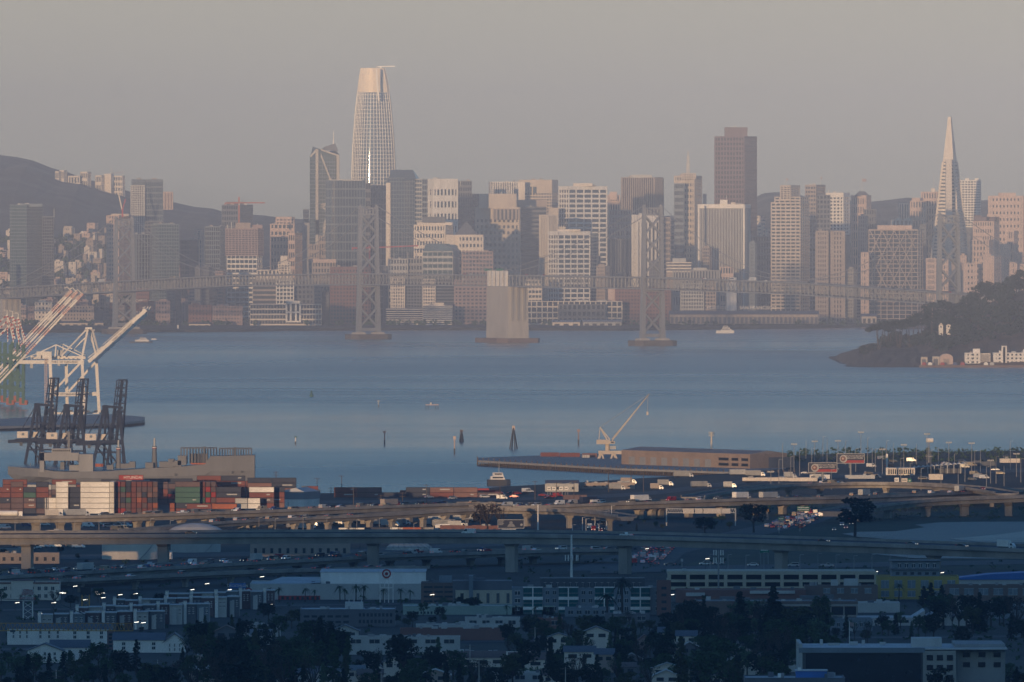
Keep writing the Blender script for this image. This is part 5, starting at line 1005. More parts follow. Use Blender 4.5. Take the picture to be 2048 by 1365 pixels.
# three striped cranes at the left edge, booms raised
RS = P('red')
def striped(dx, dD, dy, label):
    D = 10050+dD; r = empty('striped_crane', (X(10+dx,D), D, 3.2), 0, label, 'crane', 'striped cranes at the left edge'); O = Matrix.Translation(-Vector(r.location))
    def V(px, py, dd=0): return Vector((X(px+dx,D), D+dd, Z(py+dy,D)))
    A, B = V(-30,797), V(166,588); A2, B2 = V(-33,790,10), V(162,587,10)
    b = MB(O); b.beam(A,B,.7,1.3); b.beam(A2,B2,.35,.5)
    for k in range(15): u=k/14; b.beam(A.lerp(B,u),A2.lerp(B2,u),.18)
    bo = b.build('boom', CW, r)
    st = MB(O)
    for u0,u1 in ((.42,.52),(.60,.66),(.80,.87),(.94,1.0)):
        n = 6
        for k in range(n):
            u=u0+(u1-u0)*(k+.25)/n; v=u+(u1-u0)*.45/n; st.beam(A.lerp(B,u),A.lerp(B,v),.9,1.6); st.beam(A2.lerp(B2,u),A2.lerp(B2,v),.4,.55)
    st.build('warning_stripe', RS, bo)
    hr = MB(O)
    for k in range(30):
        u=.34+k*.022; p=A.lerp(B,u); hr.beam(p,p+Vector((-1.0,0,1.6)),.12)
    hr.beam(A.lerp(B,.34)+Vector((-1.0,0,1.6)),A.lerp(B,.98)+Vector((-1.0,0,1.6)),.14); hr.beam(B+Vector((-1,5,0)),B+Vector((-4,5,3)),.4); hr.beam(B+Vector((-4,5,3)),B+Vector((-6,5,1.8)),.4)
    hr.build('handrail', CW, bo)
    ap = V(36,636,4); b = MB(O); b.beam(ap,V(52,684,3),.8); b.beam(ap+Vector((0,6,0)),V(47,686,10),.7); b.beam(ap,V(-30,700,0),.8); b.beam(ap+Vector((0,6,0)),V(-30,694,10),.7); b.beam(ap,V(37,690,5),.7); b.beam(ap,ap+Vector((0,6,0)),1.0)
    b.beam(ap,ap+Vector((0,0,3.4)),.4); b.beam(ap+Vector((0,0,3.4)),ap+Vector((-2.6,0,3.6)),.4)
    fr_ = b.build('apex_frame', CW, r)
    st = MB(O)
    for p,q in ((ap,V(52,684,3)),(ap,V(-30,700,0)),(ap,V(37,690,5))):
        for k in range(7): u=.05+k*.13; st.beam(p.lerp(q,u),p.lerp(q,u+.06),.9)
    st.build('warning_stripe', RS, fr_)
    b = MB(O); gm = P('green')
    for px,py in ((46,690),(20,690)):
        b.beam(V(px,py,2),V(px,808,2),2.2); b.beam(V(px,py,20),V(px-1,808,20),2.2)
    b.beam(V(20,716,2),V(46,716,2),2); b.beam(V(20,760,2),V(46,760,2),2.4); b.beam(V(20,716,2),V(46,760,2),1.2); b.beam(V(46,716,20),V(20,760,20),1.2); b.beam(V(46,735,2),V(46,735,20),1.5); b.beam(V(46,775,2),V(46,775,20),1.8)
    b.beam(V(46,700,2),V(46,700,20),1.8); b.beam(V(20,780,2),V(46,780,2),3.0)
    b.build('portal_frame', gm, r)
    b = MB(O)
    for px in (20,46):
        for dd in (2,20): b.cbox(X(px+dx,D),D+dd,6,2,3.3,6.5)
    b.build('bogie', P('orange'), r)
striped(0,0,0,'nearest of the red-striped cranes at the left edge, boom reaching farthest right')
striped(-11,120,-4,'middle one of the red-striped cranes with raised booms at the left edge')
striped(-22,240,-6,'farthest of the red-striped cranes with raised booms at the left edge')
# three dark cranes with folded booms
def dark_crane():
    D = 7900; s = K(D); r = empty('folded_crane', (X(215,D), D, GZ), 0, 'dark crane with upright lattice boom, rightmost of three', 'crane', 'dark folded cranes behind the grey ship'); O = Matrix.Translation(-Vector(r.location)); cm = P('cranedark'); parts = []
    def V(px, py, dd=0): return Vector((X(px,D), D+dd, Z(py,D)))
    b = MB(O)
    ch = [(V(234,761,0),V(219,886,0)),(V(253,761,0),V(243,886,0)),(V(238,760,6),V(223,886,6)),(V(254,760,6),V(245,886,6))]
    for p,q in ch: b.beam(p,q,.65)
    b.beam(V(244,761,3),V(232,886,3),1.7)
    n = 8
    for k in range(n+1):
        u=k/n
        b.beam(ch[0][0].lerp(ch[0][1],u),ch[1][0].lerp(ch[1][1],u),.45); b.beam(ch[2][0].lerp(ch[2][1],u),ch[3][0].lerp(ch[3][1],u),.4); b.beam(ch[1][0].lerp(ch[1][1],u),ch[3][0].lerp(ch[3][1],u),.4); b.beam(ch[0][0].lerp(ch[0][1],u),ch[2][0].lerp(ch[2][1],u),.4)
        if k<n:
            v=(k+1)/n; i,j=((0,1) if k%2 else (1,0)); b.beam(ch[i][0].lerp(ch[i][1],u),ch[j][0].lerp(ch[j][1],v),.35); b.beam(ch[2][0].lerp(ch[2][1],u),ch[3][0].lerp(ch[3][1],v),.3)
    parts.append((b.build('lattice_boom', cm, r), []))
    for p,q,dd,wd in (((208,815),(186,921),0,1.7),((210,815),(206,921),14,1.4),((230,815),(213,930),4,1.6),((238,820),(250,926),0,1.7),((240,822),(246,924),14,1.4),((213,813),(222,890),14,1.1)):
        b = MB(O); b.beam(V(*p,dd),V(p[0]+(q[0]-p[0]), 934,dd) if False else V(q[0],935,dd),wd); parts.append((b.build('leg', cm, r), []))
    b = MB(O)
    for p,q,d0,d1,wd in (((206,813),(246,816),0,0,1.4),((206,813),(238,816),14,14,1.2),((206,814),(208,814),0,14,1.2),((166,886),(245,883),0,0,2.0),((150,889),(245,887),12,12,2.0),((200,850),(243,852),0,0,.9),((190,905),(248,905),0,0,1.0),((190,905),(220,860),0,0,.9),((222,935),(190,890),6,6,.9),((205,890),(236,930),6,6,.9),((208,815),(170,880),2,2,.5),((210,820),(228,880),0,0,.8),((236,820),(215,880),0,0,.8)): b.beam(V(*p,d0),V(*q,d1),wd)
    parts.append((b.build('portal_frame', cm, r), []))
    b = MB(O); b.box(X(170,D),X(192,D),D-1,D+6,Z(881,D),Z(868,D)); b.box(X(197,D),X(212,D),D+1,D+6,Z(880,D),Z(869,D)); mh = b.build('machinery_house', P('cream'), r)
    b = MB(O); b.cbox(X(182,D),D-1.05,1.6,.1,Z(876,D),Z(871,D)); e = b.build('emblem', P('bluegrey'), mh); parts.append((mh, [e]))
    b = MB(O); b.beam(V(167,890,0),V(214,897,0),.3); b.box(X(175,D),X(181,D),D,D+2.5,Z(897,D),Z(890,D)); parts.append((b.build('operator_cab', P('dark'), r), []))
    return r, parts
dr, dparts = dark_crane(); L0 = dr.location.copy()
dup(dr, dparts, L0+Vector((X(133,7900)-X(215,7900), 40, 0)), 0, 'dark crane with upright lattice boom, middle of three')
dup(dr, dparts, L0+Vector((X(69,7900)-X(215,7900), 80, 0)), 0, 'dark crane with upright lattice boom, leftmost of three')
# the grey ship
D = 7450; s = K(D); r = empty('cargo_ship', (X(260,D), D, 0), 0, 'long grey cargo ship with a gate-shaped bridge house berthed behind the container stacks', 'ship'); O = Matrix.Translation(-Vector(r.location)); gm = P('shipgrey')
def V(px, py, dd=0): return Vector((X(px,D), D+dd, Z(py,D)))
hw = 12.0; b = MB(O)
st = [(14,934,950,.3),(28,935,962,2.5),(48,936.5,968,6),(75,938,970,9.5),(108,943,970,11.5),(130,944,970,12),(210,943,970,12),(315,936,970,12),(360,934,970,12),(410,929,970,12),(421,913,970,12),(509,911,970,11.5)]
rg = []
for px,yt,yb,w_ in st:
    x=X(px,D); zt=Z(yt,D); zb=max(Z(yb,D),-.6); k=.45 if px<80 else .9
    rg.append([(x,D+hw-w_*k,zb),(x,D+hw-w_,zb+(zt-zb)*.45),(x,D+hw-w_,zt),(x,D+hw+w_,zt),(x,D+hw+w_,zb+(zt-zb)*.45),(x,D+hw+w_*k,zb)])
b.loft(rg); hull = b.build('hull', gm, r)
b = MB(O)
for px,py,ww,hh in ((352,950,6,5),(465,945,4,5),(484,944,5,4)): b.box(X(px-ww/2,D),X(px+ww/2,D),D-.25,D+.6,Z(py+hh/2,D),Z(py-hh/2,D))
b.build('hull_port', P('dark'), hull)
b = MB(O)
b.box(X(79,D),X(88,D),D+1,D+23,Z(945,D),Z(905,D)); b.box(X(79,D),X(158,D),D+1,D+23,Z(922,D),Z(906,D)); b.box(X(157,D),X(186,D),D+1,D+23,Z(945,D),Z(909,D)); b.box(X(138,D),X(158,D),D+3,D+21,Z(942,D),Z(931,D))
bh = b.build('bridge_house', P('grey'), r)
b = MB(O); b.box(X(103,D),X(142,D),D+2,D+21,Z(906,D),Z(897.5,D)); wb = b.build('wheelhouse', P('grey'), bh)
b = MB(O)
for i in range(9): b.box(X(105+i*4,D),X(107.6+i*4,D),D+1.8,D+2.1,Z(903.5,D),Z(900.5,D))
b.build('window', P('black'), bh)
b = MB(O); b.beam(V(136,898,10),V(136.5,864,10),1.3); b.beam(V(129,870,10),V(143,870,10),.5); b.beam(V(130,880,10),V(142,880,10),.5); b.beam(V(131,866,10),V(134,866,10),1.2); b.build('mast', gm, r)
for px,yb,y0,y1 in ((236,938,895,881),(308,936,893,877)):
    b = MB(O); b.tube(V(px,yb,8),V(px,y0,8),1.7,1.1,12); kp = b.build('kingpost', gm, r)
    for k,c in enumerate(('red','white','navy')): bb = MB(O); bb.tube(V(px,y0+5-k*1.6,8),V(px,y0+3.4-k*1.6,8),1.35-.02*k,1.33-.02*k,12); bb.build('painted_ring', P(c), kp)
    b = MB(O); b.tube(V(px,y0,8),V(px,y1,8),.55,.5,10); b.build('topmast', P('palegrey'), kp)
b = MB(O)
for x0,x1,y0 in ((361,432,897),(438,502,898)):
    for dd in (4,20): b.beam(V(x0,y0,dd),V(x1,y0,dd),.45)
    for i in range(13):
        px = x0+(x1-x0)*i/12
        for dd in (4,20): b.beam(V(px,y0,dd),V(px,929 if px<421 else 912,dd),.35)
        b.beam(V(px,y0,4),V(px,y0,20),.3)
b.box(X(406,D),X(411,D),D+6,D+12,Z(912,D),Z(894,D)); b.box(X(467,D),X(472,D),D+6,D+12,Z(912,D),Z(895,D))
b.build('deck_rail', P('slate'), r)
for i in range(5): b = MB(O); px=384+i*7; b.tube(V(px,927,6),V(px,908,6),.95,.95,10); b.build('vent_cylinder', gm, r)
b = MB(O); b.box(X(381,D),X(417,D),D+1,D+4,Z(929.5,D),Z(926.5,D)); b.build('orange_cover', P('orange'), r)
b = MB(O); b.loft([[V(px,931+dy,3)+Vector((0,w_*k,0)) for w_,dy in ((-1,-3),(1,-3),(.7,3.2),(-.7,3.2))] for px,k in ((190,.3),(193,1.2),(202,1.2),(206,.3))]); b.build('lifeboat', P('orange'), r)
b = MB(O)
for x0,x1,y0,y1 in ((213,226,931,940),(241,258,928,938),(258,270,924,937),(290,306,926,937),(318,345,924,935),(345,362,922,934),(120,128,925,940),(336,348,919,924),(355,372,912,931)): b.box(X(x0,D),X(x1,D),D+3,D+17,Z(y1,D),Z(y0,D))
b.build('deck_house', gm, r)
b = MB(O); b.beam(V(218,935,4),V(230,924,4),.6); b.beam(V(345,931,5),V(365,913,5),1.5,.4); b.beam(V(60,934,6),V(60,926,6),.3); b.build('deck_derrick', P('slate'), r)
# ---- containers: every box an object of its own
CC = {'rust':'rust-brown','red':'bright red','navy':'dark blue','green':'dark green','white':'white','orange':'orange','grey':'grey','maroon':'maroon','palegrey':'pale grey','brick':'brick-red'}
CTM = {}
def ct_mesh(c, L):
    if (c,L) in CTM: return CTM[(c,L)]
    b = MB(); w_ = 2.44; h = 2.55; x = L/2
    b.box(-x+.12,x-.12,-w_/2+.06,w_/2-.06,.05,h-.05)
    n = int(L/.9)
    for i in range(n): xx=-x+.35+(L-.7)*i/n; b.box(xx,xx+.45,-w_/2+.01,w_/2-.01,.12,h-.1)
    b.cur = 1
    for sx in (-1,1):
        for sy in (-1,1): b.cbox(sx*(x-.08),sy*(w_/2-.08),.16,.16,0,h)
        for z in (.07,h-.07): b.cbox(sx*(x-.08),0,.14,w_-.3,z-.07,z+.07)
        for y in (-.75,-.25,.25,.75): b.cbox(sx*(x-.05),y,.14,.07,.1,h-.1)
    for sy in (-1,1):
        for z in (.07,h-.07): b.cbox(0,sy*(w_/2-.06),L-.3,.12,z-.07,z+.07)
    col_ = PAL[c][0] if c in PAL else CARC[c]
    CTM[(c,L)] = b.mesh('container', [mat('box_'+c, col_, .6, var=.18, scale=.25), mat('boxframe_'+c, tuple(v*.35 for v in col_), .8, var=0)])
    return CTM[(c,L)]
rc = random.Random(21)
NCT = [0]
def level(k, n): return 'bottom' if k==0 else ('top' if k==n-1 else ORD[k]+' up')
def stack(px0, D, n, lens, cols, where, side=True, z=GZ, lab=None, force=None, jag=None):
    """a row of stacks standing side by side from px0 to the right"""
    x = X(px0, D)
    for ci,L in enumerate(lens):
        w_ = L if side else 2.5; top = n if jag is None else jag[ci % len(jag)]
        base = rc.choice(cols)
        for k in range(top):
            c = force[ci][k] if force else (base if rc.random()<.35 else rc.choice(cols))
            lb = f"{CC[c]} container, {level(k,top)} of the {ORD[ci]} stack, {where}"
            o = put_far('shipping_container', ct_mesh(c,L), (x+w_/2, D+ (L/2 if not side else 1.25), z+k*2.6), 0 if side else math.pi/2, lb, 'container', where); NCT[0]+=1
            if side and L > 5 and c not in ('white','palegrey') and rc.random() < .3: MB().box(-L*.08 if rc.random()<.5 else L*.2, L*.34, -1.25, -1.215, 1.2, 1.75).build('painted_mark', P('palegrey'), o)
        x += w_+.12
    return x
Dc = 6580
WARM = ['rust','rust','brick','maroon','red','rust','maroon','navy']
MIXE = ['rust','rust','rust','maroon','navy','orange','green','red','brick','maroon']
stack(-4, Dc, 6, [6.06]*4, WARM+['navy','green'], 'dark red far left row', jag=[5,6,5,6])
stack(88, Dc, 3, [6.06], ['white'], 'left of big white wall')
stack(111.5, Dc-2, 6, [6.06], ['white'], 'left part of white wall')
stack(137, Dc, 5, [6.06], ['navy'], 'blue slot in white wall')
stack(160.5, Dc-2, 6, [14.3], ['white'], 'wide part of white wall')
stack(218, Dc-2, 6, [14.3], ['white'], 'right end of white wall', side=False)
stack(230, Dc+4, 6, [12.2]*8, MIXE, 'mosaic right of white wall', side=False)
stack(339, Dc, 2, [6.06]*1, ['red','orange'], 'low pair in the gap', side=False); 
stack(350, Dc+2, 6, [12.2], ['rust','green','green','navy','green','maroon'], 'green stack right of gap', force=[['rust','navy','green','green','green','maroon']])
stack(400, Dc+6, 6, [12.2]*3, MIXE, 'ends beside green stack', side=False)
stack(373, Dc-16, 2, [12.2,12.2], ['rust','orange','navy'], 'long boxes in front', force=[['navy','rust'],['navy','orange']])
stack(432, Dc+4, 5, [12.2], ['navy','rust'], 'blue stack near road sign', force=[['navy','navy','rust','navy','navy']])
stack(470, Dc-10, 3, [6.06,6.06], ['palegrey','navy','white'], 'short stack by road sign')
stack(498, Dc, 5, [12.2], ['rust','maroon','white'], 'white-topped stack beyond road sign', force=[['rust','rust','maroon','rust','white']])
stack(519, Dc+8, 5, [12.2], ['brick','maroon','rust'], 'rightmost tall row', force=[['maroon','brick','rust','rust','navy']])
stack(552, Dc+20, 5, [12.2], ['navy'], 'dark end beside warehouse', side=False)
# rows behind, seen over the front ones
stack(5, 6760, 5, [12.2]*6, WARM+['grey','palegrey'], 'back row below ship bow', jag=[5,4,5,4,5,5])
stack(238, 6780, 5, [12.2]*4, WARM+['brick'], 'back row behind mosaic', jag=[5,5,5,4])
stack(345, 6850, 5, [12.2]*4, WARM, 'back row below ship stern', jag=[4,5,5,4])
stack(495, 6800, 5, [12.2]*2, ['brick','rust','navy'], 'back row above rightmost stack')
stack(600, 6900, 2, [6.06]*5, ['navy','palegrey','pink' if False else 'orange'], 'the pair beside the white warehouse roof', z=GZ+9, jag=[1]) if False else None
stack(668, 6940, 2, [12.2]*7, ['navy','maroon','rust','brick'], 'low shore line beyond warehouse', jag=[2,2,1,2,2,2,1])
stack(800, 6990, 1, [12.2]*4, ['red','rust','red'], 'long red shore line')
o = put_far('shipping_container', ct_mesh('red',12.2), (X(262,6740), 6740, GZ+13.05), 0, 'bright red container with large white lettering on top of the back row', 'container')
text_mesh('HYUNDAI', 1.5, 'lettering', P('white'), o, Matrix.Translation((1,-1.27,1.3)) @ STAND, .02)
# steel shed beside the stacks
D = 6700; b = Bld('steel_warehouse','white and slate steel warehouse with a pale roof right of the container stacks',D,598,'warehouse'); x0,x1,x2=X(557,D),X(609,D),X(638,D)
b.mb('wall',P('white')).prism([(x0,D),(x1,D-4),(x2,D+16),(x0+8,D+24)],GZ,Z(999,D)); b.mb('upper_cladding',P('bluegrey')).prism([(x0-.1,D-.1),(x1,D-4.2),(x2+.1,D+16),(x0+8,D+24.1)],Z(999,D),Z(984,D))
z=Z(984,D); zt=Z(976,D); b.mb('roof',P('roofwhite')).add([(x0-.3,D-.3,z),(x1,D-4.4,z),(x2+.3,D+16,z),(x0+8,D+24.3,z),((x0+x1)/2+2,D-2,zt),((x2+x0+8)/2,D+20,zt)],[(0,1,4),(1,2,5,4),(2,3,5),(3,0,4,5),(3,2,1,0)]); b.mb('door',P('palegrey')).box(x0+4.5,x0+7,D-1.6,D-.9,GZ,GZ+3); b.done()
b = Bld('rail_shed','low slate shed with a rusty box on its roof, right of the warehouse',6790,620,'shed'); b.blk(603,None,636,973,'rust',yb=980,D=6788,depth=5); b.blk(603,None,614,973,'slate',yb=980.2,D=6786,depth=6,part='end_wall'); b.blk(602,None,640,980,'slate',D=6790,depth=10,part='base_wall'); b.done()
# ---- the finger pier with its warehouse and lattice crane
pt = [(955,916),(1090,911),(1250,905),(1480,905),(1572,912),(1572,937),(1480,945),(1240,937),(1100,929),(957,921)]
b = MB(); b.prism([tuple(GP(x,y,3.4)[:2]) for x,y in pt], 2.2, 3.4); b.cur = 1
edge = [(955.5,920),(1100,929),(1240,937),(1480,945),(1600,944)]
for (xa,ya),(xb,yb) in zip(edge,edge[1:]):
    n = int((xb-xa)/3.6)
    for i in range(n):
        p = GP(xa+(xb-xa)*i/n, ya+(yb-ya)*i/n, 3.4); b.cbox(p.x,p.y+.9,.45 if i%3 else .6,.5,-.6,2.2 if i%3 else 4.6)
p = GP(955.5,918,3.4); b.cbox(p.x-.2,p.y,.6,2,-.6,4.8)
tag(b.build('pier', [P('concrete'),P('wood')]), 'long timber pier on closely set piles reaching left into the bay', 'pier')
D = 7830; s=K(D); b = Bld('pier_warehouse','long flat beige warehouse with regular doors standing on the pier',D,1400,'warehouse',z=3.4); zt=Z(906,D)
A=(X(1243,7790),7790); B=(X(1500,7660),7660); Cc=(X(1574,7692),7692); Dd=(X(1318,7822),7822)
z1 = 3.4+8.2
b.mb('wall',mat('pier_wall',(.33,.245,.19),.85,var=.15,scale=.1)).prism([A,B,Cc,Dd],3.4,z1)
mid=lambda p,q:((p[0]+q[0])/2,(p[1]+q[1])/2); m1=mid(A,Dd); m2=mid(B,Cc)
b.mb('roof',P('tan')).add([(*A,z1),(*B,z1),(*Cc,z1),(*Dd,z1),(*m1,z1+1.7),(*m2,z1+1.7)],[(0,1,5,4),(1,2,5),(2,3,4,5),(3,0,4)])
va=Vector((*A,0)); vb=Vector((*B,0)); vc=Vector((*Cc,0)); dn=(vb-va).normalized(); nn=Vector((dn.y,-dn.x,0))
for i in range(8):
    p=va.lerp(vb,.06+i*.085); q=b.mb('loading_door',P('grey')); q.add([tuple(p+nn*.1+Vector((0,0,3.5))),tuple(p+dn*3.4*2.0+nn*.1+Vector((0,0,3.5))),tuple(p+dn*6.8+nn*.1+Vector((0,0,8))),tuple(p+nn*.1+Vector((0,0,8)))],[(0,1,2,3)])
for i in range(9):
    for zz in (4.6,7.6):
        if i in (3,6): continue
        p=va.lerp(vb,.76+i*.025); b.mb('window',P('black')).add([tuple(p+nn*.12+Vector((0,0,zz))),tuple(p+dn*4+nn*.12+Vector((0,0,zz))),tuple(p+dn*4+nn*.12+Vector((0,0,zz+1.6))),tuple(p+nn*.12+Vector((0,0,zz+1.6)))],[(0,1,2,3)])
de=(vc-vb).normalized(); ne=Vector((de.y,-de.x,0)); p=vb.lerp(vc,.50)
b.mb('big_door',P('slate')).add([tuple(p+ne*.1+Vector((0,0,3.5))),tuple(p+de*26+ne*.1+Vector((0,0,3.5))),tuple(p+de*26+ne*.1+Vector((0,0,9.5))),tuple(p+ne*.1+Vector((0,0,9.5)))],[(0,1,2,3)])
b.done()
# pale quay-side jib crane
D=7960; r=empty('jib_crane',(X(1216,D),D,3.4),0,'pale jib crane on splayed legs at the left end of the pier warehouse','crane'); O=Matrix.Translation(-Vector(r.location)); jm=P('beige')
def V(px,py,dd=0): return Vector((X(px,D),D+dd,Z(py,D)))
for px0,px1,dd in ((1201,1193,0),(1203,1210,0),(1226,1219,0),(1228,1238,0),(1203,1196,9),(1226,1235,9)):
    b=MB(O); b.beam(V(px0,906,dd),V(px1,927,dd),1.0); b.build('leg',jm,r)
b=MB(O); b.box(X(1197,D),X(1243,D),D,D+9,Z(909,D),Z(902,D)); b.beam(V(1193,926.5,0),V(1212,926.5,0),.9); b.beam(V(1218,926.5,0),V(1240,926.5,0),.9); b.build('portal',jm,r)
b=MB(O); b.tube(V(1215,902,4),V(1215,888,4),1.5,1.2,10); b.build('pedestal',jm,r)
b=MB(O); b.box(X(1193,D),X(1220,D),D+1,D+7,Z(889,D),Z(880,D)); b.box(X(1220,D),X(1230,D),D+1,D+6,Z(888,D),Z(883,D)); mh=b.build('machinery_house',jm,r)
b=MB(O); b.box(X(1222,D),X(1228,D),D+.8,D+1.2,Z(886.5,D),Z(884,D)); b.build('window',P('black'),mh)
b=MB(O); b.box(X(1220,D),X(1232,D),D+1,D+5,Z(899,D),Z(893,D)); b.build('operator_cab',P('palegrey'),r)
b=MB(O)
for dy,dd in ((0,1),(0,6),(3.5,1),(3.5,6)): b.beam(V(1224,879+dy,dd),V(1299,788,3.5),.45)
for k in range(14):
    u=k/14; p=V(1224,879,1).lerp(V(1299,788,3.5),u); q=V(1224,882.5,6).lerp(V(1299,788,3.5),u+.04); b.beam(p,q,.3); b.beam(V(1224,879,6).lerp(V(1299,788,3.5),u),V(1224,882.5,1).lerp(V(1299,788,3.5),u+.04),.25)
b.build('lattice_jib',jm,r)
b=MB(O); b.beam(V(1214,880,3),V(1200,855,3),.8); b.beam(V(1220,880,3),V(1200,855,3),.6); b.beam(V(1200,855,3),V(1198,880,3),.4); b.build('back_mast',jm,r)
b=MB(O); b.beam(V(1200,855,3),V(1298,789,3.5),.22); b.beam(V(1296,792,3.5),V(1295,826,3.5),.25); b.build('cable',P('grey'),r)
b=MB(O); b.cbox(X(1295,D),D+3.5,1.2,1,Z(831,D),Z(824,D)); b.build('hook_block',jm,r)
for i,(x0,x1,yt,c) in enumerate(((1081,1118,913,'rust'),(1119,1160,914,'rust'),(1164,1194,914.5,'brick'),(1164,1179,919,'palegrey'))):
    D=8020-i*12; b=MB(); b.box(X(x0,D),X(x1,D),D,D+4,3.45,3.45+(2.4 if i<3 else 1.6)); b.cur=1
    for k in range(int((x1-x0)/4)): b.box(X(x0+k*4+1,D),X(x0+k*4+1.6,D),D-.1,D,3.5,5.7 if i<3 else 5.0)
    tag(b.build('cargo_stack',[P(c),P('maroon')]), ['long rusty cargo row on the pier deck, leftmost','rusty cargo row in the middle of the pier deck','brick red cargo row just left of the pier crane','small white crate in front of the red cargo on the pier'][i], 'cargo')
# the harbour tug lying by the shore, and the shed behind it
o=boat('harbour_tug','white harbour tug with a tall mast moored at the near shore',998,972,13,9,'dark',.25,2,'boat',7)
# ================= elevated roads ============================================
CONC = mat('road_concrete', (.30,.275,.25), .85, var=.34, scale=.09, streak=True)
ROAD = mat('road_asphalt', (.085,.085,.088), .9, var=.18, scale=.05)
class Path:
    def __init__(s, pts):   # (px, py of the near parapet top, distance)
        s.p = pts; s.xs = [a[0] for a in pts]
        s.w = [PT(*a) for a in pts]
    def at(s, px):
        for i in range(len(s.xs)-1):
            if s.xs[i] <= px <= s.xs[i+1] or i == len(s.xs)-2:
                t = (px-s.xs[i])/(s.xs[i+1]-s.xs[i]); a, b = s.w[i], s.w[i+1]
                return a.lerp(b, t), (b-a)
    def dirn(s, px):
        d = s.at(px-6)[0].lerp(s.at(px+6)[0], 0); a = s.at(max(px-8, s.xs[0]))[0]; b = s.at(min(px+8, s.xs[-1]))[0]; return (b-a).normalized()
def smooth(pts, n=6):   # Catmull-Rom through the given points
    out = []
    P_ = [pts[0]]+list(pts)+[pts[-1]]
    for i in range(1, len(P_)-2):
        p0,p1,p2,p3 = P_[i-1],P_[i],P_[i+1],P_[i+2]
        for k in range(n):
            t = k/n
            out.append(tuple(.5*((2*p1[j])+(-p0[j]+p2[j])*t+(2*p0[j]-5*p1[j]+4*p2[j]-p3[j])*t*t+(-p0[j]+3*p1[j]-3*p2[j]+p3[j])*t**3) for j in range(3)))
    out.append(tuple(pts[-1])); return out
def viaduct(label, pts, width, depth, cols, tilt=0.0, para=1.0, colw=2.4, inset=1.6, name='viaduct', cm=None, base=GZ, wide_col=0, cmat=None):
    pth = Path(smooth(pts)); m = cm or CONC
    mid = pth.w[len(pth.w)//2]; r = empty(name, (mid.x, mid.y, base), 0, label, 'viaduct'); O = Matrix.Translation(-Vector(r.location))
    secs = []
    W = pth.w
    for i, p in enumerate(W):
        d = W[min(i+1,len(W)-1)]-W[max(i-1,0)]; d.z = 0; d.normalize(); n = Vector((-d.y, d.x, 0))
        if n.y < 0: n = -n
        secs.append((p, d, n))
    def strip(b, prof):   # prof: list of (offset across, offset up)
        rings = [[p + n*o + Vector((0,0,u+tilt*o)) for o,u in prof] for p,d,n in secs]
        k = len(prof); vs = [q for rg in rings for q in rg]; fs = []
        for i in range(len(rings)-1):
            for j in range(k): fs.append((i*k+j, (i+1)*k+j, (i+1)*k+(j+1)%k, i*k+(j+1)%k))
        fs.append(tuple(range(k))); fs.append(tuple((len(rings)-1)*k+j for j in range(k-1,-1,-1)))
        b.add(vs, fs)
    b = MB(O); strip(b, [(0,-para),(0,-para-.45),(inset,-para-.8),(inset+.35,-para-depth),(width-inset-.35,-para-depth),(width-inset,-para-.8),(width,-para-.45),(width,-para)]); b.build('deck_girder', m, r)
    for o in (0, width-.3): b = MB(O); strip(b, [(o,-para+.004),(o+.3,-para+.004),(o+.3,0),(o,0)]); b.build('parapet', m, r)
    b = MB(O); strip(b, [(.32,-para+.002),(width-.32,-para+.002),(width-.32,-para+.05),(.32,-para+.05)]); b.cur = 1
    for o in [width*k/ max(2,int(width/3.7)) for k in range(1,max(2,int(width/3.7)))]: strip(b, [(o-.08,-para+.052),(o+.08,-para+.052),(o+.08,-para+.056),(o-.08,-para+.056)])
    b.build('road_surface', [ROAD, P('palegrey')], r)
    for px in cols:
        p, d = pth.at(px); d = Vector((d.x,d.y,0)).normalized(); n = Vector((-d.y,d.x,0)); n = n if n.y>0 else -n
        zt = p.z-para-depth+tilt*width/2; c = p+n*(width/2); b = MB(O)
        if wide_col:
            for o in (-wide_col/2, wide_col/2): b.tube((c+n*o).to_2d().to_3d()+Vector((0,0,base-.3)), (c+n*o).to_2d().to_3d()+Vector((0,0,zt-1.2)), colw/2, colw/2, 10)
            q = c-n*(width/2-inset); q2 = c+n*(width/2-inset); b.beam(Vector((q.x,q.y,zt-.6)), Vector((q2.x,q2.y,zt-.6)), colw*.9, 1.4)
        else:
            a_ = d*colw*.5; e_ = n*colw*.4
            cc = Vector((c.x,c.y,0))
            rg = [[cc-a_*k-e_*k2+Vector((0,0,z)), cc+a_*k-e_*k2+Vector((0,0,z)), cc+a_*k+e_*k2+Vector((0,0,z)), cc-a_*k+e_*k2+Vector((0,0,z))] for z,k,k2 in ((base-.3,1,1),(zt-1.6,1,1),(zt-.9,1.08,1.6),(zt+.15,1.08,1.8))]
            b.loft(rg)
        b.build('column', cmat or m, r)
    pth.width = width; pth.tilt = tilt; pth.para = para; pth.secs = secs; return pth
def on(pth, px, lane):   # point on the road, heading angle, slope
    p, d = pth.at(px); z = Vector((d.x,d.y,0)).normalized(); n = Vector((-z.y,z.x,0)); n = n if n.y>0 else -n
    q = p+n*(pth.width*lane); q.z = p.z-pth.para+.06+pth.tilt*pth.width*lane
    return q, math.atan2(d.y,d.x), math.atan2(d.z, math.hypot(d.x,d.y))
NEAR = viaduct('long near viaduct crossing the whole width on tall single columns, its left end in sunlight',
 [(-500,1072,5640),(-100,1070,5600),(320,1068.5,5570),(700,1067,5560),(1000,1067.5,5540),(1250,1071.5,5510),(1480,1078,5470),(1700,1085,5430),(1900,1092,5400),(2080,1099,5380),(2600,1118,5320)], 13, 3.4, [43,318,739,1010,1232,1541,1850,2150], tilt=.10, colw=4.2, para=1.1)
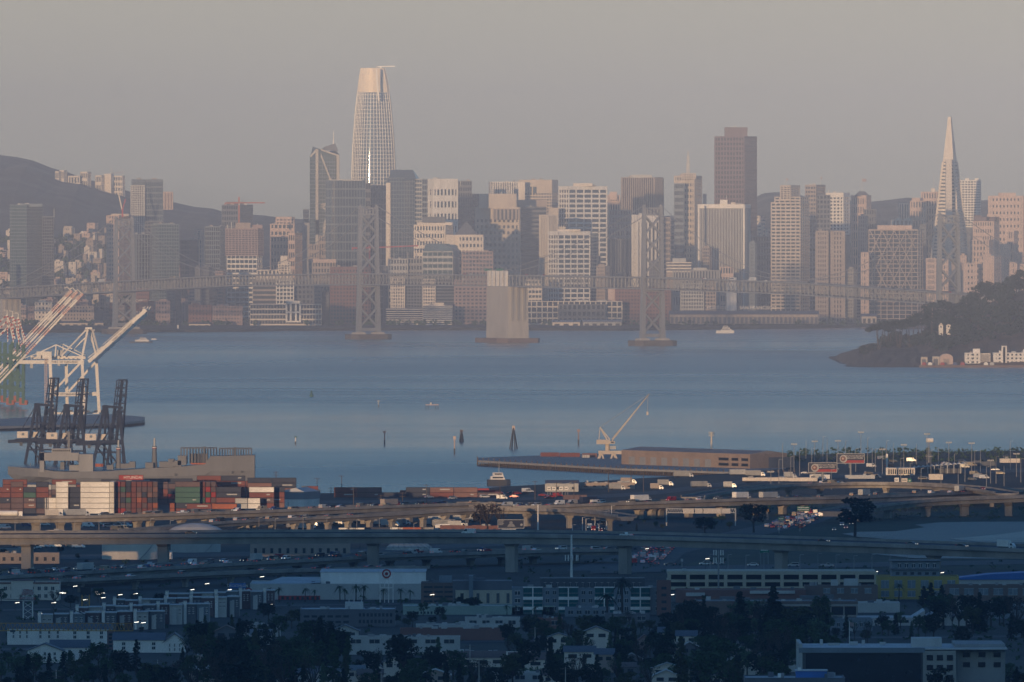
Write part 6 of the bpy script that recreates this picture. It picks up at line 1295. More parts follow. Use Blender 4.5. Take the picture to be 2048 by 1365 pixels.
UPPER = viaduct('sunlit middle viaduct at left carrying traffic past the container stacks',
 [(-500,1040,6150),(-150,1036,6180),(0,1033,6195),(160,1031.5,6212),(330,1027,6240),(560,1019,6300),(760,1011.5,6370),(930,1006,6430),(1010,1005.5,6440)], 18, 2.3, [2,86,138,172,300,325,390,440,530,575,618,663,708,760,850], colw=3.0, para=.9)
RAMP = viaduct('sunlit ramp climbing right from the low road and curving behind the trees',
 [(270,1059,6060),(345,1053,6090),(440,1043,6140),(580,1036,6200),(700,1030.5,6240),(811,1025,6280),(900,1019.5,6310),(1000,1016.5,6330),(1100,1018,6300),(1180,1022.5,6230),(1235,1030,6130)], 9, 1.9, [445,500,525,560,605,636,672,712,755,800,862,905,945,1040,1120,1200], colw=2.6, para=.9)
MAIN = viaduct('right middle viaduct with trucks on it, running toward the toll area',
 [(960,1012,6400),(1080,1011,6410),(1217,1006,6440),(1330,1002.5,6470),(1430,999,6500),(1520,996.5,6530),(1600,995,6560),(1700,992.5,6600),(1800,989,6660),(1900,985,6720),(2000,981,6780),(2200,974,6880)], 20, 2.6, [1222,1310,1335,1352,1410,1475,1548,1600,1640], colw=3.4, para=.9)
FLY = viaduct('curving upper flyover at right with a bright band along its edge',
 [(1410,991,6600),(1480,979,6700),(1540,972.5,6780),(1600,968,6840),(1700,965.5,6880),(1790,965.5,6870),(1870,969,6820),(1930,974,6760),(1990,983.5,6680)], 12, 2.0, [1600,1660,1760,1850,1900,1960], colw=2.4, para=.9)
RIGHT = viaduct('right lower viaduct rising over the marsh to the edge of the picture',
 [(1700,1020,6380),(1748,1012,6420),(1800,1005,6470),(1850,1000,6500),(1920,996,6515),(2000,993,6520),(2080,990.5,6520),(2400,982,6540)], 15, 2.4, [1752,1806,1873,1940,2012,2090,2200], colw=3.6, para=.9)
LOWER = viaduct('shaded older viaduct curving low behind the near shops, full of traffic at left',
 [(-500,1172,5120),(-100,1157,5220),(0,1152,5260),(171,1142,5330),(342,1133,5400),(478,1125,5470),(640,1117,5530),(742,1111,5570),(879,1106,5610),(1016,1102,5640),(1152,1098.5,5670),(1260,1098,5680)], 26, 1.8, [20,110,200,300,380,470,560,650,700,760,830,900,985,1050,1110,1180], colw=2.6, para=.9, base=GZ)
LOW2 = viaduct('low shaded second deck below the older viaduct',
 [(-300,1172,5160),(100,1160,5240),(300,1151,5300),(480,1143,5360),(660,1137,5410),(860,1132,5450)], 9, 1.4, [60,180,290,390,480,580,680,780], colw=2, para=.8)
# roads lying on the ground: strips drawn between two picture lines
def strip_road(label, L, R_, z, m=ROAD, name='road'):
    b = MB(); n = len(L)
    vs = [tuple(GP(x,y,z)) for x,y in L]+[tuple(GP(x,y,z)) for x,y in R_]
    b.add(vs, [(i,i+1,n+i+1,n+i) for i in range(n-1)])
    for f in b.f: pass
    o = b.build(name, m); bm = bmesh.new(); bm.from_mesh(o.data); bmesh.ops.recalc_face_normals(bm, faces=bm.faces[:])
    for f in bm.faces:
        if f.normal.z < 0: f.normal_flip()
    bm.to_mesh(o.data); bm.free(); return tag(o, kind='structure')
z1 = GZ+.12
strip_road('', [(1130,1142),(1250,1106),(1400,1076),(1560,1042),(1650,1018),(1720,1000)], [(1330,1142),(1370,1106),(1500,1076),(1640,1046),(1700,1020),(1770,1000)], z1)
strip_road('', [(1180,1136),(1500,1130),(1800,1124),(2100,1119)], [(1180,1148),(1500,1140),(1800,1133),(2100,1128)], z1+.1)
strip_road('', [(560,1002),(760,1001),(960,997),(1150,993),(1290,984),(1420,968),(1600,945)], [(560,1008),(760,1007),(960,1003),(1160,999),(1310,990),(1450,973),(1640,947)], z1)
strip_road('', [(1480,963),(1640,950),(1800,942),(2048,936),(2200,932)], [(1500,968),(1660,957),(1810,950),(2048,945),(2200,941)], z1)
strip_road('', [(1130,1062),(1180,1050),(1215,1038),(1232,1030)], [(1180,1062),(1215,1052),(1240,1040),(1250,1032)], z1)
strip_road('', [(-200,1222),(300,1214),(700,1208),(1100,1203),(1500,1200),(2200,1196)], [(-200,1226),(300,1217),(700,1211),(1100,1206),(1500,1203),(2200,1199)], z1)
strip_road('', [(-200,1300),(500,1290),(900,1282),(1400,1276),(2200,1270)], [(-200,1305),(500,1294),(900,1286),(1400,1280),(2200,1274)], z1)
for A in ([(0,1112),(380,1106),(700,1100),(1150,1075)],):
    strip_road('', A, [(x,y+9) for x,y in A], z1)
# tidal pond in the marsh at right, and its mud
marsh = mat('marsh_grass', (.035,.045,.025), .95, var=.5, scale=.03)
pond = mat('pond_water', (.02,.035,.05), .5, var=.3, scale=.02, spec=.6)
def patch(name, pts, z, m, kind='structure'):
    bm = bmesh.new(); vs = [bm.verts.new(GP(x,y,z)) for x,y in pts]; f = bm.faces.new(vs)
    if f.normal.z < 0: f.normal_flip()
    bmesh.ops.triangulate(bm, faces=[f]); me = bpy.data.meshes.new(name); bm.to_mesh(me); bm.free(); me.materials.append(m); o = bpy.data.objects.new(name, me); col.objects.link(o); return tag(o, kind=kind)
patch('marsh', [(1420,1010),(1760,1008),(2200,1004),(2200,1140),(1340,1140),(1560,1070)], GZ+.05, marsh)
patch('water', [(1684,1068),(1720,1064),(1790,1063),(1850,1055),(1830,1050),(1880,1045),(1960,1044),(2200,1043),(2200,1088),(1980,1088),(1800,1080),(1720,1075)], GZ+.25, pond)
patch('mud', [(2010,1068),(2060,1061),(2200,1058),(2200,1086),(1960,1084),(1900,1078)], GZ+.4, mat('mud_flat',(.30,.27,.22),.5,var=.3,scale=.02))
patch('water', [(1700,1103),(1760,1101),(1900,1104),(2200,1108),(2200,1119),(1830,1117),(1760,1110)], GZ+.25, pond)
# ---- traffic
tv = random.Random(33); KINDS = ['sedan','sedan','suv','sedan','suv','pickup','van']; CN = {'white':'white','silver':'silver','grey':'grey','black':'black','red':'red','blue':'blue','tan':'tan'}
CCOL = ['white','white','silver','silver','grey','grey','black','black','black','red','blue','tan']
NICE = {'sedan':('car','sedan'),'suv':('suv','suv'),'van':('van','van'),'pickup':('pickup_truck','pickup')}
def drive(pth, px, lane, kind, c, label, group=None, back=False, full=True):
    q, a, sl = on(pth, px, lane)
    n, cat = NICE[kind]
    if full: return put_vehicle(n, car_meshes(kind,c), q, a+(math.pi if back else 0), label, cat, group, slope=-sl if back else sl)
    return put_far(n, far_car(c), q, a+(math.pi if back else 0), label, cat, group)
drive(NEAR, 1240, .35, 'pickup','white','white pickup truck alone on the near viaduct, just right of the tall bare mast',back=True)
drive(NEAR, 928, .4, 'van','white','white van alone on the near viaduct in front of the brick shed',back=True)
drive(NEAR, 1633, .35, 'sedan','black','dark car on the near viaduct left of the tidal pond'); drive(NEAR, 1811, .35, 'sedan','grey','grey car on the near viaduct above the pond'); drive(NEAR, 1914, .3, 'sedan','black','dark car on the near viaduct behind the white box truck')
q,a,sl = on(NEAR,2003,.35); put_vehicle('box_truck', box_truck_meshes('white',7.5), q, a, 'white box truck on the near viaduct at the right edge', 'truck', slope=sl)
drive(NEAR, 375, .5, 'sedan','black','dark car on the sunlit left end of the near viaduct')
def traffic(pth, x0, x1, lanes, n, group, label, full=True, back=()):
    used = []
    for i in range(n):
        for _ in range(20):
            px = tv.uniform(x0,x1); ln = tv.choice(lanes)
            if all(abs(px-u)>26 or l!=ln for u,l in used): break
        used.append((px,ln)); c = tv.choice(CCOL); k = tv.choice(KINDS)
        drive(pth, px, ln, k, c, label.format(c=CN[c], k=NICE[k][1]), group, back=ln in back, full=full)
traffic(UPPER, 240, 960, (.2,.4,.6,.8), 34, 'traffic on the sunlit middle viaduct', '{c} {k} in the traffic on the sunlit middle viaduct', True, (.6,.8))
traffic(RAMP, 430, 800, (.35,.7), 10, 'cars on the sunlit ramp', '{c} {k} on the sunlit ramp left of the dark trees')
traffic(MAIN, 1000, 1500, (.15,.35,.6,.8), 22, 'traffic on the right middle viaduct', '{c} {k} in the traffic on the right middle viaduct', True, (.6,.8))
traffic(MAIN, 1640, 2040, (.2,.5,.8), 9, 'far traffic on the right middle viaduct', '{c} {k} on the far right stretch of the middle viaduct')
traffic(LOWER, -10, 620, (.12,.28,.44,.62,.8), 44, 'traffic on the shaded older viaduct', '{c} {k} in the shaded traffic at lower left, below the near viaduct', True, (.62,.8))
traffic(LOWER, 640, 1240, (.15,.4,.65,.85), 26, 'traffic on the shaded older viaduct, right part', '{c} {k} on the shaded viaduct seen between the near columns', True, (.65,.85))
traffic(LOW2, 100, 820, (.3,.65), 12, 'cars on the low shaded deck', '{c} {k} on the low shaded deck above the shopping centre')
traffic(FLY, 1600, 1980, (.3,.6), 5, 'cars on the upper flyover', '{c} {k} on the curving upper flyover')
for px,ln,c,l,cab,lab in [(1560,.3,'palegrey',15.5,'white','long pale semi trailer on the right middle viaduct, behind the road sign gantry'),(1526,.62,'white',13,'white','white trailer just left of the long pale semi on the right middle viaduct'),(1210,.5,'navy',12,'blue','dark blue bus-like truck on the middle viaduct near the flat shed'),(1760,.4,'palegrey',12,'white','pale truck on the right middle viaduct behind the big dark tree'),(1950,.4,'palegrey',9,'white','small pale truck near the end of the curving flyover'),(1330,.75,'white',13,'white','white truck on the middle viaduct left of the gantry')]:
    q,a,sl = on(MAIN,px,ln); put_vehicle('semi_truck' if l>12 else 'box_truck', box_truck_meshes(c,l,cab), q, a, lab, 'truck', slope=sl)
for px,ln,c,l,cab,lab,pt in [(118,.3,'cream',8,'white','cream box truck on the sunlit middle viaduct below the white containers',UPPER),(800,.3,'tan',14,'red','long flat-sided truck with a red cab on the sunlit middle viaduct',UPPER),(172,.5,'palegrey',13,'white','pale flatbed trailer truck below the wide white container wall',UPPER),(208,.3,'palegrey',12,'white','white semi truck in the shaded traffic at lower left',LOWER),(548,.3,'palegrey',8,'white','white delivery truck far along the shaded older viaduct',LOWER)]:
    q,a,sl = on(pt,px,ln); put_vehicle('box_truck', box_truck_meshes(c,l,cab), q, a, lab, 'truck', slope=sl)
b = empty('tank_truck', on(UPPER,24,.3)[0], 0, 'white tanker truck at the left end of the sunlit middle viaduct', 'truck'); MB().tube((-4.5,0,2.0),(4.5,0,2.0),1.25,1.25,14).build('tank',P('white'),b); MB().box(-4.2,6.6,-1,1,.5,.9).build('chassis',P('dark'),b); MB().box(5,6.8,-1.1,1.1,.7,2.9).build('cab',P('white'),b)
for x in (-3.4,-2.2,5.8):
    for y in (-1,1): MB().tube((x,y-.15,.5),(x,y+.15,.5),.5,.5,10).build('wheel',TYRE,b)
# packed lanes on the ground-level motorway
def jam(x0,y0,x1,y1,nrow,nlane,sx,group,label,lit):
    for i in range(nrow):
        for j in range(nlane):
            if tv.random()<.16: continue
            t=(i+tv.uniform(-.3,.3))/nrow; px=x0+(x1-x0)*t+j*sx*(1-.45*t); py=y0+(y1-y0)*t+j*.9
            p=GP(px,py,z1+.02); p2=GP(x0+(x1-x0)*(t+.05)+j*sx*(1-.45*t),y0+(y1-y0)*(t+.05)+j*.9,z1+.02); c=tv.choice(CCOL); k=tv.choice(['sedan','sedan','suv','van'])
            a=math.atan2(p2.y-p.y,p2.x-p.x)+(math.pi if lit else 0)
            put_vehicle(NICE[k][0], car_meshes(k,c), p, a, label.format(c=CN[c],k=NICE[k][1]), NICE[k][1], group)
jam(1255,1126,1322,1084,11,5,15,'cars jammed on the motorway behind the near viaduct','{c} {k} in the packed lanes seen under the near viaduct',False)
jam(1532,1056,1622,1020,11,6,13,'cars jammed on the motorway beside the green road sign','{c} {k} in the jam beside the green road sign',False)
jam(1672,1060,1748,1012,5,2,16,'cars coming down the motorway right of the jam','{c} {k} on the open lanes right of the jam',True)
jam(1170,1062,1205,1046,3,3,16,'cars waiting near the tree-lined slip road','{c} {k} waiting under the gantry left of the dark bushes',True)
for px,py,c,k,l in [(1410,1127,'white','suv','white suv on the ground road left of the cell mast'),(1437,1126,'silver','sedan','silver car on the ground road behind the cell mast'),(1506,1129,'white','sedan','white car on the ground road near the near viaduct column'),(1587,1130,'silver','suv','pale suv on the ground road above the parking garage'),(1654,1131,'silver','pickup','silver pickup on the ground road above the parking garage'),(1340,1128,'grey','sedan','grey car on the ground road left of the white suv')]:
    put_vehicle(NICE[k][0], car_meshes(k,c), GP(px,py+4,z1+.12), math.pi if px<1600 else 0, l, NICE[k][1])
# ================= the shaded town in front ==================================
def hs(px, py, z=GZ): return DW(py, z)
LITW = E('lit_window', (1.0,.80,.5), .5)
class Town(Bld):
    """a building from its picture outline: base line, top line, real distance from its base"""
    def win(s, x0, x1, y0, y1, nx, ny, D=None, g='glass', kx=.6, ky=.6, frame=None, skip=()):
        D = D or s.D; q=D/F; w=(x1-x0)/nx; h=(y1-y0)/ny
        for i in range(nx):
            for j in range(ny):
                if (i,j) in skip: continue
                a=x0+w*(i+.5-kx/2); c=x0+w*(i+.5+kx/2); u=y0+h*(j+.5-ky/2); v=y0+h*(j+.5+ky/2)
                b=MB(s.inv).box(X(a,D),X(c,D),D-.12,D+.2,Z(v,D),Z(u,D)); o=b.build('window', G(g) if g!='lit' else LITW, s.root)
                if frame:
                    f=MB(s.inv); t=.12
                    f.box(X(a,D)-t,X(c,D)+t,D-.2,D-.02,Z(u,D),Z(u,D)+t); f.box(X(a,D)-t,X(c,D)+t,D-.2,D-.02,Z(v,D)-t,Z(v,D)); f.box((X(a,D)+X(c,D))/2-t/2,(X(a,D)+X(c,D))/2+t/2,D-.2,D-.13,Z(v,D),Z(u,D)); f.build('frame', P(frame), o)
        return s
    def units(s, items, c='palegrey', D=None):
        D = D or s.D+8
        for L,R_,yt,yb in items: MB(s.inv).box(X(L,D),X(R_,D),D,D+2.5,Z(yb,D),Z(yt,D)).build('roof_unit', P(c), s.root)
        return s
FR = random.Random(29)
def flat(name, label, L, R_, yt, yb, c, roof='roofwhite', depth=18, slope=0, cat='building', hidden=None, par=.5):
    """flat-roofed block; yb is where its foot stands on the ground (may be hidden)"""
    D = hs(0, yb); t = Town(name, label, D, (L+R_)/2, cat); x0,x1=X(L,D),X(R_,D); zt=Z(yt,D)
    t.mb('wall',P(c)).box(x0,x1,D,D+depth,GZ-.3,zt-par)
    t.mb('roof',P(roof)).box(x0+.2,x1-.2,D+.2,D+depth-.2,zt-par-.2,zt-par+.05)
    pm=t.mb('parapet',P(c)); pm.box(x0-.05,x1+.05,D-.05,D+.25,zt-par,zt); pm.box(x0-.05,x1+.05,D+depth-.25,D+depth+.05,zt-par,zt-.02); pm.box(x0-.05,x0+.25,D+.25,D+depth-.25,zt-par,zt-.01); pm.box(x1-.25,x1+.05,D+.25,D+depth-.25,zt-par,zt-.01)
    if R_-L > 36:
        for k in range(min(7,int((R_-L)/26))): xx=FR.uniform(x0+2,x1-3); yy=FR.uniform(D+3,D+depth-4); MB(t.inv).box(xx,xx+FR.uniform(.8,2.2),yy,yy+1.5,zt-par,zt+FR.uniform(.4,1.1)).build('roof_unit',P(FR.choice(('grey','palegrey','slate'))),t.root)
    return t
def gabled(name, label, L, R_, yr, ye, yb, c, roof='slate', axis='x', depth=12, cat='house', wins=0):
    D = hs(0, yb); t = Town(name, label, D, (L+R_)/2, cat); x0,x1=X(L,D),X(R_,D); ze,zr=Z(ye,D),Z(yr,D)
    t.mb('wall',P(c)).box(x0,x1,D,D+depth,GZ-.3,ze)
    if axis=='x':
        t.mb('wall',P(c)).xprism([(0,0)]*3,0,0) if False else None
        for xx in (x0,x1): t.mb('gable',P(c)).add([(xx,D,ze),(xx,D+depth,ze),(xx,D+depth/2,zr-.15)],[(0,1,2)])
        t.mb('roof',P(roof)).gable(x0-.4,x1+.4,D-.5,D+depth+.5,ze-.05,zr)
    else:
        t.mb('gable',P(c)).add([(x0,D-.02,ze),(x1,D-.02,ze),((x0+x1)/2,D-.02,zr-.3)],[(0,1,2)])
        r=t.mb('roof',P(roof)); xm=(x0+x1)/2
        r.add([(x0-.5,D-.6,ze-.2),(xm,D-.6,zr),(xm,D+depth,zr),(x0-.5,D+depth,ze-.2),(x0-.5,D-.6,ze-.45),(xm,D-.6,zr-.25),(xm,D+depth,zr-.25),(x0-.5,D+depth,ze-.45)],[(0,1,2,3),(7,6,5,4),(0,4,5,1),(3,2,6,7),(0,3,7,4)])
        r.add([(x1+.5,D-.6,ze-.2),(xm,D-.6,zr),(xm,D+depth,zr),(x1+.5,D+depth,ze-.2),(x1+.5,D-.6,ze-.45),(xm,D-.6,zr-.25),(xm,D+depth,zr-.25),(x1+.5,D+depth,ze-.45)],[(3,2,1,0),(4,5,6,7),(1,5,4,0),(7,6,2,3),(4,7,3,0)])
    if wins: t.win(L+2,R_-2,ye+2,min(yb-2,ye+14),wins,1)
    return t
# hotel with red trim at the left edge
t = flat('hotel','cream hotel block with red roof trim at the left edge of the shaded town',-20,118,1166,1202,'cream','rose',16); t.win(-10,112,1170,1200,9,2,kx=.45,ky=.5,frame='white'); D=t.D
t.mb('roof_trim',P('brick')).box(X(-21,D),X(119,D),D-.4,D+.1,Z(1168,D),Z(1165,D)); t.mb('corner_turret',P('cream')).box(X(22,D),X(66,D),D-.8,D+6,GZ,Z(1162,D)); t.mb('turret_roof',P('brick')).hip(X(21,D),X(67,D),D-1.2,D+6.5,Z(1162,D),Z(1159,D)); t.done()
# pylon signs
def pylon(name, label, px, w, yb, yt, panels, cross=True, legs=2, c='white'):
    D=hs(0,yb); r=empty(name,(X(px,D),D,GZ),0,label,'sign'); O=Matrix.Translation(-Vector(r.location)); x0,x1=X(px-w/2,D),X(px+w/2,D)
    b=MB(O)
    for x in ((x0+.3,x1-.3) if legs==2 else ((x0+x1)/2,)): b.beam((x,D+.4,GZ-.2),(x,D+.4,Z(yt,D)),.45 if legs==2 else .6)
    if cross:
        zs=Z(yb,D); ze=Z(yt,D); n=5
        for k in range(n): a=zs+(ze-zs)*k/n; e=zs+(ze-zs)*(k+1)/n; b.beam((x0+.3,D+.4,a),(x1-.3,D+.4,e),.15); b.beam((x1-.3,D+.4,a),(x0+.3,D+.4,e),.15)
    b.build('post',P(c),r)
    for (y0,y1,pc,txt,tc,th) in panels:
        pb=MB(O); pb.box(x0-.3,x1+.3,D-.3,D+.15,Z(y1,D),Z(y0,D)); o=pb.build('sign_panel',P(pc),r)
        for i,l in enumerate(txt):
            zz=Z(y0+(y1-y0)*(i+.5)/len(txt),D)-GZ; text_mesh(l,th,'lettering',P(tc),o,Matrix.Translation((0,-.4,zz)) @ STAND,.04)
    return r
pylon('store_sign','tall white lattice pylon with a red lettered office store sign over a pet shop panel',55.5,22,1242,1180,[(1178.5,1191,'palegrey',['Office','DEPOT'],'red',1.0),(1193.5,1203,'palegrey',['PET CLUB'],'red',.95)])
pylon('store_sign','black and yellow sign box on twin lattice legs left of the rowhouses',171,18,1226,1176,[(1175,1190,'black',[],'white',1)],c='gold'); 
r=pylon('store_sign','blue and white lettered sign on thin posts near the shopping centre',475,30,1192,1166,[(1167,1177.5,'blue',['DECATHLON'],'white',.95)],cross=False)
# the round red bullseye on its white frame, and the big store under it
def bull(parent, D, px, py, rad, O, dy=-.3):
    for k,(f,c) in enumerate(((1,'red'),(.66,'white'),(.36,'red'))):
        b=MB(O); b.tube((X(px,D),D+dy-.12*k,Z(py,D)),(X(px,D),D+dy+.1-.12*k,Z(py,D)),rad*f,rad*f,24); b.build('ring' if k<2 else 'bullseye_dot',P(c),parent)
D=hs(0,1206); r=empty('ring_sign',(X(773,D),D,GZ),0,'red and white ring sign on a white post frame before the big store','sign'); O=Matrix.Translation(-Vector(r.location)); b=MB(O)
for x in (760,769,777,786): b.beam((X(x,D),D+.5,GZ),(X(x,D),D+.5,Z(1143,D)),.4)
for y in (1158,1176): b.beam((X(760,D),D+.5,Z(y,D)),(X(786,D),D+.5,Z(y,D)),.3)
b.build('post',P('white'),r); bull(r,D,773,1148,1.75,O)
t=flat('big_store','huge low store with a long white roof and pale end wing behind the palms',500,855,1168,1200,'palegrey','roofwhite',46); D=t.D
t.mb('upper_wall',P('white')).box(X(640,D),X(850,D),D+14,D+60,GZ,Z(1147.5,D)); t.mb('upper_roof',P('roofwhite')).box(X(640,D)-.3,X(850,D)+.3,D+13.7,D+60.3,Z(1147.5,D),Z(1146.6,D))
t.mb('wing_roof',P('roofwhite')).add([(X(505,D),D+1,Z(1175,D)),(X(640,D),D+1,Z(1166,D)),(X(640,D),D+40,Z(1160,D)),(X(560,D),D+40,Z(1160,D))],[(0,1,2,3),(3,2,1,0)])
t.units([(650,656,1143,1147),(690,694,1144,1147),(735,741,1143,1147),(790,796,1144,1147),(825,830,1142,1147)],'palegrey',D+20)
bull(t.root,D,497,1184,1.5,t.inv,-.1); t.blk(556,None,640,1192,'red',yb=1200,D=D-.6,depth=.6,part='red_band'); t.win(560,640,1193,1200,8,1,D=D-.7,kx=.5,ky=.9); t.done()
# grey-maroon rowhouses with white stair towers
rh=random.Random(3); WC=['maroon','slate','maroon','palegrey','slate','bluegrey']
rows=[(330,550,1190,1222,9),(225,480,1202,1238,10),(150,420,1216,1252,10),(75,330,1230,1262,8)]
k=0
for ri_,(L,R_,yt,yb,n) in enumerate(rows):
    for i in range(n):
        a=L+(R_-L)*i/n; c=L+(R_-L)*(i+.94)/n; dy=-(i/n)*8+rh.uniform(-1.5,1.5); wc=WC[(i+ri_)%6]
        nm=['back row of flat-roofed rowhouses','third row of flat-roofed rowhouses','second row of flat-roofed rowhouses','front row of flat-roofed rowhouses'][ri_]
        t=flat('rowhouse',f"{ {'maroon':'maroon','slate':'slate','palegrey':'pale grey','bluegrey':'blue-grey'}[wc]} rowhouse, {ORD[i]} from the left in the {nm}",a,c,yt+dy,yb+dy*.5,wc,'roofgrey',13,cat='house'); t.root['group']=nm; D=t.D
        t.mb('roof_slab',P('roofwhite')).box(X(a-.5,D),X(c+.5,D),D-.7,D+9,Z(yt+dy,D),Z(yt+dy,D)+.35)
        if i%2==0: t.mb('stair_tower',P('white')).box(X(a+1,D),X(a+7,D),D-1.2,D+2.5,GZ,Z(yt+dy-6,D)); t.mb('tower_cap',P('palegrey')).box(X(a+.5,D),X(a+7.5,D),D-1.5,D+2.8,Z(yt+dy-6,D),Z(yt+dy-7,D))
        else: t.mb('bay',P('palegrey')).box(X(a+5,D),X(a+14,D),D-.9,D,GZ,Z(yt+dy+7,D))
        t.win(a+8,c-1,yt+dy+5,yt+dy+20,2,2,kx=.4,ky=.5,frame='white'); t.done()
# white gabled houses at lower left
for (L,R_,yr,ye,yb,ax,dp,l) in [(14,66,1249,1258,1290,'x',10,'white gabled house at far lower left under the yellow jib'),(66,130,1248,1258,1290,'x',10,'white gabled house with a blue-grey roof, second from the left under the jib'),(130,222,1247,1259,1294,'x',11,'wide white house with a dark vertical window strip under the jib tip'),(54,125,1287,1301,1326,'y',12,'white house with its gable facing forward in front of the jib houses'),(100,178,1281,1296,1322,'x',11,'slate-roofed low house right of the forward gable'),(226,328,1267,1281,1306,'x',14,'pale house with a long dark roof right of the yellow jib'),(328,370,1267,1284,1306,'y',14,'white gable end standing at the right of the long dark roof')]:
    t=gabled('gabled_house',l,L,R_,yr,ye,yb,'white','slate',ax,dp); t.win(L+6,R_-6,ye+3,ye+20,3,2,kx=.22,ky=.6,frame='palegrey'); t.done()
t=flat('narrow_house','dark red and black narrow house wall at the tip of the yellow jib',214,228,1262,1300,'maroon','roofgrey',10); t.win(215,227,1266,1296,1,4,kx=.6); t.done()
# yellow tower crane jib reaching in from the left
D=4290; r=empty('tower_crane',(X(-120,D),D,GZ),0,'yellow lattice tower crane jib reaching in from the left edge across the white houses','crane'); O=Matrix.Translation(-Vector(r.location)); ym=P('gold')
def V(px,py,dd=0): return Vector((X(px,D),D+dd,Z(py,D)))
b=MB(O); N=46
for (py,dd) in ((1262,0),(1262,1.6),(1247,.8)): b.beam(V(-160,py,dd),V(266,py+.5,dd),.2)
for k in range(N):
    u0=-160+426*k/N; u1=-160+426*(k+.5)/N; u2=-160+426*(k+1)/N
    for dd in (0,1.6): b.beam(V(u0,1262,dd),V(u1,1247,.8),.1); b.beam(V(u1,1247,.8),V(u2,1262,dd),.1)
b.build('jib',ym,r)
b=MB(O)
for dx in (-5,5):
    for dd in (0,2): b.beam(V(-120+dx,1700,dd),V(-120+dx,1225,dd),.25)
b.build('mast',ym,r)
b=MB(O); b.beam(V(-120,1195,1),V(105,1202,.8),.22); b.beam(V(105,1202,.8),V(109,1248,.8),.3); b.beam(V(105,1202,.8),V(205,1246,.8),.22); b.beam(V(-120,1225,1),V(-120,1190,1),.4); b.beam(V(-120,1195,1),V(80,1246,.8),.12); b.build('pendant_line',P('dark'),r)
b=MB(O); b.box(X(20,D),X(30,D),D-.3,D+1.9,Z(1265,D),Z(1261,D)); b.build('trolley',P('dark'),r)
# centre blocks
t=flat('office_building','grey low office with a white roof and pale roof box, left of the palms',600,790,1219,1254,'slate','roofwhite',30); D=t.D
t.blk(690,None,726,1205,'palegrey',yb=1219,D=D+10,depth=8,part='roof_box'); t.units([(697,699,1198,1205),(707,709,1198,1205),(722,724,1200,1206),(640,650,1214,1219),(740,752,1215,1219)],'palegrey',D+12); t.win(716,786,1224,1250,9,2,kx=.6,ky=.5); t.win(605,700,1228,1250,6,2,kx=.7,ky=.4); t.done()
t=flat('long_store','long low store with a white roof and pale green front wall behind the small palms',806,1110,1212,1230,'mint','roofwhite',24); t.units([(862,868,1208,1212),(905,911,1208,1213),(960,968,1209,1213),(1040,1048,1209,1213)]); t.win(812,880,1222,1230,10,1,kx=.5); t.done()
t=flat('brick_office','dark brick office with stacked bands left of the cream building with black windows',842,912,1166,1210,'brown','roofgrey',20); t.win(846,908,1170,1208,3,4,kx=.85,ky=.4); t.units([(878,904,1152,1166)],'bluegrey'); t.done()
t=flat('cream_building','cream building with tall black window strips and a grey lift tower',911,1026,1181,1211,'creamwall','roofgrey',20); D=t.D
t.mb('set_back_storey',P('slate')).box(X(905,D),X(1024,D),D+5,D+20,GZ,Z(1163,D)); t.mb('lift_tower',P('bluegrey')).box(X(938,D),X(946,D),D-.5,D+8,GZ,Z(1152,D)); t.units([(928,950,1150,1160),(950,970,1156,1163)],'slate',D+10); t.win(912,936,1186,1208,1,1,kx=.28,ky=.9); t.win(946,1026,1186,1208,4,1,kx=.28,ky=.9,frame='palegrey'); t.done()
# the teal and white apartment block
t=flat('apartment_block','slate apartment block with four bays of teal windows between white bands',1024,1332,1176,1230,'bluegrey','roofgrey',20,cat='apartment building'); D=t.D
t.mb('penthouse_storey',P('dark')).box(X(1080,D),X(1290,D),D+6,D+20,Z(1176,D),Z(1158,D)); t.win(1084,1286,1165,1176,16,1,D=D+5.9,kx=.35,ky=.8,frame='palegrey')
for i,x in enumerate((1046,1117,1189,1261)):
    for k in range(3):
        y=1174+k*20-.0
        t.mb('white_band',P('white')).box(X(x,D),X(x+40,D),D-1.0,D,Z(y+2.2+ (4 if k else 0),D),Z(y,D))
        if k<3: 
            for j in range(2):
                o=MB(t.inv).box(X(x+1+j*20,D),X(x+18.5+j*20,D),D-.7,D-.1,Z(min(y+20,1229),D),Z(y+(6.2 if k else 2.2),D)).build('window',G('gteal'),t.root)
                MB(t.inv).box(X(x+1+j*20,D),X(x+18.5+j*20,D),D-.8,D-.71,Z(y+13,D),Z(y+12.4,D)).build('frame',P('palegrey'),o)
    t.mb('white_post',P('white')).box(X(x+18.6,D),X(x+20.8,D),D-1.05,D,Z(1229,D),Z(1174,D))
t.win(1027,1043,1179,1225,1,3,kx=.6,ky=.5,frame='white'); t.win(1088,1116,1178,1226,2,3,kx=.45,ky=.45,frame='palegrey'); t.win(1160,1188,1178,1226,2,3,kx=.45,ky=.45,frame='palegrey'); t.win(1232,1260,1178,1226,2,3,kx=.45,ky=.45,frame='palegrey'); t.win(1304,1330,1178,1226,1,3,kx=.4,ky=.45,frame='white'); t.done()
t=flat('brick_tower','dark red brick end block right of the teal apartments',1314,1342,1163,1232,'brick','roofgrey',16); t.win(1318,1338,1170,1225,1,4,kx=.5,ky=.4); t.done()
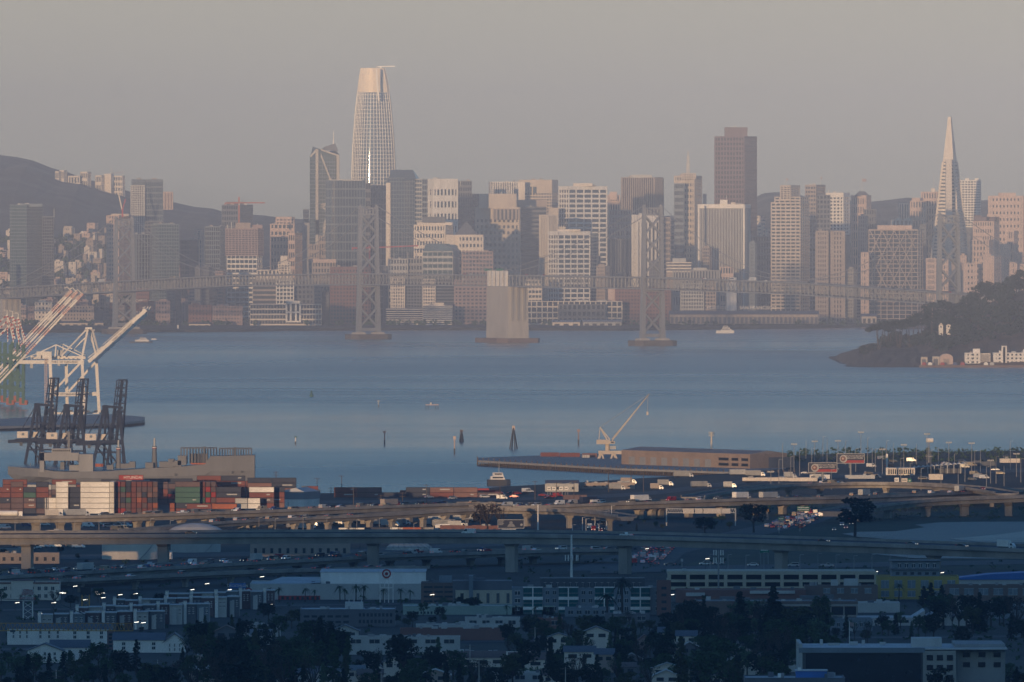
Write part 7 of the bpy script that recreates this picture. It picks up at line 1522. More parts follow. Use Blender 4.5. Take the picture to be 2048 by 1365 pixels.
# parking garage
D=hs(0,1182); t=Town('parking_garage','long cream parking garage with two rows of dark openings',D,1545,'garage')
for y0,y1 in ((1143,1150),(1160,1165),(1174,1180)): t.mb('deck_band',P('creamwall')).box(X(1335,D),X(1752,D),D,D+30,Z(y1,D),Z(y0,D))
for i in range(12): x=1335+i*37.6; MB(t.inv).box(X(x,D),X(x+7,D),D-.3,D+1,GZ,Z(1144,D)).build('column',P('creamwall'),t.root)
t.mb('interior_shade',P('black')).box(X(1337,D),X(1750,D),D+6,D+29,GZ,Z(1146,D)); t.units([(1365,1372,1138,1143),(1440,1446,1139,1143),(1590,1602,1139,1143)],'palegrey',D+14); t.done()  # black block stands in for the shade inside the decks
# yellow building
t=flat('yellow_building','yellow loft building with white windows and a grey upper block, right of the garage',1755,1918,1153,1200,'yellow','roofgrey',22); D=t.D
t.mb('upper_block',P('bluegrey')).box(X(1784,D),X(1880,D),D+5,D+20,GZ,Z(1124,D)); t.mb('roof_overhang',P('dark')).box(X(1780,D),X(1884,D),D+4,D+21,Z(1124,D),Z(1122.5,D)); t.mb('balcony',P('slate')).box(X(1780,D),X(1884,D),D+3.8,D+5,Z(1141,D),Z(1138,D))
t.win(1792,1876,1127,1137,6,1,D=D+4.9,kx=.4,ky=.8,frame='white'); t.win(1788,1876,1143,1152,6,1,D=D+4.9,kx=.5); t.win(1757,1916,1160,1178,6,1,kx=.6,ky=.85,g='gsilver',frame='palegrey'); t.win(1757,1916,1180,1196,6,1,kx=.6,ky=.7,g='gsilver',frame='palegrey'); t.done()
t=flat('brick_hall','long dark brick hall with white gridded windows behind the yellow building, right part',1890,2075,1171,1204,'brown','roofgrey',16); t.win(1894,2070,1176,1192,6,1,kx=.65,ky=.8,g='gsilver',frame='palegrey'); t.done()
D=hs(0,1176); t=Town('blue_roof_hall','hall with a shallow blue arched roof at the right edge',D,1990,'hall'); t.mb('wall',P('palegrey')).box(X(1912,D),X(2110,D),D,D+20,GZ,Z(1160,D)); t.mb('roof',P('blue')).xprism([(X(1910,D),Z(1160,D)),(X(2112,D),Z(1160,D)),(X(2112,D),Z(1147,D)),(X(2060,D),Z(1145,D)),(X(1980,D),Z(1149,D)),(X(1910,D),Z(1157,D))],D-.5,D+20); t.done()
t=flat('brick_hall','low dark brick hall with gridded windows left of the yellow building',1610,1756,1172,1204,'brown','roofgrey',18); t.win(1640,1750,1176,1188,4,1,kx=.5,ky=.8,g='gsilver',frame='palegrey'); t.units([(1662,1676,1160,1172),(1688,1716,1158,1172)],'palegrey'); t.done()
t=flat('brick_shed','dark red brick shed with pale skylights below the parking garage',1352,1612,1180,1206,'brick','roofgrey',20); t.units([(1372,1410,1186,1193),(1500,1590,1182,1188)],'palegrey',t.D-1.5); t.done()
t=flat('concrete_office','brown concrete office with deep framed bays and rooftop plant, between the two tall cypresses',1392,1716,1203,1248,'brown','roofgrey',34); D=t.D
for i in range(9): x=1505+i*26; t.mb('pilaster',P('concrete')).box(X(x,D),X(x+2,D),D-.6,D,GZ,Z(1210,D))
t.mb('floor_band',P('concrete')).box(X(1504,D),X(1716,D),D-.5,D,Z(1213,D),Z(1209,D)); t.mb('floor_band',P('concrete')).box(X(1504,D),X(1716,D),D-.5,D,Z(1234,D),Z(1231,D)); t.win(1506,1714,1214,1231,8,1,kx=.85,ky=.9,g='gdark'); t.units([(1440,1470,1194,1200),(1480,1500,1196,1201),(1600,1640,1192,1198),(1650,1668,1190,1198)],'slate',D+16); t.done()
# sawtooth works at right
D=hs(0,1252); t=Town('sawtooth_works','pale works with a row of sawtooth roofs at right',D,1830,'works')
t.mb('wall',P('palegrey')).box(X(1716,D),X(1945,D),D,D+26,GZ,Z(1236,D))
for i in range(5): a=X(1826+i*26,D); e=X(1850+i*26,D); t.mb('sawtooth_roof',P('roofwhite')).add([(a,D-.2,Z(1236,D)),(e,D-.2,Z(1236,D)),(e,D-.2,Z(1221,D)),(a,D+26,Z(1236,D)),(e,D+26,Z(1236,D)),(e,D+26,Z(1221,D))],[(0,1,2),(5,4,3),(0,2,5,3),(1,4,5,2)])
t.mb('tank_house',P('cream')).box(X(1876,D),X(1930,D),D+18,D+24,Z(1236,D),Z(1206,D)); t.win(1722,1820,1239,1248,8,1,kx=.6); t.done()
t=flat('pale_shed','flat pale shed roof just left of the sawtooth works, below the yellow building',1716,1800,1206,1226,'palegrey','roofwhite',20); t.units([(1730,1744,1203,1206),(1770,1780,1202,1206)]); t.done()
t=flat('pale_shed','white flat roofed shed at the far right edge below the brick hall',1950,2090,1211,1238,'bluegrey','roofwhite',22); t.units([(1970,1990,1205,1211),(2010,2016,1206,1211)]); t.done()
t=flat('pale_shed','low blue-grey shed in front of the sawtooth works among dark trees',1652,1745,1238,1262,'bluegrey','roofgrey',16); t.win(1660,1740,1244,1256,7,1,kx=.4,frame='palegrey'); t.done()
# big dark office at lower right
D=hs(0,1392); t=Town('office_building','large dark glass office with a bright flat roof, lower right',D,1800,'office building')
t.mb('wall',P('dark')).box(X(1604,D),X(1846,D),D,D+42,GZ,Z(1300,D)); t.mb('glass_front',G('gdark')).box(X(1612,D),X(1842,D),D-.25,D,GZ,Z(1308,D)); t.mb('white_pier',P('palegrey')).box(X(1598,D),X(1605,D),D-.4,D+42,GZ,Z(1288,D)); t.mb('roof',P('roofwhite')).box(X(1598,D),X(2015,D),D-.3,D+44,Z(1300,D),Z(1297,D)); t.mb('cornice',P('bluegrey')).box(X(1598,D),X(1850,D),D-.8,D-.3,Z(1306,D),Z(1296,D))
t.mb('window_wall',P('concrete')).box(X(1846,D),X(1912,D),D-.6,D+30,GZ,Z(1302,D)); t.mb('window_wall',P('grey')).box(X(1912,D),X(2012,D),D+5,D+40,GZ,Z(1290,D)); t.mb('stair_block',P('palegrey')).box(X(1826,D),X(1886,D),D+10,D+22,Z(1300,D),Z(1279,D))
t.win(1850,1910,1306,1366,3,3,D=D-.7,kx=.62,ky=.55,g='gdark'); t.win(1918,2010,1300,1340,3,2,D=D+4.8,kx=.45,ky=.5,g='gdark'); t.units([(1640,1646,1280,1292),(1700,1716,1284,1291),(1724,1730,1281,1290),(1760,1772,1285,1290),(1656,1680,1287,1292)],'palegrey',D+26); t.done()
t=flat('blue_box_building','flat building with a blue box and small white vents at the bottom edge',1490,1690,1356,1420,'slate','roofwhite',24); D=t.D; t.blk(1592,None,1654,1343,'blue',yb=1357,D=D+6,depth=8,part='roof_box'); t.blk(1590,None,1656,1341,'roofwhite',yb=1343,D=D+5.6,depth=9,part='box_roof'); t.units([(1556,1562,1348,1356),(1596,1602,1336,1342)],'white',D+5); t.done()
# the flat-roofed shops and houses among the trees
for (L,R_,yt,yb,c,roof,l,uw) in [(832,1005,1250,1276,'palegrey','roofwhite','low pale building with a row of black windows in the middle of the town',12),(800,1010,1258,1282,'brick','roofgrey','long red brick wall building just below the row of black windows',0),(930,1040,1236,1256,'palegrey','roofwhite','small white flat roof with two boxes left of the round tree',4),(1070,1125,1237,1258,'brick','roofwhite','white roof over brick right of the round tree',2),(690,920,1274,1310,'palegrey','roofgrey','long two-part shop block with a dark roof and white fascia',6),(875,915,1278,1302,'palegrey','roofgrey','pale cube with a framed gable window at the right end of the shop block',1),(640,720,1262,1288,'slate','roofgrey','grey box building left of the shop block',3),(880,1070,1306,1330,'cream','roofwhite','long cream house row with a white roof behind three dark hips',6),(985,1095,1346,1372,'palegrey','roofwhite','white rooftop with clutter at the bottom edge in the middle',3),(386,414,1313,1334,'tan','roofgrey','small tan box building in the dark lower left trees',0),(480,560,1252,1274,'palegrey','roofgrey','pale low roof right of the front rowhouses',4),(1210,1300,1228,1246,'slate','roofwhite','white roofed shed between the teal block and the cypresses',3),(1130,1220,1216,1234,'bluegrey','roofwhite','flat pale canopy roof below the teal apartments',5)]:
    t=flat('shop_building',l,L,R_,yt,yb,c,roof,14)
    if uw: t.win(L+3,R_-3,yt+3,min(yb-3,yt+16),uw,1,kx=.55,ky=.6,frame='palegrey')
    t.units([(L+(R_-L)*.3,L+(R_-L)*.36,yt-4,yt),(L+(R_-L)*.6,L+(R_-L)*.68,yt-3,yt)],'palegrey',t.D+6); t.done()
for (L,R_,yr,ye,yb,ax,c,rf,l) in [(896,948,1304,1316,1334,'x','cream','brown','small house with a dark hipped roof, left of three'),(950,1010,1303,1316,1335,'x','cream','brown','small house with a dark hipped roof, middle of three'),(1018,1090,1306,1320,1340,'x','cream','brown','wide house with a dark hipped roof, right of three'),(712,766,1318,1336,1350,'y','white','slate','white gabled house with bright eaves at the bottom left of centre'),(1345,1365,1302,1312,1334,'y','white','slate','tiny white gabled attic peeking out of the dark trees'),(1545,1592,1314,1320,1345,'x','palegrey','slate','pale house with a low roof left of the big dark office'),(1278,1300,1270,1280,1300,'y','rose','brick','small red house half hidden right of the cypress'),(552,575,1352,1362,1385,'y','white','slate','white gable tip at the very bottom edge'),(445,500,1340,1352,1372,'x','slate','slate','dark roofed house at the bottom left')]:
    gabled('small_house',l,L,R_,yr,ye,yb,c,rf,ax,9,wins=2).done()
hr_ = random.Random(64)
for i in range(34):
    px = hr_.choice([hr_.uniform(360,700),hr_.uniform(700,1330),hr_.uniform(1330,1600),hr_.uniform(1100,1600)]); yb = hr_.uniform(1285,1385); wv = hr_.uniform(34,62); hgt = hr_.uniform(26,36)
    gabled('small_house', 'small house whose roof shows among the dark foreground trees', px-wv/2, px+wv/2, yb-hgt-hr_.uniform(8,12), yb-hgt, yb, hr_.choice(('white','palegrey','cream','tan','slate')), hr_.choice(('slate','roofgrey','brown','palegrey')), hr_.choice(('x','y')), 9, wins=2).done()['group'] = 'houses among the foreground trees'
# storage tanks, dome and sheds behind the near viaduct
def tank(px,w,yt,yb,c,label,dome=0):
    D=hs(0,yb); x=X(px,D); rr=w/2*D/F; r=empty('storage_tank',(x,D+rr,GZ),0,label,'tank'); MB().tube((0,0,0),(0,0,Z(yt,D)-GZ),rr,rr,40).build('shell',P(c),r)
    b=MB(); zt=Z(yt,D)-GZ; rings=[[(rr*k*math.cos(2*math.pi*i/40),rr*k*math.sin(2*math.pi*i/40),zt+h) for i in range(40)] for k,h in ((1.01,0),(.8,dome*.45),(.5,dome*.8),(.2,dome*.97),(.02,dome))]; b.loft(rings); b.build('roof',P('palegrey'),r)
    b=MB(); [b.beam((rr*1.01*math.cos(-1.2+i*.05),rr*1.01*math.sin(-1.2+i*.05),i*zt/12),(rr*1.01*math.cos(-1.2+i*.05+.05),rr*1.01*math.sin(-1.2+i*.05+.05),(i+1)*zt/12),.25) for i in range(12)]; b.build('stair',P('grey'),r)
tank(258,112,1090,1120,'cream','wide cream storage tank below the near viaduct, partly behind a column',1.2); tank(390,100,1080,1106,'palegrey','low domed tank in shade behind the near viaduct',3); tank(390,108,1062,1080,'concrete','broad shallow concrete dome just above the near viaduct',3.2)
tank(326,11,1104,1119,'white','small white silo, left of the pair by the viaduct column',.6); tank(339,12,1104,1119,'white','small white silo, right of the pair by the viaduct column',.6)
D=hs(0,1102); r=empty('geodesic_dome',(X(818,D),D+11,GZ),0,'low geodesic dome of pale panels seen under the near viaduct','dome'); b=MB(); rr=10.5
rings=[[(rr*math.cos(t)*math.cos(2*math.pi*(i+.5*(j%2))/20),rr*math.cos(t)*math.sin(2*math.pi*(i+.5*(j%2))/20),4.2*math.sin(t)) for i in range(20)] for j,t in enumerate((0,.35,.7,1.05,1.35,1.56))]; b.loft(rings); b.build('shell',P('panel'),r)
b=MB()
for A_,B_ in zip(rings,rings[1:]):
    for i in range(20): b.beam(A_[i],B_[i],.16); b.beam(A_[i],B_[(i-1)%20] if True else B_[i],.16); b.beam(A_[i],A_[(i+1)%20],.16)
b.build('rib',P('grey'),r)
for (L,R_,yt,yb,c,rf,l) in [(500,700,1088,1114,'tan','roofgrey','long brown flat hall in shade behind the near viaduct'),(-20,118,1107,1128,'tan','roofgrey','low tan depot with small windows under the left end of the near viaduct'),(0,60,1098,1112,'grey','roofgrey','grey shed at the left edge under the sunlit viaduct'),(880,1000,1052,1066,'brick','roofwhite','red brick shed with a pale roof just above the near viaduct'),(870,900,1050,1064,'white','roofwhite','white end bay of the red brick shed above the near viaduct'),(770,805,1039,1052,'tan','roofgrey','tan cube beside the sunlit ramp columns'),(90,128,1062,1072,'cream','roofwhite','small cream box shed by the sunlit columns at left'),(1090,1157,968,984,'palegrey','roofgrey','grey shed by the shore with a sign fence in front'),(1160,1270,966,978,'tan','roofgrey','low tan wall shed on the shore right of the sign fence'),(1205,1300,1090,1104,'slate','roofgrey','dim shed under the near viaduct at centre')]:
    t=flat('yard_shed',l,L,R_,yt,yb,c,rf,12,cat='shed'); t.win(L+3,R_-3,yt+4,yb-2,max(2,int((R_-L)/16)),1,kx=.35,ky=.5); t.done()
t=gabled('boat_shed','grey gabled boat shed by the shore right of the harbour tug',1092,1157,961,969,979,'palegrey','slate','x',14,'shed'); t.done()
# trailers, containers and yard clutter along the roads
for i,(px,py,c,L,l) in enumerate([(688,1067,'white',5,'white trailer end above the near viaduct, leftmost of three'),(704,1067,'palegrey',5,'white trailer end above the near viaduct, middle of three'),(718,1067,'white',5,'white trailer end above the near viaduct, rightmost of three'),(757,1066,'navy',12.2,'dark blue box in the yard right of the white trailer ends'),(793,1066,'white',6.06,'white box next to the orange container above the near viaduct'),(822,1066,'orange',12.2,'orange container in the yard above the near viaduct'),(855,1066,'grey',6.06,'grey box right of the orange container'),(1120,980,'red',6.06,'bright red container behind the sign fence by the shore'),(1150,1000,'maroon',12.2,'maroon container beside the middle viaduct'),(955,987,'red',12.2,'red container at the right end of the red line by the shore'),(990,990,'orange',6.06,'orange container on the shore yard'),(880,992,'navy',12.2,'dark blue container behind the red line')]):
    p=GP(px,py,GZ); put_far('shipping_container',ct_mesh(c,L),(p.x,p.y,GZ+.02),0,l,'container')
yr=random.Random(77)
YK=[((575,945),(1040,1062),26,'yard trucks under the ramp','small white truck parked among the sunlit ramp columns',('palegrey','grey','tan')),((0,300),(1046,1062),18,'parked cars under the sunlit viaduct','parked vehicle in the yard under the sunlit middle viaduct',('white','silver','blue','grey')),((0,180),(1086,1100),12,'yard vehicles at far left','parked vehicle in the yard under the near viaduct at left',('white','palegrey','tan')),((1230,1420),(968,990),5,'parked trucks by the shore road','pale trailer parked along the shore road right of the boat shed',('palegrey','grey','tan')),((1290,1470),(955,980),3,'parked trucks left of the flyover','pale trailer parked left of the curving flyover',('grey','palegrey')),((1440,1640),(946,963),4,'trailers behind the flyover','white trailer in the row behind the curving flyover',('palegrey','grey')),((780,1120),(985,1000),22,'cars in the shore yard','parked vehicle in the yard along the shore',('white','silver','black','red')),((1560,2040),(915,965),36,'vehicles in the toll yard','parked vehicle in the yards around the toll plaza',('white','silver','black','grey','tan'))]
for (a,b_),(y0,y1),n,grp,lab,cs in YK:
    for i in range(n):
        px=yr.uniform(a,b_); py=yr.uniform(y0,y1); p=GP(px,py,GZ); c=yr.choice(cs); big = ('truck' in lab or 'trailer' in lab)
        if big: put_vehicle('box_truck', box_truck_meshes(c if c in PAL else 'palegrey', yr.choice((7,8.5,11)),'white'), p, yr.uniform(-.3,.3), lab, 'truck', grp)
        else: put_vehicle('parked_car', car_meshes(yr.choice(('sedan','suv','van')), c if c in CARC else 'white'), p, yr.uniform(-.5,.5), lab, 'car', grp, lights=False)
# shoreline sheds of the toll plaza
D=hs(0,951); t=Town('toll_office','pale toll building with tall windows left of the sawtooth canopy',D,1798,'building'); t.blk(1773,None,1830,936,'cream',D=D,depth=14); t.win(1776,1828,938,950,12,1,D=D,kx=.5,ky=.8); t.blk(1772,None,1776,908,'white',D=D-.5,depth=1.5,part='pylon'); t.done()
D=hs(0,948); t=Town('toll_canopy','long toll canopy with a zigzag white roof edge',D,1870,'canopy'); t.mb('wall',P('slate')).box(X(1826,D),X(1925,D),D+8,D+12,GZ,Z(938,D))
for i in range(12): a=X(1826+i*8.4,D-i*-4); yy=934-i*.75; t.mb('roof_tooth',P('roofwhite')).add([(a,D,Z(yy+2,D)),(a+2.6,D,Z(yy+2,D)),(a+1.3,D,Z(yy-1,D)),(a,D+16,Z(yy+2,D)),(a+2.6,D+16,Z(yy+2,D)),(a+1.3,D+16,Z(yy-1,D))],[(0,1,2),(5,4,3),(0,2,5,3),(1,4,5,2)])
for i in range(8): t.mb('post',P('palegrey')).beam((X(1830+i*13,D),D+1,GZ),(X(1830+i*13,D),D+1,Z(936-i,D)),.4)
t.done()
for (px,w,yt,yb,l,c) in [(1872,28,949,960,'small round-roofed pale hut in front of the toll canopy','cream'),(1720,60,951,958,'long low white roof in the toll yard','roofwhite'),(1640,40,950,958,'white flat-roofed site office behind the flyover','white'),(1560,150,956,963,'very long pale canopy roof left of the flyover','cream'),(1960,60,924,932,'low dark toll booth row at right','slate'),(2020,40,918,926,'tiny pale roof by the toll plaza at the right edge','cream')]:
    flat('toll_shed',l,px-w/2,px+w/2,yt,yb,c,'roofwhite',8,cat='shed').done()
# ---- billboards, road signs, gantries
def board(label, L, R_, yt, yb, gy, fn, tilt=0):
    D=hs(0,gy); r=empty('billboard',(X((L+R_)/2,D),D,GZ),0,label,'billboard'); O=Matrix.Translation(-Vector(r.location)); b=MB(O); b.tube((X((L+R_)/2,D),D+1,GZ),(X((L+R_)/2,D),D+1,Z(yt,D)),.55,.5,10); b.build('post',P('grey'),r)
    b=MB(O); b.box(X(L,D),X(R_,D),D-.3,D+.3,Z(yb,D),Z(yt,D)); pn=b.build('panel',P('navy'),r); fr_=MB(O); x0,x1,z0,z1_=X(L,D),X(R_,D),Z(yb,D),Z(yt,D)
    for a,c in (((x0,z0),(x1,z0)),((x0,z1_),(x1,z1_)),((x0,z0),(x0,z1_)),((x1,z0),(x1,z1_))): fr_.beam((a[0],D-.4,a[1]),(c[0],D-.4,c[1]),.28)
    fr_.build('frame',P('palegrey'),r); fn(pn,D,O,r); return r
def moto(L,R_,yt,yb):
    def fn(pn,D,O,r):
        b=MB(O); b.box(X(L+14,D),X(R_-.8,D),D-.42,D-.3,Z(yb-.8,D),Z(yb-(yb-yt)*.32,D)); b.build('red_band',P('red'),pn)
        c=(X(L+13,D),Z((yt+yb)/2+.5,D)); b=MB(O); b.tube((c[0],D-.6,c[1]),(c[0],D-.42,c[1]),2.1,2.1,18); b.build('rider_disc',P('palegrey'),pn); b=MB(O); b.tube((c[0]-.2,D-.75,c[1]),(c[0]-.2,D-.6,c[1]),1.4,1.4,14); b.build('helmet',P('brick'),pn)
        b=MB(O); b.tube((c[0]-.3,D-.85,c[1]+.1),(c[0]-.3,D-.75,c[1]+.1),.6,.6,10); b.build('face_mark',P('pink'),pn)
        for i,(tx,hh) in enumerate((('Motorcycle Accident?',.85),('1-800-LAW-TIGERS',.8))): text_mesh(tx,hh,'lettering',P('white'),pn,Matrix.Translation((X(L+(R_-L)*.63,D)-r.location.x,-.5,Z(yt+(yb-yt)*(.22+.24*i),D)-GZ)) @ STAND,.03)
    return fn
board('upper dark billboard with a red band and a round rider picture',1674,1729,908,927,958,moto(1674,1729,908,927)); board('lower dark billboard with a red band and a round rider picture, nearer the shore',1617,1674,926,945,972,moto(1617,1674,926,945))
def portrait(pn,D,O,r):
    for i in range(4): text_mesh(['SOMETIMES','GREAT IS','BETTER','TOGETHER'][i] if False else ' ',.5,'lettering',P('white'),pn,STAND) if False else None
    b=MB(O); b.tube((X(1022,D),D-.5,Z(1046,D)),(X(1022,D),D-.35,Z(1046,D)),.75,.75,14); b.xprism([(X(1014,D),Z(1054,D)),(X(1031,D),Z(1054,D)),(X(1027,D),Z(1048.5,D)),(X(1018,D),Z(1048.5,D))],D-.5,D-.35); b.build('figure_print',P('grey'),pn)
    b=MB(O); [b.box(X(998,D),X(1008-i%2*2,D),D-.45,D-.33,Z(1043+i*2.4,D),Z(1042+i*2.4,D)) for i in range(4)]; b.build('text_block',P('palegrey'),pn)
    b=MB(O); b.tube((X(1043,D),D-.5,Z(1050,D)),(X(1043,D),D-.35,Z(1050,D)),.55,.55,12); b.build('round_badge',P('palegrey'),pn)
    b=MB(O); b.box(X(1003,D),X(1032,D),D-.5,D+.5,Z(1061.5,D),Z(1058.5,D)); b.build('ledge',P('white'),r)
board('black billboard showing a grey figure beside the dark trees above the near viaduct',996,1048,1040,1057,1072,portrait)
def gsign(label,L,R_,yt,yb,gy,c='signgreen',lines=2,cat='road sign'):
    D=hs(0,gy); r=empty('road_sign',(X((L+R_)/2,D),D,GZ),0,label,cat); O=Matrix.Translation(-Vector(r.location)); b=MB(O)
    for x in (L+1.5,R_-1.5): b.beam((X(x,D),D+.3,GZ-.2),(X(x,D),D+.3,Z(yt,D)),.3)
    b.build('post',P('grey'),r); b=MB(O); b.box(X(L,D),X(R_,D),D-.15,D+.1,Z(yb,D),Z(yt,D)); p=b.build('panel',P(c),r); b=MB(O)
    for i in range(lines): y=yt+(yb-yt)*(i+.7)/(lines+.4); b.box(X(L+1.5,D),X(R_-2,D),D-.22,D-.15,Z(y+.7,D),Z(y-.7,D))
    b.build('legend',P('white' if c not in('white','cream') else 'dark'),p)
    return r
gsign('green motorway sign with a yellow foot above the traffic jam',1594,1620,1013,1022,1046); gsign('green sign left of the jam behind the near viaduct',1556,1568,1035,1041,1058,lines=1); gsign('large green sign by a near viaduct column',1520,1538,1096,1106,1130,lines=1)
gsign('left green sign of the pair before the container stacks',499,506,1000,1008,1024,lines=1); gsign('white centre panel between two green signs at the containers',508,514,999,1009,1024,'white',1); gsign('right green sign of the pair before the container stacks',516,525,1001,1009,1024,lines=1)
gsign('white sign panel above the flyover, left of the green one',1789,1798,956,965,975,'white',1); gsign('white board next to the green sign above the flyover',1803,1815,957,965,975,'cream',1); gsign('small green sign over the flyover',1816,1823,958,966,975,lines=1)
for px,yt,yb,gy,c,l in [(1535,1018,1024,1040,'gold','small orange warning sign left of the jam'),(1600,1048,1056,1064,'orange','orange diamond sign on the verge near the jam'),(1558,1056,1061,1068,'palegrey','small grey sign board on the verge behind the near viaduct'),(1364,1118,1124,1136,'palegrey','square pale sign near the cell mast'),(1570,1114,1121,1134,'palegrey','tall pale sign on the marsh edge')]: gsign(l,px-2.5,px+2.5,yt,yb,gy,c,1)
D=hs(0,1052); r=empty('sign_gantry',(X(1410,D),D,GZ),0,'white truss gantry with bright sunlit panels over the motorway','gantry'); O=Matrix.Translation(-Vector(r.location)); b=MB(O)
for y in (1018,1026): b.beam((X(1332,D),D,Z(y,D)),(X(1472,D),D,Z(y,D)),.35)
for k in range(28): x=1332+140*k/28; b.beam((X(x,D),D,Z(1026,D)),(X(x+2.5,D),D,Z(1018,D)),.18); b.beam((X(x+2.5,D),D,Z(1018,D)),(X(x+5,D),D,Z(1026,D)),.18)
for x in (1333,1471): b.beam((X(x,D),D,GZ),(X(x,D),D,Z(1018,D)),.6)
b.build('truss',P('palegrey'),r)
for a,c in ((1366,1388),(1390,1405),(1407,1442),(1443,1461)): b=MB(O); b.box(X(a,D),X(c,D),D-.7,D-.4,Z(1027.5,D),Z(1017.5,D)); b.build('sign_panel',P('cream'),r)
for (px,yt,yb,gy,l) in ((1098,974,981,990,'white fence sign by the boat shed, first of four'),(1108,974,981,990,'white fence sign by the boat shed, second of four'),(1122,974,981,990,'white fence sign by the boat shed, third of four'),(1133,974,981,990,'white fence sign by the boat shed, fourth of four')): gsign(l,px-4,px+4,yt,yb,gy,'white',1)
# ---- masts, lamp posts and wires
def pole(name,label,px,yt,yb,w=.3,head=None,cat='pole',group=None,c='grey',arms=0,lit=None):
    D=hs(0,yb); r=empty(name,(X(px,D),D,GZ),0,label,cat,group); h=Z(yt,D)-GZ; MB().tube((0,0,-.2),(0,0,h),w,w*.6,8).build('post',P(c),r)
    if arms: b=MB(); [b.beam((-1.6,0,h-.5-k*1.6),(1.6,0,h-.5-k*1.6),.2) for k in range(arms)]; b.build('cross_arm',P('wood'),r)
    if head=='lamp': b=MB(); b.beam((0,0,h-.1),(1.5,-.3,h+.1),.14); b.box(1.3,1.6,-.4,-.2,h,h+.16); b.build('lamp_head',P('palegrey') if not lit else E('street_light',(1.0,.93,.78),lit),r)
    if head=='flood': b=MB(); b.beam((-1.6,0,h),(1.6,0,h),.2); [b.box(x-.35,x+.35,-.4,.2,h,h+.7) for x in (-1.4,-.5,.5,1.4)]; b.build('floodlight',P('palegrey'),r)
    return r
r=pole('cell_mast','tall white cell mast with antenna panels in front of the near viaduct',1143,1070,1162,.55,c='white',cat='mast'); h=Z(1122,hs(0,1162))-GZ; b=MB()
for i in range(9): a=i*2*math.pi/9; b.box(2.6*math.cos(a)-.22,2.6*math.cos(a)+.22,1.6*math.sin(a)-.15,1.6*math.sin(a)+.15,h,h+2.3)
b.build('antenna_panel',P('white'),r); b=MB(); [b.beam((0,0,h+1),(2.6*math.cos(i*2*math.pi/9),1.6*math.sin(i*2*math.pi/9),h+1),.15) for i in range(9)]; b.build('bracket',P('palegrey'),r)
r=pole('cell_mast','second cell mast with two rings of white panels before the parking garage',1437,1101,1192,.4,cat='mast'); D=hs(0,1192)
for yy in (1106,1121): b=MB(); h=Z(yy,D)-GZ; [b.box(1.8*math.cos(i*1.05)-.2,1.8*math.cos(i*1.05)+.2,1.2*math.sin(i*1.05)-.15,1.2*math.sin(i*1.05)+.15,h-1,h+1) for i in range(6)]; b.build('antenna_panel',P('white'),r)
r=pole('light_tower','pale ringed light tower behind the pier warehouse',1423,866,906,.7,c='cream',cat='tower'); D=hs(0,906); h=Z(866,D)-GZ; b=MB(); [b.tube((0,0,h-k*1.0),(0,0,h-k*1.0+.5),1.9,1.9,12) for k in range(3)]; b.build('ring_platform',P('palegrey'),r)
r=pole('water_tower','pole carrying a white drum at the shore, right',1858,880,926,.4,cat='tower'); D=hs(0,926); h=Z(881,D)-GZ; MB().tube((-1.6,0,h),(2.4,0.5,h),1.3,1.3,14).build('drum',P('white'),r)
pole('road_mast','bare white mast with a box foot beside the near viaduct at centre',1076,1010,1066,.45,c='white',cat='mast')
pr=random.Random(55)
k=0
for px,yt,yb in [(634,956,988),(662,975,990),(683,951,988),(552,943,975),(707,975,1012),(762,990,1024),(853,969,1004),(805,985,1012),(1070,962,1000),(1113,965,998),(1148,962,1001),(1217,938,985),(1000,960,1000),(1262,930,975),(1287,945,985)]:
    k+=1; pole('utility_pole','slim dark pole standing along the near shore between the warehouse and the pier',px,yt,yb,.22,cat='pole',group='poles along the shore',c='wood',arms=1 if k%2 else 2)
for i in range(46):
    px=1545+i*11+pr.uniform(-4,4); yb=pr.uniform(915,985); yt=yb-pr.uniform(32,62); pole('light_pole','tall thin light pole over the toll plaza',px,yt,yb,.2,'flood' if i%4==0 else ('lamp' if i%2 else None),'light pole','light poles of the toll plaza',c='grey')
for i in range(18):
    px=40+i*52+pr.uniform(-12,12); yb=1068+pr.uniform(-3,2); pole('light_pole','lamp post standing between the two sunlit viaducts',px,yb-pr.uniform(22,34),yb,.16,'lamp','light pole','lamp posts behind the near viaduct')
for i,(px,yt,yb) in enumerate([(1445,1050,1064),(1498,1048,1066),(1519,1030,1066),(1523,1022,1066),(1190,1030,1062),(1213,1022,1060),(1223,1012,1058),(1165,1035,1062),(1172,1038,1062)]): pole('street_lamp','white hooked lamp post by the slip road loop',px if px<1300 else px-300,yt,yb,.22,'lamp','street lamp','lamp posts of the slip road',c='white')
for i in range(12): px=1420+i*36; pole('light_pole','thin lamp post on the ground road by the parking garage',px,1108+pr.uniform(-4,4),1140,.16,'lamp','light pole','lamp posts above the garage',c='grey')
lit=[(146,1173,1196),(118,1186,1206),(123,1187,1206),(190,1184,1200),(192,1189,1203),(201,1187,1202),(202,1196,1212),(236,1190,1210),(103,1206,1222),(268,1245,1262),(282,1246,1262),(166,1200,1220),(267,1188,1204),(410,1168,1188),(520,1154,1184),(537,1210,1226),(75,1228,1246),(762,1218,1238),(905,1255,1275),(1050,1300,1318),(720,1082,1108),(1027,1090,1112),(1210,1090,1112),(1411,1118,1140),(1630,1140,1160),(1748,1144,1164),(2008,1147,1168),(1290,1098,1112),(860,1190,1210),(650,1236,1252),(640,1085,1110),(1000,1172,1190),(1340,1190,1214),(1880,1146,1160),(1565,1160,1176),(30,1206,1222),(455,1180,1200),(380,1180,1200)]
for i,(px,yt,yb) in enumerate(lit): pole('street_lamp','lit street lamp glowing white in the shaded town',px,yt,yb,.14,'lamp','street lamp','lit lamps in the shaded town',c='dark',lit=3.5)
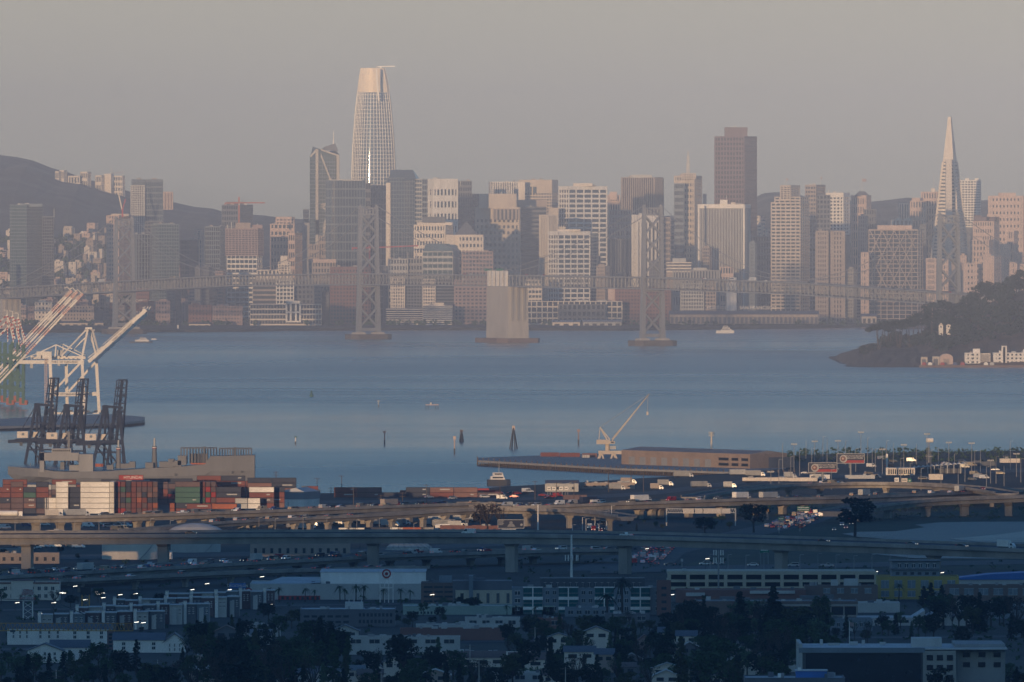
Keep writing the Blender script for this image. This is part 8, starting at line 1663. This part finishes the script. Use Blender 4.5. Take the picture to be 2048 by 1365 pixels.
for px,yt,yb in [(1408,1308,1356),(1645,1312,1372),(1421,1302,1350),(1378,1340,1400),(695,1335,1395),(762,1345,1402),(1131,1335,1396),(958,1318,1385),(940,1290,1340),(462,1290,1330),(112,1340,1400),(315,1320,1350),(575,1330,1370),(1240,1270,1320),(1070,1255,1300)]:
    pole('utility_pole','wooden utility pole among the dark foreground trees',px,yt,yb,.2,cat='pole',group='poles among the foreground trees',c='paleconc',arms=2)
r=pole('flagpole','white flagpole with two hanging flags above the big dark office',1699,1243,1300,.16,c='white',cat='flagpole'); D=hs(0,1300); h=Z(1243,D)-GZ
MB().add([(0,0,h-.2),(1.5,.1,h-.6),(1.6,.05,h-1.9),(0,0,h-1.6)],[(0,1,2,3),(3,2,1,0)]).build('flag',P('rose'),r); MB().add([(0,0,h-2),(1.2,.1,h-2.6),(1.2,.05,h-3.6),(0,0,h-3.2)],[(0,1,2,3),(3,2,1,0)]).build('flag',P('palegrey'),r)
# ================= trees and planting ========================================
tvg = random.Random(91)
def tr(kind, px, yt, yb, label, group=None, leaf='dark', v=None, wide=1.0):
    D = DW(yb, GZ); h = (yb-yt)*D/F
    return plant(kind, (X(px,D), D, GZ-.1), h, label, group, leaf, tvg.randint(0,2) if v is None else v, wide)
# trees that can be told apart
for a in [('conifer',1480,1183,1290,'tall narrow cypress, left of the two big ones before the brown concrete office',None,'dark',0,1.5),('conifer',1547,1172,1300,'tallest cypress standing before the brown concrete office',None,'dark',1,1.45),('broad',1710,990,1074,'big dark tree rising above the middle viaduct at right',None,'dark',2,1.5),('broad',1508,1003,1066,'broad dark tree mass left of the traffic jam',None,'dark',0,1.4),('broad',1410,1034,1074,'dark bushes below the bright gantry',None,'dark',1,1.7),('bare',975,1004,1066,'brownish thin tree, left of the pair on the sunlit ramp',None,'dry',0,1.2),('bare',1003,1006,1066,'brownish thin tree, right of the pair on the sunlit ramp',None,'dry',1,1.2),('broad',960,1006,1062,'brownish round tree at the left of the ramp trees',None,'dry',2,.9),
 ('palm',408,1022,1046,'lone palm beside the sunlit ramp at left',None,'mid',0,1.2),('broad',1058,1232,1282,'round dark tree in front of the white flat roofs',None,'dark',0,1.1),('conifer',800,1268,1340,'wide dark pointed tree right of the shop block',None,'dark',2,2.2),('broad',808,1270,1366,'very dark large tree at the bottom left of centre',None,'dark',1,1.2),('broad',470,1318,1420,'black round tree mass at the bottom edge, left',None,'dark',2,1.6),('conifer',1943,1200,1262,'conifer right of the sawtooth works, left of a pair',None,'dark',0,1.4),('conifer',1960,1196,1268,'conifer right of the sawtooth works, right of a pair',None,'dark',1,1.4),('broad',1330,1270,1345,'large dark tree below the red house',None,'dark',0,1.2),
 ('conifer',1862,1165,1212,'dark pointed tree in front of the yellow building, left of three',None,'dark',0,1.8),('conifer',1848,1172,1214,'dark pointed tree in front of the yellow building, middle of three',None,'dark',1,1.8),('conifer',1884,1170,1214,'dark pointed tree in front of the yellow building, right of three',None,'dark',2,1.8),('palm',1245,1143,1238,'tall palm standing before the teal apartments',None,'dark',1,.9),('palm',1215,1178,1240,'shorter bushy palm left of the tall one before the teal apartments',None,'dark',2,1.4),('palm',1798,1163,1204,'small palm before the yellow building',None,'mid',0,1.2)]: tr(*a)
for i,(px,yt,yb) in enumerate([(540,1172,1205),(558,1171,1206),(610,1171,1205),(628,1175,1206),(680,1166,1205),(712,1164,1206),(727,1165,1207),(690,1172,1207),(766,1172,1206),(802,1172,1210),(820,1176,1206),(1014,1206,1232),(1032,1208,1234),(1072,1208,1236),(1095,1212,1236)]): tr('palm',px,yt,yb,'palm tree in the row before the big store and long low shop','palms by the stores','mid',i%3,1.05)
# belts of dark trees through the town
Z1 = [((0,420),(1204,1230),14,10,'dark street tree between the hotel and the rowhouses','trees by the rowhouses'),((60,320),(1262,1290),7,6,'dark tree behind the white gabled houses','trees by the gabled houses'),((370,620),(1272,1325),34,8,'dark broadleaf tree in the wood left of the shop block','wood left of the shop block'),((0,380),(1338,1410),46,9,'dark tree in the lower left corner wood','wood in the lower left corner'),((380,700),(1325,1410),50,15,'dark tree along the bottom edge at left','wood along the bottom edge, left'),((520,640),(1222,1262),9,10,'dark tree left of the grey low office','trees by the grey office'),((780,900),(1232,1260),8,8,'dark tree between the long low store and the row of windows','trees below the long store'),((880,960),(1215,1240),7,9,'dark tree before the cream building','trees before the cream building'),
 ((1010,1330),(1280,1335),54,8.5,'dark broadleaf tree in the middle wood below the teal apartments','middle wood'),((1080,1330),(1250,1282),12,9,'dark tree just below the teal apartments','trees below the teal apartments'),((1330,1660),(1258,1340),76,12,'dark tree in the wood around the two tall cypresses','wood around the cypresses'),((1340,1600),(1335,1410),30,15,'dark tree along the bottom edge at right of centre','wood along the bottom edge, centre right'),((700,1330),(1350,1410),60,11,'dark tree along the bottom edge in the middle','wood along the bottom edge, middle'),((1640,1860),(1258,1290),14,11,'dark tree between the sawtooth works and the big dark office','trees above the dark office'),((1850,2060),(1250,1300),18,14,'dark tree at the right edge above the big office','trees at the right edge'),((1880,2070),(1360,1430),12,16,'dark tree at the lower right corner','trees at the lower right corner'),
 ((1340,1640),(1160,1185),8,7,'small tree in front of the parking garage','trees by the garage'),((1380,1500),(1195,1215),6,8,'tree left of the brown concrete office','trees left of the concrete office'),((0,200),(1100,1130),6,6,'shaded tree by the depot under the near viaduct','trees by the depot'),((350,400),(1098,1118),3,8,'dark tree by the storage tanks','trees by the tanks'),((1180,1340),(1040,1066),9,6,'dark tree along the slip road loop','trees by the slip road'),((1400,1470),(1040,1072),5,7,'dark tree beside the motorway behind the near viaduct','trees beside the motorway')]
for (a,b_),(y0,y1),n,h,lab,grp in Z1:
    for i in range(n):
        px = a+(b_-a)*(i+tvg.uniform(.0,1.0))/n; yb = tvg.uniform(y0,y1); D = DW(yb,GZ); hh = h*(tvg.uniform(.55,1.1) if 'wood' in grp or 'edge' in grp else tvg.uniform(.38,.75))
        kd = tvg.choices(['broad','conifer','bush','bare'],[.50,.20,.12,.18])[0] if n>8 else 'broad'
        lf = tvg.choices(['dark','mid','olive','pale'],[.52,.28,.12,.08])[0]
        plant(kd, (X(px,D), D, GZ-.1), hh*(1.15 if kd=='conifer' else (.5 if kd=='bush' else 1)), lab, grp, 'dry' if kd=='bare' and i%2 else lf, tvg.randint(0,2), tvg.uniform(.95,1.35) if kd!='conifer' else 1.1)
# low green cover of verges and gardens
cb = MB(); 
for i in range(900):
    px = tvg.uniform(-60,2110); yb = tvg.uniform(1120,1400); D = DW(yb,GZ); 
    clump(cb, tvg, (X(px,D), D, GZ+.6), tvg.uniform(.9,2.0), 9, .55, .6)
for i in range(260):
    px = tvg.uniform(1400,2110); yb = tvg.uniform(1008,1040); D = DW(yb,GZ); clump(cb, tvg, (X(px,D), D, GZ+.3), 2.0, 7, .5, .4)
for i in range(200):
    px = tvg.uniform(1575,2110); yb = tvg.uniform(900,925); D = DW(yb,GZ); clump(cb, tvg, (X(px,D), D, GZ+.5), 3.0, 9, .9, .5)
tag(cb.build('undergrowth', LEAF['mid']), kind='stuff')
# ================= camera ====================================================
cd = bpy.data.cameras.new('camera'); cd.sensor_width = 36; cd.lens = 36*F/2048; cd.clip_start = 1; cd.clip_end = 120000
co = bpy.data.objects.new('camera', cd); col.objects.link(co); co.location = (0,0,H)
co.rotation_euler = (math.pi/2 - math.atan((682.5-YH)/F), 0, 0)
sc.camera = co
sc.view_settings.view_transform = 'Standard'; sc.view_settings.look = 'None'; sc.view_settings.exposure = 0.26; sc.view_settings.gamma = 1.0
cy = sc.cycles; cy.volume_bounces = 1; cy.max_bounces = 6; cy.use_denoising = True
